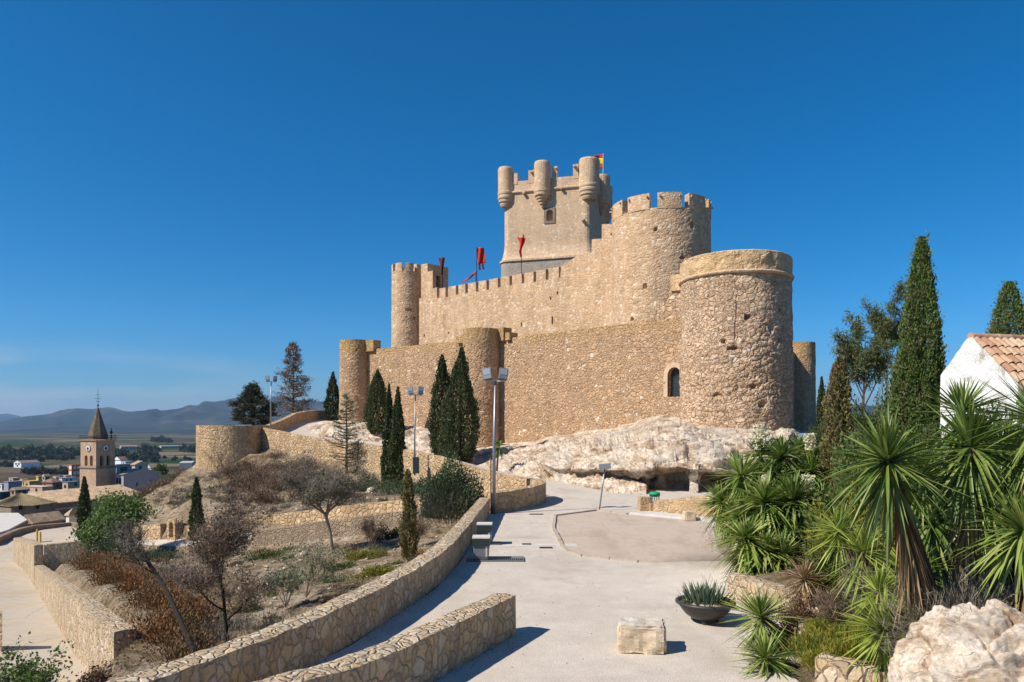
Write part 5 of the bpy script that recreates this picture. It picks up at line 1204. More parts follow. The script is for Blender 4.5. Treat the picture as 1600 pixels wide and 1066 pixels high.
ap_ = [(-87.6, 141.2), (-88.4, 135.8), (-91.6, 134.6), (-95.8, 137.2), (-98.8, 142), (-98.5, 146.5)]
aw = MB().prism(ap_, -21, -14.75).build('apse_wall', M['churchdark'], church)
cx_ = (-94.2, 141.0); top = (cx_[0], cx_[1], -12.95); ex = [(cx_[0]+(x-cx_[0])*1.07, cx_[1]+(y-cx_[1])*1.07, -14.72) for x, y in ap_]
mbr = MB().add(ex+[top]+[(x, y, z-.14) for x, y, z in ex], [(i, (i+1) % 6, 6) for i in range(6)][::1]+[(7+i, 7+(i+1) % 6, (i+1) % 6, i) for i in range(6)])
mbr.f = [f[::-1] for f in mbr.f]; rfa = mbr.build('apse_roof', M['roofolive'], church)
rb = MB()
for i in range(5): ribs(rb, Vector(top), Vector(top), Vector(ex[i]), Vector(ex[i+1]), 11, .06)
rb.build('tile_rows', M['roofolive'], rfa)
for px_, py_, d_ in ((7, 793, 137.2), (32, 793, 134.8), (59, 791.5, 136.8)):
    v = P(px_, py_, d_); MB().box(v, (.5, .7, .75), .5).build('window', M['dark'], church)

def house(name, label, px_c, d, px_l, px_r, y_top, y_base, wall, roof=None, kind='flat', phi=PHI, wins=(), rise=1.2, over=.3, cat='house', ridge='r', winmat=None, ztop=None):
    """corner nearest the viewer at px_c; walls run to px_l and px_r"""
    u_r = Vector((math.cos(phi), math.sin(phi), 0)); u_l = Vector((-math.sin(phi), math.cos(phi), 0))
    C_ = Vector((XD(px_c, d), d, 0)); a = hitpx(C_, u_r, px_r); b = hitpx(C_, u_l, px_l)
    z1 = ZD(y_top, d); z0 = ZD(y_base, d)-2
    root = thing(name, label, cat, (C_.x, C_.y, z0)); q = [C_, C_+u_r*a, C_+u_r*a+u_l*b, C_+u_l*b]
    MB().prism([tuple(v[:2]) for v in q], z0, z1).build('wall', wall, root)
    if kind == 'flat': MB().prism([tuple(v[:2]) for v in (C_-u_r*.15-u_l*.15, C_+u_r*(a+.15)-u_l*.15, C_+u_r*(a+.15)+u_l*(b+.15), C_+u_l*(b+.15)-u_r*.15)], z1+.01, z1+.25).build('roof', roof or wall, root)
    else:
        o2 = over; e_ = [C_-u_r*o2-u_l*o2, C_+u_r*(a+o2)-u_l*o2, C_+u_r*(a+o2)+u_l*(b+o2), C_+u_l*(b+o2)-u_r*o2]
        if kind == 'hip': k1, k2 = C_+u_r*a*.4+u_l*b/2, C_+u_r*a*.6+u_l*b/2
        elif ridge == 'r': k1, k2 = C_+u_l*b/2-u_r*o2, C_+u_l*b/2+u_r*(a+o2)
        else: k1, k2 = C_+u_r*a/2-u_l*o2, C_+u_r*a/2+u_l*(b+o2)
        V = [zv(v, z1) for v in e_]+[zv(k1, z1+rise), zv(k2, z1+rise)]+[zv(v, z1-.12) for v in e_]
        if kind == 'hip' or ridge == 'r': F_ = [(0, 1, 5, 4), (1, 2, 5), (2, 3, 4, 5), (3, 0, 4)]
        else: F_ = [(0, 1, 4), (1, 2, 5, 4), (2, 3, 5), (3, 0, 4, 5)]
        F_ += [(6, 7, 1, 0), (7, 8, 2, 1), (8, 9, 3, 2), (9, 6, 0, 3), (9, 8, 7, 6)]
        MB().add(V, F_).build('roof', roof, root)
        if kind == 'gable':   # wall filling the two gables, set in from the roof edge
            if ridge == 'r': g_ = [(C_-u_r*.01, C_+u_l*b-u_r*.01, C_+u_l*b/2-u_r*.01), (C_+u_r*(a+.01), C_+u_r*(a+.01)+u_l*b, C_+u_r*(a+.01)+u_l*b/2)]
            else: g_ = [(C_-u_l*.01, C_+u_r*a-u_l*.01, C_+u_r*a/2-u_l*.01), (C_+u_l*(b+.01), C_+u_r*a+u_l*(b+.01), C_+u_r*a/2+u_l*(b+.01))]
            off = (u_r if ridge == 'r' else u_l)
            for k_, (p1, p2, p3) in enumerate(g_):
                s_ = 1 if k_ == 0 else -1
                ins = off*(-(over+.03))*s_
                MB().loft([[zv(p1+ins, z1-.13), zv(p2+ins, z1-.13), zv(p3+ins, z1+rise+.02)], [zv(p1+ins+off*.2*s_, z1-.13), zv(p2+ins+off*.2*s_, z1-.13), zv(p3+ins+off*.2*s_, z1+rise+.02)]]).build('gable_wall', wall, root)
    for face, fu, wz_, ww, wh in wins:
        u_, n_, L_ = (u_r, -u_l, a) if face == 'r' else (u_l, -u_r, b)
        v = C_+u_*(L_*fu)+n_*.02; zc = z1-(z1-(z0+2))*wz_
        w_ = MB().box((v.x, v.y, zc), (ww, .12, wh), math.atan2(u_.y, u_.x)).build('window', winmat or M['winpane'], root)
    return root
pl = plaster
w3 = lambda *a: a
house('barn', 'long white gabled barn standing alone in the valley fields', 33, 800, 21.5, 62, 723.5, 729, pl('barn_white', (.8, .8, .78)), pl('barn_roof', (.30, .22, .18)), 'gable', phi=R(72), rise=2.4, wins=[('l', .3, .35, 2, 1.6), ('l', .7, .35, 2, 1.6), ('l', .5, .8, 2, 2)], cat='barn')
house('apartment_block', 'red and orange apartment block with pale windows left of the church tower', 112, 330, 107, 131, 727, 752, pl('brick_orange', (.46, .17, .09)), pl('red_roof', (.5, .12, .07)), 'flat', wins=[('r', f, z, 1.2, 1.4) for f in (.25, .55, .85) for z in (.15, .5, .85)]+[('l', .4, z, 1.6, 1.6) for z in (.15, .5)], winmat=pl('pale_shutters', (.75, .72, .62)), cat='apartment block')
house('yellow_house', 'low yellow house with flat roof in the town at far left', 46, 255, 37.5, 66, 753, 766, pl('yellow_plaster', (.62, .38, .13)), pl('yellow_roof', (.66, .42, .2)), 'flat', wins=[('l', .5, .4, .8, 1)])
house('roof_tower', 'little square yellow stair turret on the town roofs', 60, 258, 56.5, 64, 745.5, 756, pl('ochre_plaster', (.62, .42, .18)), None, 'flat', cat='turret')
house('hip_roofed_house', 'brown house with low hipped tile roof next to the yellow house', 82, 240, 66, 98, 754, 768, pl('redbrown_plaster', (.30, .17, .13)), M['roofbrown'], 'hip', rise=1.3, wins=[('l', .75, .5, .8, 1.6), ('r', .5, .4, .7, .9)])
house('pink_house', 'long low pink and cream house in front of the yellow house', 66, 225, 36, 83, 762, 770, pl('pink_plaster', (.55, .37, .27)), pl('pink_roof', (.58, .42, .33)), 'flat', wins=[('l', .3, .5, .8, .9), ('l', .7, .5, .8, .9)])
house('lilac_house', 'lilac-grey building with flat roof at far left of the town', 13, 245, 6, 34, 754, 770, pl('lilac_plaster', (.36, .33, .38)), pl('lilac_roof', (.30, .25, .28)), 'flat', wins=[('r', .3, .6, .9, .8), ('r', .7, .6, .9, .8)])
house('blue_building', 'dark blue-fronted building at the left edge behind the apse', 0, 200, -14, 16, 770, 786, pl('dark_blue_front', (.05, .065, .10)), pl('tan_top', (.5, .38, .27)), 'flat', wins=[('r', .5, .4, 1.2, .8)], cat='building')
house('white_shed', 'small white flat-roofed house just left of the church tower', 97, 262, 92.5, 120, 748, 757, pl('white_plaster', (.72, .72, .74)), pl('violet_roof', (.36, .33, .42)), 'flat', wins=[('r', .3, .4, .8, .8), ('r', .6, .4, .8, .8)])
house('cream_house', 'small cream and grey house against the left side of the church tower', 106, 225, 97.5, 126, 754.5, 766, pl('cream_plaster', (.56, .43, .28)), pl('greyviolet_roof', (.22, .19, .22)), 'flat', wins=[('l', .5, .5, .8, 1.0), ('r', .6, .3, .8, .8)])
house('grey_house', 'large grey-walled house with yellow front right of the church tower', 193, 176, 180, 251, 741, 765, pl('grey_wall', (.42, .38, .38)), M['roof'], 'gable', rise=1.0, ridge='l', wins=[('l', .4, .45, .7, 1.3), ('l', .75, .45, .7, 1.3), ('r', .35, .75, .5, .9), ('r', .72, .7, .4, 1.4)])
house('attic_house', 'small gabled house with one round dark window above the large grey house', 211, 205, 206, 231, 726, 742, pl('pale_grey_wall', (.47, .44, .43)), M['roof'], 'gable', rise=.95, ridge='l', wins=[('r', .4, .3, .8, .8)])
house('white_house', 'bright white house with brown roof just right of the church belfry', 189, 330, 178, 199, 718.5, 728, pl('bright_white', (.82, .82, .8)), M['roofbrown'], 'gable', rise=1.3, ridge='r', wins=[('r', .5, .4, .8, .8)])
house('low_blue_house', 'low bluish building with green door between the tower and the attic house', 182, 240, 178, 210, 727, 741, pl('bluish_wall', (.28, .28, .33)), pl('bluish_roof', (.33, .32, .38)), 'flat', wins=[('r', .4, .6, 2.5, 2)], winmat=pl('dark_green_door', (.02, .09, .06)))
house('farm_shed', 'long pale farm shed with a row of openings in the valley', 252, 1500, 249, 290, 697.5, 700.5, pl('shed_wall', (.42, .4, .36)), pl('shed_roof', (.36, .35, .34)), 'flat', phi=R(30), wins=[('r', (i+.5)/9, .55, 2.6, 2.2) for i in range(9)], cat='shed')
house('farm_ruin', 'tumbledown row of farm buildings in the valley right of the church tower', 190, 1350, 187, 218, 698, 703, pl('ruin_wall', (.45, .38, .32)), pl('ruin_roof', (.3, .2, .16)), 'flat', phi=R(30), wins=[('r', (i+.5)/5, .5, 3, 2.5) for i in range(5)], cat='ruin')
house('road_bridge', 'grey roadside building at the foot of the hill left of the bastion', 285, 700, 280, 304, 721, 727, pl('roadside_wall', (.38, .38, .38)), pl('roadside_roof', (.45, .44, .42)), 'flat', phi=R(20), wins=[('r', .3, .5, 6, 1.6), ('r', .7, .5, 6, 1.6)], cat='building').name = 'roadside_building'
# near roofs under the street
house('tiled_outbuilding', 'whitewashed outbuilding with a clay roof beside the street, half hidden by the green tree', 108, 72.5, 103, 128, 804.5, 826, pl('outbuilding_white', (.74, .70, .62)), M['roof'], 'hip', rise=.6, over=.12, wins=[('r', .7, .6, .3, .5)])
house('low_roof_house', 'low house with a broken tile roof just beyond the street wall', 52, 90, 34, 97, 817, 830, M['churchdark'], M['roof'], 'gable', rise=1.0, over=.3, ridge='r', wins=[('l', .6, .7, .4, .5)])
fr_ = thing('flat_roofed_building', 'wide pale flat roof at the left edge beyond the street wall', 'building', (-50, 70, -12)); fp = [(XD(-70, 60), 60), (XD(14, 69.5), 69.5), (XD(44, 77), 77), (XD(30, 83), 83), (XD(-60, 83), 83)]
MB().prism(fp, -14, -10.05).build('wall', M['churchdark'], fr_); MB().prism([(x*1.002, y) for x, y in fp], -10.04, -9.85).build('roof', M['concrete'], fr_)
for a_ in (('small_house', 'tiny cream house with brown roof behind the yellow house', 70, 300, 66, 78, 744, 752, (.62, .52, .4), 'g'), ('small_house', 'tiny white cube house behind the hip-roofed house', 87, 290, 83, 95, 745.5, 753, (.76, .74, .72), 'f'),
           ('small_house', 'tiny pinkish house at the left, above the lilac building', 20, 290, 14, 30, 748, 756, (.55, .42, .36), 'f'), ('small_house', 'tiny tan gabled house left of the yellow house', 36, 275, 31, 44, 751, 760, (.58, .44, .3), 'g'),
           ('small_house', 'tiny white house on the far left edge of the town', 3, 265, -4, 10, 757, 766, (.74, .73, .72), 'f'), ('small_house', 'tiny ochre house touching the apartment block', 103, 290, 99, 111, 744, 752, (.6, .44, .26), 'f'),
           ('small_house', 'tiny pale house far right of the belfry, under the ridge', 236, 230, 230, 250, 731, 741, (.66, .62, .56), 'g'), ('small_house', 'tiny grey house right of the attic house', 228, 210, 223, 240, 736, 748, (.5, .47, .44), 'f'),
           ('small_house', 'tiny long brick house in front of the lilac building', 24, 215, 16, 44, 766, 774, (.42, .28, .2), 'g'), ('small_house', 'tiny white house behind the low bluish building', 196, 300, 190, 208, 722, 729, (.72, .71, .7), 'f')):
    house(a_[0], a_[1], *a_[2:8], pl('small_house_plaster', a_[8]), M['roof'] if a_[9] == 'g' else pl('small_flat_roof', (.5, .4, .33)), 'gable' if a_[9] == 'g' else 'flat', rise=.8, over=.15, wins=[('l', .5, .45, .8, .9), ('r', .35, .45, .8, .9), ('r', .7, .45, .8, .9)])


# ------------------------------------------------------------------ trees
def cypress(px, d, y_top, h, w_, label, mat='cypress', leaf=.12, n=14000, lean=(0, 0), prof=None, z=None, name='cypress', gap=0, seed=0, cat='cypress', group=None, irr=.22, x=None):
    x = XD(px, d) if x is None else x; zt_ = ZD(y_top, d); zb = zt_-h
    w_ *= .93; gap = max(gap, .35)
    r = thing(name, label, cat, (x, d, zb), group)
    V, F_ = cypress_crown((x, d, zb+h*.03), h*.97, w_, n, leaf, lean, prof, gap, seed, irr); npmesh('crown', V, F_, M[mat], r)
    MB().tube([(x, d, zb-.6), (x+lean[0]*h*.1, d, zb+h*.4), (x+lean[0]*h*.7, d, zb+h*.85)], [w_*.07, w_*.05, .02], 6).build('trunk', M['darkbark'], r)
    return r
cypress(590, 76, 577, 6.9, 2.75, 'broad dark cypress against the outer wall, just right of the far left round tower', seed=1, n=19000)
cypress(622, 56.6, 603, 9.3, 1.55, 'taller right-hand half of a close pair of slim cypresses behind the bare tree', seed=2, n=17000, prof=[(0, .6), (.1, 1), (.3, 1), (.5, .8), (.75, .5), (.9, .25), (1, .03)])
cypress(608, 57.4, 598, 9.0, 1.3, 'left-hand half of a close pair of slim cypresses, leaning on its neighbour', seed=3, n=13000, prof=[(0, .6), (.1, 1), (.3, .95), (.5, .7), (.75, .45), (.9, .2), (1, .03)])
cypress(691, 65, 553, 9.2, 2.5, 'left one of the two big dark cypresses beside the middle round tower', seed=4, n=23000, prof=[(0, .5), (.1, .85), (.25, 1), (.5, .85), (.75, .5), (.9, .3), (1, .04)])
cypress(718, 63.5, 541, 10.4, 3.5, 'biggest dark cypress, right one of the pair beside the middle round tower', seed=5, n=32000, lean=(.02, 0), prof=[(0, .5), (.1, .85), (.25, 1), (.5, .85), (.75, .45), (.9, .2), (1, .03)])
cypress(640, 27, 733, 3.35, .66, 'thin ragged olive-green juniper column just left of the long parapet', 'juniper', .07, 6500, (-.02, 0), [(0, .9), (.15, 1), (.4, .8), (.6, .7), (.8, .5), (.93, .3), (1, .05)], name='juniper', cat='juniper', gap=.5, seed=6, irr=.4)
cypress(307, 50, 745, 5.0, .95, 'slim dark cypress standing right beside the arched niche', seed=7, leaf=.11, n=7000, prof=[(0, .7), (.2, 1), (.5, .85), (.8, .55), (.93, .25), (1, .04)])
cypress(132, 54, 744, 5.2, .95, 'slim dark cypress rising in front of the church nave roof', seed=8, leaf=.11, n=7000, prof=[(0, .7), (.2, 1), (.5, .9), (.8, .5), (.93, .25), (1, .04)])
cypress(520, 93, 581, 6.6, 2.1, 'distant dark cypress peeping out left of the far left round tower', seed=9, leaf=.18, n=6000)
cypress(1436, 24, 367, 8.6, 1.78, 'tallest bright green cypress left of the white cottage', 'cypress_b', .062, 90000, (.012, 0), [(0, .95), (.12, 1), (.3, .93), (.45, .82), (.6, .70), (.75, .52), (.88, .32), (.96, .17), (1, .08)], seed=10, irr=.16)
cypress(1577, 40, 438, 8.9, 2.45, 'cone-topped cypress rising behind the cottage roof', 'cypress_b', .095, 34000, (0, 0), [(0, 1), (.4, 1), (.6, .88), (.75, .68), (.87, .46), (.95, .25), (1, .05)], seed=11)
cypress(1604, 41, 520, 5.6, 2.0, 'cut-off cypress at the right edge behind the cottage roof', 'cypress_b', .13, 7000, seed=13)
cypress(1312, 20.5, 556, 4.7, 1.0, 'ragged olive-brown juniper column between the yucca clump and the tall cypress', 'juniper', .065, 24000, (0, 0), [(0, .9), (.15, 1), (.4, .92), (.6, .75), (.8, .5), (.93, .3), (1, .08)], name='juniper', cat='juniper', gap=.3, seed=12, irr=.3)
cypress(1284, 96, 588, 9, 1.6, 'dark cypress half hidden behind the right-hand round tower', seed=14, leaf=.2, n=5000)

random.seed(11); rng = np.random.default_rng(11)
def add_foliage(root, tips, mat, n_per, L, Wd, spread, up=.4, name='crown'):
    C = np.array([tuple(t[0]) for t in tips]); V, F_ = twigs_at(C, n_per, L, Wd, spread, up); return npmesh(name, V, F_, M[mat], root)
# umbrella pine beyond the bastion
def base_at(px, d, y=None, dz=0):
    x = XD(px, d); return Vector((x, d, (ZD(y, d) if y else H(x, d))+dz))
b = base_at(395, 86, 682); r = tree('pine_tree', 'rounded dark pine rising behind the bastion wall', 'pine', b); mb = MB(); L_ = LF()
mb.tube([b+Vector((0, 0, -1)), b+Vector((.1, 0, 3)), b+Vector((0, 0, 5.6))], [.22, .16, .05], 7)
for k in range(34):
    t = (k+.5)/34; a = k*2.4; rr_ = (2.35*math.sin(min(1, (t*.9+.22))*math.pi)**.7)*random.uniform(.55, 1); cc = b+Vector((math.cos(a)*rr_, math.sin(a)*rr_, 1.6+4.3*t)); mb.tube([b+Vector((0, 0, 1.2+3.6*t)), cc], [.06, .02], 4)
    V, F_ = bush_arrays(tuple(cc-Vector((0, 0, .3))), .85, .85, .75, 520, .3, .5, .28, .2, k, .4); L_.add(V, F_)
mb.build('trunk', M['darkbark'], r); L_.build('crown', M['pine'], r)
# leafless conifer
def conifer(px, d, y_top, y_base, w_, label, mat, bark, dens=5, L=.35, name='conifer', twig=.0, whorls=26, droop=.1, cat='conifer', prof=1.0):
    x = XD(px, d); zt_, zb = ZD(y_top, d), ZD(y_base, d); h = zt_-zb; r = tree(name, label, cat, (x, d, zb)); mb = MB(); tips = []
    mb.tube([(x, d, zb-.4), (x+.05, d, zb+h*.5), (x, d, zt_)], [h*.018, h*.011, .015], 7)
    for k in range(whorls):
        t = .14+.84*k/whorls; z = zb+h*t; rr_ = w_/2*(1-t)**prof*random.uniform(.6, 1.15)+.12
        for j in range(5):
            a = random.uniform(0, 6.28); e_ = Vector((x+math.cos(a)*rr_, d+math.sin(a)*rr_, z+rr_*random.uniform(.15, .6)-droop*rr_)); s_ = Vector((x, d, z))
            m_ = s_.lerp(e_, .55)+Vector((0, 0, -.08*rr_)); mb.tube([s_, m_, e_], [.03+.012*rr_, .02, .01], 4)
            for q in range(6):
                f = random.uniform(.3, 1); o = s_.lerp(e_, f); a2 = a+random.choice((-1, 1))*random.uniform(.5, 1.1); l_ = rr_*random.uniform(.18, .4)
                e2 = o+Vector((math.cos(a2)*l_, math.sin(a2)*l_, l_*random.uniform(-.1, .7))); mb.tube([o, e2], [.012, .006], 3); tips.append((e2, None)); tips.append((o.lerp(e2, .5), None))
    mb.build('trunk', bark, r)
    if dens: add_foliage(r, tips, mat, dens, L, L*.25, L*.35, .2)
conifer(458, 92, 533, 676, 5.4, 'tall leafless conifer beyond the ramp, left of the castle', 'greytwig', M['bark'], 3, .34, 'bare_conifer', prof=.7, whorls=30)
conifer(541, 61, 612, 748, 4.2, 'sparse half-dead conifer in front of the ramp wall, left of the cypress pair', 'sapling_leaf', M['bark'], 2, .16, 'sparse_conifer', whorls=24, prof=.75)
# bare spreading tree
b = base_at(520, 31); r = tree('bare_tree', 'bare spreading thorn tree with pale forked trunk in the middle of the slope', 'tree', b); t_ = []; mb = MB()
tk = [b+Vector((0, 0, -.2)), b+Vector((-.1, 0, .7)), b+Vector((-.3, 0, 1.5))]; mb.tube(tk, [.085, .07, .065], 8)
for a_, l_ in ((2.6, 1.9), (.3, 1.7), (1.6, 1.5), (4.2, 1.4), (3.4, 1.6), (5.6, 1.3)):
    branchy(mb, tk[-1], l_, .05, .55, 4, 5, lean=(math.cos(a_), math.sin(a_), .75), up=.35, tips=t_, bend=.3, decay=.55, sides=5, minr=.007)
mb.build('trunk', M['paleb'], r); add_foliage(r, t_, 'greytwig', 3, .2, .012, .13); add_foliage(r, t_[::6], 'greenshrub', 3, .09, .05, .12, name='sparse_leaves')
# dead brown tree in front
b = base_at(358, 18.2); r = tree('dead_tree', 'dead brown-leaved tree standing in front of the long parapet', 'tree', b); t_ = []; mb = MB()
branchy(mb, b, 2.25, .055, .55, 4, 7, lean=(-.1, 0, 1), up=.45, tips=t_, first=.2, decay=.56, bend=.16, minr=.004, trunk_pts=8)
mb.build('trunk', M['darkbark'], r); add_foliage(r, t_, 'deadleaf', 4, .06, .03, .10); add_foliage(r, t_, 'greytwig', 4, .2, .008, .1, name='twigs')
# leaning dead trunk
b0 = P(306, 1024, 16.6); e_ = P(222, 862, 19.5); r = tree('leaning_dead_trunk', 'bare blackish trunk leaning left with a grey twiggy top, left of the dead tree', 'tree', b0)
mb = MB(); m_ = b0.lerp(e_, .5)+Vector((.05, 0, .1)); mb.tube([b0+Vector((0, 0, -.3)), b0, m_, e_], [.075, .07, .055, .035], 8)
t_ = []
for a_ in range(5): branchy(mb, b0.lerp(e_, random.uniform(.75, 1)), .68, .02, .5, 3, 5, lean=(-.7+random.uniform(-.6, .5), random.uniform(-.5, .5), .8), tips=t_, decay=.6, minr=.005)
mb.build('trunk', M['darkbark'], r); add_foliage(r, t_, 'greytwig', 2, .18, .009, .14)
# bright green tree by the street
b = base_at(156, 48); r = tree('green_tree', 'leafy bright green tree above the street corner, right of a slim cypress', 'tree', b); t_ = []; mb = MB()
branchy(mb, b, 2.6, .12, .6, 4, 6, up=.3, tips=t_, first=.15, decay=.66, bend=.2); mb.build('trunk', M['paleb'], r); add_foliage(r, t_, 'broad', 9, .19, .12, .30)
SEEDP = 3
# casuarina behind the tall cypress
for px_, d_, yt, nm in ((1345, 46, 526, 'feathery blue-green pine with open crown left of the tall cypress'), (1388, 52, 500, 'feathery pine whose crown shows just left of the tall cypress tip')):
    random.seed(int(px_)+SEEDP); b = base_at(px_, d_); hh = ZD(yt, d_)-b.z; r = tree('feathery_pine', nm, 'pine', b); t_ = []; mb = MB()
    branchy(mb, b, hh*.95, .11, .45, 4, 7, up=.9, tips=t_, first=.3, decay=.34, bend=.07, minr=.01, trunk_pts=9); mb.build('trunk', M['bark'], r); add_foliage(r, t_, 'bluepine', 4, .34, .05, .18, .5)
# oleander by the parapet end
def shrub(name, label, c, rx, ry, h, n, leaf, mat, cat='shrub', group=None, aspect=.45, stems=0, lumpy=.3, seed=0, kind=None, extra=None, up=.5):
    r = thing(name, label, cat, c, group)
    V, F_ = bush_arrays(c, rx, ry, h, n, leaf, up, aspect, .5, seed, lumpy); npmesh('foliage', V, F_, M[mat], r)
    if stems:
        mb = MB()
        for k in range(stems):
            a = random.uniform(0, 6.28); q = random.uniform(.2, .9); e2 = Vector(c)+Vector((math.cos(a)*rx*q, math.sin(a)*ry*q, h*random.uniform(.5, .95))); mb.tube([Vector(c)+Vector((0, 0, -.1)), Vector(c).lerp(e2, .5)+Vector((0, 0, .1*h)), e2], [.025, .016, .006], 4)
        mb.build('stems', M['paleb'], r)
    if extra: V, F_ = extra; npmesh('bare_twigs', V, F_, M['greytwig'], r)
    return r
c = base_at(706, 34.3); C2 = np.array([[c.x-.1, c.y-.6, c.z+.9]])+rng.normal(0, 1, (2600, 3))*np.array([.75, .5, .42]); D2 = (C2-np.array([[c.x, c.y, c.z-1.2]])); ex_ = leafquads(C2, D2, .42, .014, .22)
shrub('oleander', 'large grey-green oleander with bare lower twigs at the far end of the long parapet', (c.x, c.y, c.z+.55), 1.6, 1.4, 2.55, 15000, .12, 'oleander', 'shrub', stems=40, extra=ex_, lumpy=.16, seed=3)
c = base_at(640, 37.5); shrub('green_bush', 'grey-green bush left of the large oleander', (c.x, c.y, c.z), .9, .8, 1.1, 3500, .1, 'oleander', stems=8, seed=5)
c = base_at(182, 45.5); shrub('green_bush', 'dull grey-green bush below the bright green tree', (c.x, c.y, c.z), 1.7, 1.4, 1.7, 8000, .12, 'oleander', stems=8, seed=8)
c = base_at(1281, 45); shrub('round_bush', 'round yellow-green bush right of the far right tower foot', (c.x, c.y, -1.5), .75, .7, 1.75, 4000, .11, 'greenshrub', seed=4)
# low shrubs on the near slope
for k, (px_, d_, rx, h, mat, lb, n, lf) in enumerate([
    (425, 36, 1.3, .5, 'greenshrub', 'low dark green cushion shrub between the dead tree and the bare tree', 3500, .09),
    (452, 33.5, .7, .35, 'greenshrub', 'small olive cushion shrub left of the bare tree trunk', 1500, .08),
    (250, 44, 1.6, .55, 'oleander', 'flat dark green shrub below the arched niche', 4000, .1),
    (602, 32.5, .8, .6, 'oleander', 'blue-green shrub in front of the lower path wall', 2500, .09),
    (575, 29, 1.0, .32, 'yellowgreen', 'yellow-green ground plants right of the bare tree trunk', 2000, .09),
    (598, 24.5, 1.0, .35, 'yellowgreen', 'yellow-green ground plants close to the parapet, left of the thin juniper', 2600, .08),
    (390, 22, .5, .3, 'greenshrub', 'small bright green cushion beside the dead tree foot', 1200, .06),
    (538, 27, .7, .3, 'greenshrub', 'patch of low green plants below the bare tree', 1500, .07),
    (520, 24.5, .6, .4, 'sapling_leaf', 'pale grey-green weeds on the open soil in the middle of the near slope', 1200, .07),
    (628, 33, .6, .55, 'greenshrub', 'green weed clump left of the thin juniper, against the path wall', 1500, .08),
    (668, 25, .55, .45, 'rusttwig', 'reddish dry shrub against the parapet right of the thin juniper', 1800, .08),
    (655, 22.2, .5, .35, 'drytwig', 'brown dry tuft against the middle of the parapet', 1500, .08)]):
    c = base_at(px_, d_); shrub('low_shrub', lb, (c.x, c.y, c.z-.05), rx, rx*.8, h, n, lf, mat, seed=k*3+1, lumpy=.5)
for k, (px_, d_, hh, lb, mat) in enumerate([(478, 22.5, 1.7, 'taller grey-green sapling by the middle of the long parapet', 'oleander'), (447, 21.5, 1.1, 'thin grey-green sapling left of the taller one', 'oleander'), (648, 29.5, 1.0, 'small leafless sapling left of the large oleander', 'drytwig'), (580, 30.5, 1.3, 'leafless shrub beside the bare tree', 'drytwig'), (343, 64, 2.9, 'bare fan-shaped shrub growing against the bastion wall', 'greytwig')]):
    c = base_at(px_, d_); r = tree('sapling', lb, 'sapling', c); t_ = []; mb = MB()
    for q in range(5): branchy(mb, c, hh*.75, .012+hh*.004, .4, 3, 5, lean=(random.uniform(-.5, .5), random.uniform(-.3, .3), 1), tips=t_, decay=.5, minr=.004)
    mb.build('stems', M['paleb'], r); add_foliage(r, t_, 'sapling_leaf' if mat == 'oleander' else mat, 1 if mat == 'oleander' else 2, .10 if mat == 'oleander' else .2, .035 if mat == 'oleander' else .01, .06)

# uncountable scrub on the slopes
def scrub(name, label, spots, mat, leaf, aspect, n, up=.9, cat='scrub'):
    L_ = LF()
    for k, (x, y, r_, h_) in enumerate(spots):
        z = H(x, y)-.08; V, F_ = bush_arrays((x, y, z), r_, r_, h_, int(n*r_*r_*.8+60), leaf, up, aspect, .15, k*.7, .5); L_.add(V, F_)
    return L_.build(name, M[mat], label=label, cat=cat, kind='stuff')
def scat(poly, n, r0, r1, hk=.7):
    xs = [p[0] for p in poly]; ys = [p[1] for p in poly]; out = []
    while len(out) < n:
        x, y = random.uniform(min(xs), max(xs)), random.uniform(min(ys), max(ys))
        if inpoly([(x, y)], poly)[0]: q = random.uniform(r0, r1); out.append((x, y, q, q*hk*random.uniform(.7, 1.3)))
    return out
rustp = [(-27.6, 46.2), (-12.6, 24.8), (-9.4, 20), (-8.3, 15.5), (-6.8, 15.2), (-8, 19.5), (-11.5, 25), (-20, 38), (-25.5, 45.5)]
scrub('rust_scrub', 'rust-brown dry scrub spilling along the top of the road wall', scat(rustp, 62, .45, 1.1, .9), 'rusttwig', .085, .4, 2200)
greyp = [(-8, 19.5), (-6.2, 14.4), (-4.9, 12.6), (-4.4, 15.5), (-6.6, 20), (-11, 27), (-15, 33), (-20, 38), (-11.5, 25)]
scrub('grey_scrub', 'grey leafless scrub below the leaning trunk and behind the parapet', scat(greyp, 40, .3, .8, .9), 'greytwig', .2, .07, 2600)
midp = [(-26, 45.8), (-11, 27), (-5, 17), (-3.3, 16.5), (-2.6, 22), (-2.6, 33), (-5.5, 37.4), (-15, 41.8), (-22, 47)]
scrub('dry_scrub', 'sparse dry tufts scattered over the near slope', scat(midp, 130, .12, .45, .7), 'drytwig', .14, .09, 3500)
scrub('green_undergrowth', 'sparse green undergrowth on the near slope', scat(midp, 55, .12, .4, .5), 'greenshrub', .08, .5, 2500)
moundp = [(-26, 67.5), (-22, 69), (-17, 63), (-13, 57), (-15, 52), (-19, 55), (-24, 62)]
scrub('brown_brush', 'dense brown brush on the mound below the bastion', scat(moundp, 75, .7, 1.5, .75), 'drytwig', .24, .12, 900)
slopep = [(-31, 68), (-33, 60), (-27, 58), (-22, 53.5), (-16, 48.3), (-6, 43.8), (-3, 46), (-6, 52), (-12, 58), (-17, 62), (-24, 66)]
scrub('slope_scrub', 'grey-brown tufts over the upper slope', scat(slopep, 150, .2, .75, .7), 'greytwig', .24, .09, 900)
scrub('slope_green', 'olive tufts over the upper slope and ridge', scat(slopep, 45, .2, .7, .6), 'greenshrub', .13, .4, 900)
scrub('ridge_brush', 'brown brush on the ridge left of the bastion', scat([(-33, 62), (-35.5, 66), (-35, 74), (-31.5, 72), (-31, 64)], 45, .6, 1.5, .9), 'drytwig', .3, .1, 500)
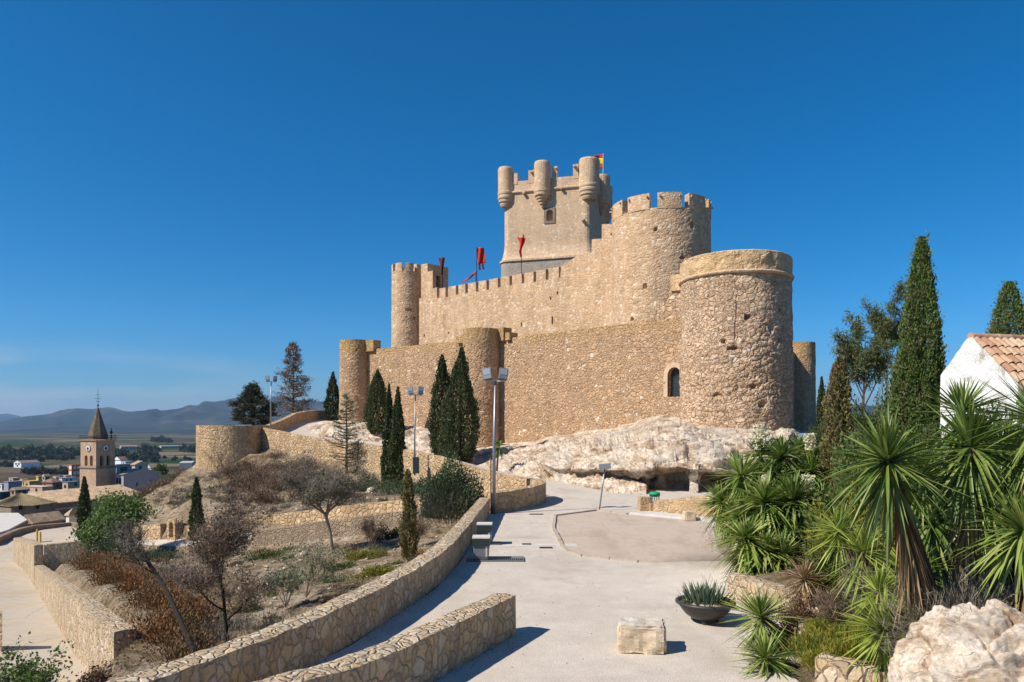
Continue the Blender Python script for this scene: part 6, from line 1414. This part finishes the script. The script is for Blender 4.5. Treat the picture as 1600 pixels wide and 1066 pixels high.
scrub('path_edge_scrub', 'dark tangled scrub along the foot of the ramp wall', scat([(-13, 56.5), (-11.5, 59), (-6.3, 52.5), (-2.6, 46), (-4, 45), (-8, 49)], 60, .4, .9, .9), 'oleander', .16, .3, 900)

# green bush at bottom left and its dry neighbour
r = tree('leafy_bush', 'green-leaved bush poking up at the bottom left corner', 'bush', (-9.4, 14, -6)); t_ = []; mb = MB()
for q in range(6): branchy(mb, (-9.45+random.uniform(-.3, .3), 13.8+random.uniform(-.3, .3), -6.1), 1.35, .022, .45, 3, 5, lean=(random.uniform(-.6, .6), random.uniform(-.4, .4), 1), tips=t_, decay=.5, minr=.004)
mb.build('stems', M['paleb'], r); add_foliage(r, t_, 'broad', 6, .075, .045, .07)
r = tree('dry_bush', 'small dry seeded bush beside the green bush at bottom left', 'bush', (-8.15, 14.2, -5.8)); t_ = []; mb = MB()
for q in range(4): branchy(mb, (-8.2+random.uniform(-.2, .2), 14.2, -5.85), .85, .014, .45, 3, 5, lean=(random.uniform(-.5, .5), 0, 1), tips=t_, decay=.5, minr=.004)
mb.build('stems', M['bark'], r); add_foliage(r, t_, 'deadleaf', 3, .06, .035, .05)

# ------------------------------------------------------------------ planting bed at the right
def hd(px, py, d, tx=0, ty=-.2, sc=1.0): v = P(px, py, d); return (v.x, v.y, v.z, tx, ty, sc)
def fb(x, y): return (x, y, H(x, y))
def fl(px, py, d, s_=.35): v = P(px, py, d); return (v.x, v.y, v.z, s_)
yucca(fb(6.9, 21), [hd(1158, 745, 20.4, -.3, -.2, 1.1), hd(1128, 785, 20.8, -.5, -.2, .9), hd(1150, 800, 20.2, -.3, -.3, .8)], 'yucca with two heads at the left rim of the flowering clump', 'yucca', L=.95, nb=150, wd=.06, skirt=.5)
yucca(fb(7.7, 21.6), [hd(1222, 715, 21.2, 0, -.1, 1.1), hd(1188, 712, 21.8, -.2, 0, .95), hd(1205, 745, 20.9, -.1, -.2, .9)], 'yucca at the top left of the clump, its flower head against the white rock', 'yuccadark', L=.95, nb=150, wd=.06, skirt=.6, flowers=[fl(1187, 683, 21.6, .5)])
yucca(fb(8.5, 21.3), [hd(1267, 738, 20.8, .2, -.1, .95), hd(1250, 705, 21.9, .1, 0, .8), hd(1272, 715, 21.4, .3, 0, .7)], 'yucca at the top right of the clump carrying the highest cream flower head', 'yucca', L=.95, nb=140, wd=.06, skirt=.5, flowers=[fl(1266, 690, 21, .3), fl(1277, 737, 20.9, .22)])
yucca(fb(7.1, 19.4), [hd(1195, 785, 19.2, -.1, -.3, 1.15), hd(1160, 815, 19.6, -.3, -.2, .9)], 'yucca in the middle left of the clump, drooping over its brown skirt', 'yucca', L=1.0, nb=170, wd=.06, skirt=.8, flowers=[fl(1196, 752, 19.6, .2)])
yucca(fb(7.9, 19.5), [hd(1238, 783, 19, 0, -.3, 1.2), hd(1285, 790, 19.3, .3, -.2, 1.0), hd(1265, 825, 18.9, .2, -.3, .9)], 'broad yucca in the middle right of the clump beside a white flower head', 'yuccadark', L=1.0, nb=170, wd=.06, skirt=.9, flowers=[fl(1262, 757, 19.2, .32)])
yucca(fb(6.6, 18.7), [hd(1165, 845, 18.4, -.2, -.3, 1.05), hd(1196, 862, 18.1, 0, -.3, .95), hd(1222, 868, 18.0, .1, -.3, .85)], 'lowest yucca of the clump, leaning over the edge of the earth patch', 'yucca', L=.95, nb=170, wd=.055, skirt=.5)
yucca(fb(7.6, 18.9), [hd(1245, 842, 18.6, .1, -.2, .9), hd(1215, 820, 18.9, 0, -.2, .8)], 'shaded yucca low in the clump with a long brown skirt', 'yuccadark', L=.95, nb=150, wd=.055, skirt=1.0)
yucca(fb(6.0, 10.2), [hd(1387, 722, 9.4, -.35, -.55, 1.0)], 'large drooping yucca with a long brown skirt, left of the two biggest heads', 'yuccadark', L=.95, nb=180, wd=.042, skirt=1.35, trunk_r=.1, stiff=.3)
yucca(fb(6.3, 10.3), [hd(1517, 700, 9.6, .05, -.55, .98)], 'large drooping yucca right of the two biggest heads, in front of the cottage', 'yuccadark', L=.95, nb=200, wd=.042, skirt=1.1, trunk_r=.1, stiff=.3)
yucca(fb(6.5, 9.0), [hd(1600, 830, 8.9, .1, -.4, .9)], 'yucca cut by the right edge of the picture, above the boulder', 'yucca', L=.85, nb=150, wd=.042, skirt=.5)
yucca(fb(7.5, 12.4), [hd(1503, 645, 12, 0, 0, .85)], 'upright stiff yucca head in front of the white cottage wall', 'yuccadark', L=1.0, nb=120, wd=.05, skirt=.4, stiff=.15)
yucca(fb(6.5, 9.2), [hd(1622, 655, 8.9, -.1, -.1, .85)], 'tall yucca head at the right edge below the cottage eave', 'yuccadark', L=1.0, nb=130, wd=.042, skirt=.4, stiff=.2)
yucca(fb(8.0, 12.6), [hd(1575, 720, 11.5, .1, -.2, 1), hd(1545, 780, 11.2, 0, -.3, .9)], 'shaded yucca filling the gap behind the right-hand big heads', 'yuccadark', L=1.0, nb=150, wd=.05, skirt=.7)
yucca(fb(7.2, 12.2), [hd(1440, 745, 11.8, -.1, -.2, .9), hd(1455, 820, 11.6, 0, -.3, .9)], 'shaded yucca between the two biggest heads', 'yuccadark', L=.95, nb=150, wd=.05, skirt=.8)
yucca(fb(5.3, 10.5), [hd(1382, 985, 10.2, -.1, -.5, .95)], 'bright low yucca rosette right above the bottom wall', 'yuccalime', L=.75, nb=190, wd=.034, skirt=.15, stiff=.15)
yucca(fb(5.7, 10.3), [hd(1442, 1000, 9.9, .2, -.3, .85)], 'darker low yucca rosette touching the boulder', 'yucca', L=.72, nb=160, wd=.034, skirt=.15, stiff=.2)
yucca(fb(6.0, 11.4), [hd(1418, 893, 11.2, .2, -.3, .9)], 'lime-green yucca rosette under the brown skirt of the big one', 'yuccalime', L=.8, nb=120, wd=.04, skirt=.1, stiff=.12)
yucca(fb(6.7, 13.6), [hd(1310, 830, 13.4, -.1, -.2, .85)], 'small lime yucca rosette above the dried brown one', 'yuccalime', L=.8, nb=110, wd=.035, skirt=.15, stiff=.2)
yucca(fb(5.9, 10.9), [hd(1372, 925, 10.8, -.1, -.3, .75)], 'small lime yucca rosette squeezed above the bright low one', 'yuccalime', L=.75, nb=110, wd=.034, skirt=.1, stiff=.15)
yucca(fb(6.2, 12.9), [hd(1348, 862, 12.7, -.2, -.2, .95)], 'pale yellow-green yucca rosette tangled with grey twigs', 'yuccalime', L=.85, nb=110, wd=.035, skirt=.2, stiff=.15)
yucca((4.95, 13.0, -3.7), [hd(1188, 965, 12.9, -.2, -.2, .95)], 'upper one of the two spiky rosettes right of the planter bowl', 'yucca', L=.78, nb=170, wd=.034, skirt=.15, stiff=.15)
yucca((4.7, 12.1, -3.8), [hd(1196, 1030, 12.0, -.5, -.4, .85)], 'lower spiky rosette hanging over the paving at the bottom, with white dead blades', 'yucca', L=.75, nb=160, wd=.032, skirt=.25, stiff=.2)
r = yucca(fb(5.9, 14.5), [hd(1256, 905, 14.4, 0, -.2, .8)], 'dried-out brown yucca rosette behind the pale bed wall', 'skirt', L=.75, nb=100, wd=.035, skirt=.3, stiff=.35)
yucca(fb(-1.2, 57.5), [hd(780, 697, 57.2, 0, 0, 1)], 'small lone yucca at the foot of the white rock behind the tall lamp post', 'yuccadark', L=.8, nb=70, wd=.09, skirt=0, group=None)
# other plants of the bed
def bedshrub(name, lb, px, d, py, rx, h, n, leaf, mat, aspect=.4, seed=0, lump=.4, up=.5, z=None):
    x = XD(px, d); zt_ = ZD(py, d); return shrub(name, lb, (x, d, zt_-h), rx, rx*.85, h, n, leaf, mat, seed=seed, aspect=aspect, lumpy=lump, up=up)
bedshrub('brown_shrub', 'dark brown dried shrub between the spiky rosettes and the ice plant', 1250, 13.4, 925, .5, .85, 6500, .045, 'deadleaf', .5, 2)
bedshrub('succulent_shrub', 'tall pale olive succulent shrub right of the flowering yucca clump', 1322, 15.5, 778, .75, 1.7, 9000, .1, 'yellowgreen', .3, 4, .5)
bedshrub('succulent_shrub', 'low olive succulent shrub behind the dried yucca', 1292, 15.2, 850, .6, .9, 5000, .08, 'greenshrub', .4, 5, .5)
bedshrub('dark_bush', 'dark green bush filling the shade behind the big yucca heads', 1380, 17, 668, 1.5, 2.6, 12000, .13, 'cypress_b', .4, 6, .35)
bedshrub('dark_bush', 'dark bush under the cottage wall behind the yuccas', 1530, 15.5, 690, 2.0, 2.4, 15000, .14, 'cypress', .4, 7, .35)
bedshrub('dark_bush', 'dark bush at the right edge behind the yuccas', 1640, 13.5, 690, 1.6, 2.3, 9000, .14, 'cypress', .4, 8, .35)
bedshrub('olive_bush', 'loose olive bush between the juniper column and the tall cypress', 1370, 26, 588, 1.35, 3.2, 9000, .13, 'greenshrub', .35, 9, .5)
bedshrub('grey_twig_bush', 'tangle of grey dead twigs in the middle of the bed', 1352, 12.6, 885, .5, .75, 3200, .26, 'greytwig', .035, 10, .5)
bedshrub('grey_twig_bush', 'tangle of grey-brown twigs behind the boulder', 1500, 9.6, 915, .75, .9, 5200, .24, 'greytwig', .035, 11, .5)
bedshrub('brown_twig_bush', 'dark dry twigs under the lime-green rosette', 1330, 12.9, 915, .6, .6, 5000, .2, 'drytwig', .05, 12, .5)
pts = []
ice = [(4.6, 11.8), (4.55, 11.0), (5.0, 10.75), (5.5, 11.0), (5.75, 12.1), (5.5, 13.0), (5.15, 13.0)]
for k in range(60):
    q = scat(ice, 1, .16, .3)[0]; pts.append(q)
L_ = LF()
for k, (x, y, r_, h_) in enumerate(pts):
    V, F_ = bush_arrays((x, y, max(H(x, y), -3.6)-.02), r_, r_, .26, 620, .075, 1.2, .22, .4, k*.6, .3); L_.add(V, F_)
L_.build('ice_plant', M['yellowgreen'], label='yellow and green ice plant carpet spilling over the bed edge at the bottom', cat='ground cover', kind='stuff')
bedp = [(5.7, 17), (6.1, 15), (5.9, 12.5), (5.6, 10.8), (7, 9.5), (10, 8), (13, 14), (12, 24), (8, 24), (6.6, 20.5)]
scrub('bed_litter', 'dry brown litter and twigs under the plants of the bed', scat(bedp, 150, .2, .6, .5), 'drytwig', .16, .12, 900, cat='litter')
scrub('bed_undergrowth', 'dark green undergrowth between the yuccas', scat([(7, 17), (6.8, 13), (8, 11.5), (11, 11), (13, 15), (12, 22), (8.5, 20)], 60, .4, .8, 1.0), 'cypress', .12, .4, 900)
# boulder
bm = bmesh.new(); bmesh.ops.create_icosphere(bm, subdivisions=7, radius=1)
for v in bm.verts:
    n_ = v.co.normalized(); vd, vp = noise.voronoi(n_*2.1+Vector((.3, .1, .2))*noise.noise(n_*3)); k = 1+.16*noise.fractal(n_*1.4+Vector((3, 1, 2)), 1, 2, 3)-.10*max(0, 1-(vd[1]-vd[0])*5)+.09*noise.noise(vp[0]*7)+.045*noise.fractal(n_*5, .9, 2, 5)+.02*noise.fractal(n_*22, .9, 2, 3)
    v.co = Vector((n_.x*1.18*k, n_.y*.95*k, n_.z*1.25*k))
me = bpy.data.meshes.new('boulder'); bm.to_mesh(me); bm.free(); me.materials.append(M['boulder'])
for p_ in me.polygons: p_.use_smooth = True
o = bpy.data.objects.new('boulder', me); COL.objects.link(o); o.location = (5.25, 7.75, -3.12); setp(o, 'big pale limestone boulder in the bottom right corner', 'boulder')
# dark parked car below the far right tower
cx0, cy0 = 20.1, 49; cz = -1.95
car = thing('parked_car', 'dark blue parked car almost hidden behind the flowering yuccas', 'car', (cx0, cy0, cz))
def sec(x, pts_): return [(x, cy0+p_[0], cz+p_[1]) for p_ in pts_]
prof_ = [(-2.1, .35), (2.1, .35), (2.15, .8), (1.5, .92), (.9, 1.0), (-.9, 1.02), (-1.6, .95), (-2.15, .75)]
cab = [(-1.5, .95), (1.2, .95), (.6, 1.42), (-.9, 1.45)]
MB().loft([sec(cx0-.85, prof_), sec(cx0+.85, prof_)]).build('body', flat('dark_blue_car_paint', (.02, .035, .07), .25, .3, .05, 3, .6), car)
MB().loft([sec(cx0-.72, cab), sec(cx0+.72, cab)]).build('windows', M['lampglass'], car)
for sx_ in (-.8, .8):
    for sy_ in (-1.35, 1.35):
        MB().tube([(cx0+sx_-.1, cy0+sy_, cz+.33), (cx0+sx_+.1, cy0+sy_, cz+.33)], .33, 16).build('wheel', M['iron'], car)

# ------------------------------------------------------------------ valley trees
random.seed(5); rng = np.random.default_rng(5)
def vt_mesh(k):
    L_ = LF(); V, F_ = bush_arrays((0, 0, .8), 3.6, 3.6, 5.2, 900, 1.25, .3, .7, .5, k*3.3, .4); L_.add(V, F_)
    me_ = npmesh('valley_tree', V, F_, M['pine'] if k % 2 else M['cypress']).data; o = [q for q in COL.objects if q.data == me_][0]; bpy.data.objects.remove(o); return me_
vtm = [vt_mesh(k) for k in range(4)]
tb_ = MB(); tb_.tube([(0, 0, -1), (0, 0, 3)], [.35, .2], 5)
tkm = tb_.build('trunk', M['bark']); tkd = tkm.data; bpy.data.objects.remove(tkm)
def vtree(px, py, s, label, group):
    # stand on the plain: py is the row of its foot
    d = 46.2*F/max(6, py-HY); x = XD(px, d); r_ = math.hypot(x, d)
    if d < 900:   # nearer ground is higher
        for _ in range(12): z = zfar(x, d)-1.2; d = -z*F/(py-HY); x = XD(px, d)
    z = zfar(x, d)-1.2
    r = thing('valley_tree', label, 'tree', (x, d, z), group); r.rotation_euler = (0, 0, random.uniform(0, 6.3)); r.scale = (s, s, s*random.uniform(.8, 1.15))
    for nm_, me_ in (('crown', random.choice(vtm)), ('trunk', tkd)):
        o = bpy.data.objects.new(nm_, me_); COL.objects.link(o); o.parent = r
rowsT = [
 ((0, 125), (706, 715), 34, 1.7, 'tree in the long dark belt across the valley, left of the church'),
 ((0, 110), (717, 722), 16, 1.2, 'tree in the field hedge above the white barn'),
 ((-5, 22), (727, 731), 6, 1.0, 'tree left of the white barn'),
 ((35, 105), (737, 743), 13, 1.0, 'tree in the row between the barn and the yellow house'),
 ((97, 112), (716, 719), 4, 1.5, 'round tree left of the belfry'),
 ((182, 245), (712, 724), 20, 1.5, 'tree in the dark grove right of the belfry'),
 ((215, 250), (703, 708), 9, 1.7, 'tree in the grove by the farm shed'),
 ((236, 268), (690, 693), 8, 2.2, 'far tree below the pale hill scar'),
 ((287, 308), (704, 709), 7, 1.7, 'tree left of the bastion, at the end of the farm shed'),
 ((225, 300), (717, 722), 8, .8, 'small tree along the valley road'),
 ((180, 200), (707, 712), 5, 1.4, 'tree between the belfry and the ruin'),
]
for (x0, x1), (y0, y1), n, s, lb in rowsT:
    for k in range(n): vtree(x0+(x1-x0)*(k+random.random())/n, random.uniform(y0, y1), s*random.uniform(.7, 1.25), lb, lb.replace('tree', 'trees', 1))
d = 210; v = P(251, 741, 190); r = shrub('round_tree', 'round dark green tree on the town edge beside the attic house', (v.x, v.y, v.z), 1.9, 1.9, 2.4, 2500, .45, 'cypress_b', 'tree', aspect=.7)

# loose stones on the slopes
def stones(name, label, spots):
    L_ = LF(); bm = bmesh.new(); bmesh.ops.create_icosphere(bm, subdivisions=1, radius=1)
    base = np.array([tuple(v.co) for v in bm.verts]); Fs = np.array([[v.index for v in f.verts] for f in bm.faces]); bm.free()
    for x, y, r_, _ in spots:
        V = base*(1+rng.uniform(-.3, .3, (len(base), 1)))*np.array([r_, r_*rng.uniform(.6, 1), r_*rng.uniform(.4, .8)]); L_.add(V+np.array([x, y, H(x, y)+r_*.1]), Fs)
    return L_.build(name, M['rock'], label=label, cat='stones', kind='stuff')
stones('loose_stones', 'loose pale stones scattered on the near slope', scat(midp, 420, .03, .10)+scat(midp, 10, .12, .25))
stones('slope_stones', 'loose pale stones on the upper slope below the bastion', scat(slopep, 200, .04, .17)+scat(slopep, 8, .2, .4))

# ------------------------------------------------------------------ air
hz = MB().box((0, 0, 190), (34000, 34000, 480)).build('haze', flat('haze_air', (1, 1, 1)), kind='stuff')
hm = bpy.data.materials.new('valley_haze'); hm.use_nodes = True; ht = hm.node_tree
for n_ in list(ht.nodes):
    if n_.type != 'OUTPUT_MATERIAL': ht.nodes.remove(n_)
pv = ht.nodes.new('ShaderNodeVolumePrincipled'); pv.inputs['Density'].default_value = 6.5e-5; pv.inputs['Color'].default_value = (.45, .70, 1, 1); pv.inputs['Anisotropy'].default_value = .3
out_ = [n_ for n_ in ht.nodes if n_.type == 'OUTPUT_MATERIAL'][0]; ht.links.new(pv.outputs[0], out_.inputs['Volume'])
hz.data.materials.clear(); hz.data.materials.append(hm)
setp(hz, 'thin blue air haze over the valley and hills', 'haze')

# grit, dry leaves and twigs gathered on the paving edges
def litter(name, label, lines, n, sz, mat):
    C = []
    for p, q in lines:
        for _ in range(int(n*math.hypot(q[0]-p[0], q[1]-p[1]))):
            t = random.random(); off = abs(random.gauss(0, .22)); dx, dy = q[0]-p[0], q[1]-p[1]; L = math.hypot(dx, dy)
            C.append((p[0]+dx*t+dy/L*off, p[1]+dy*t-dx/L*off, -3.985))
    C = np.array(C); D = rng.normal(0, 1, C.shape); D[:, 2] *= .15; V, F_ = leafquads(C, D, sz, sz*.5, .1)
    V[:, 2] = np.maximum(V[:, 2], -3.992); return npmesh(name, V, F_, M[mat], label=label, cat='litter', kind='stuff')
pl_ = [(p, q) for p, q in zip(PARA[1:], PARA[2:])]+[((-1.2, 11.6), (.1, 14.2)), ((-2.6, 9.45), (-1.2, 11.6))]
be_ = [((p[0]-.02, p[1]), (q[0]-.02, q[1])) for p, q in zip(BED[2:9][::-1], BED[2:9][::-1][1:])]
be_ = [(q, p) for p, q in be_]
litter('edge_litter', 'dry leaves and grit along the foot of the walls', pl_, 26, .035, 'drytwig')
litter('edge_litter', 'dry leaves and grit along the planting bed edge', be_, 60, .04, 'deadleaf')
C = np.stack([rng.uniform(-2, 5, 260), rng.uniform(11, 32, 260), np.full(260, -3.985)], 1); V, F_ = leafquads(C, rng.normal(0, 1, C.shape)*np.array([1, 1, .1]), .035, .02, .1)
npmesh('paving_grit', V, F_, M['drytwig'], label='scattered grit and dry leaves on the paving', cat='litter', kind='stuff')
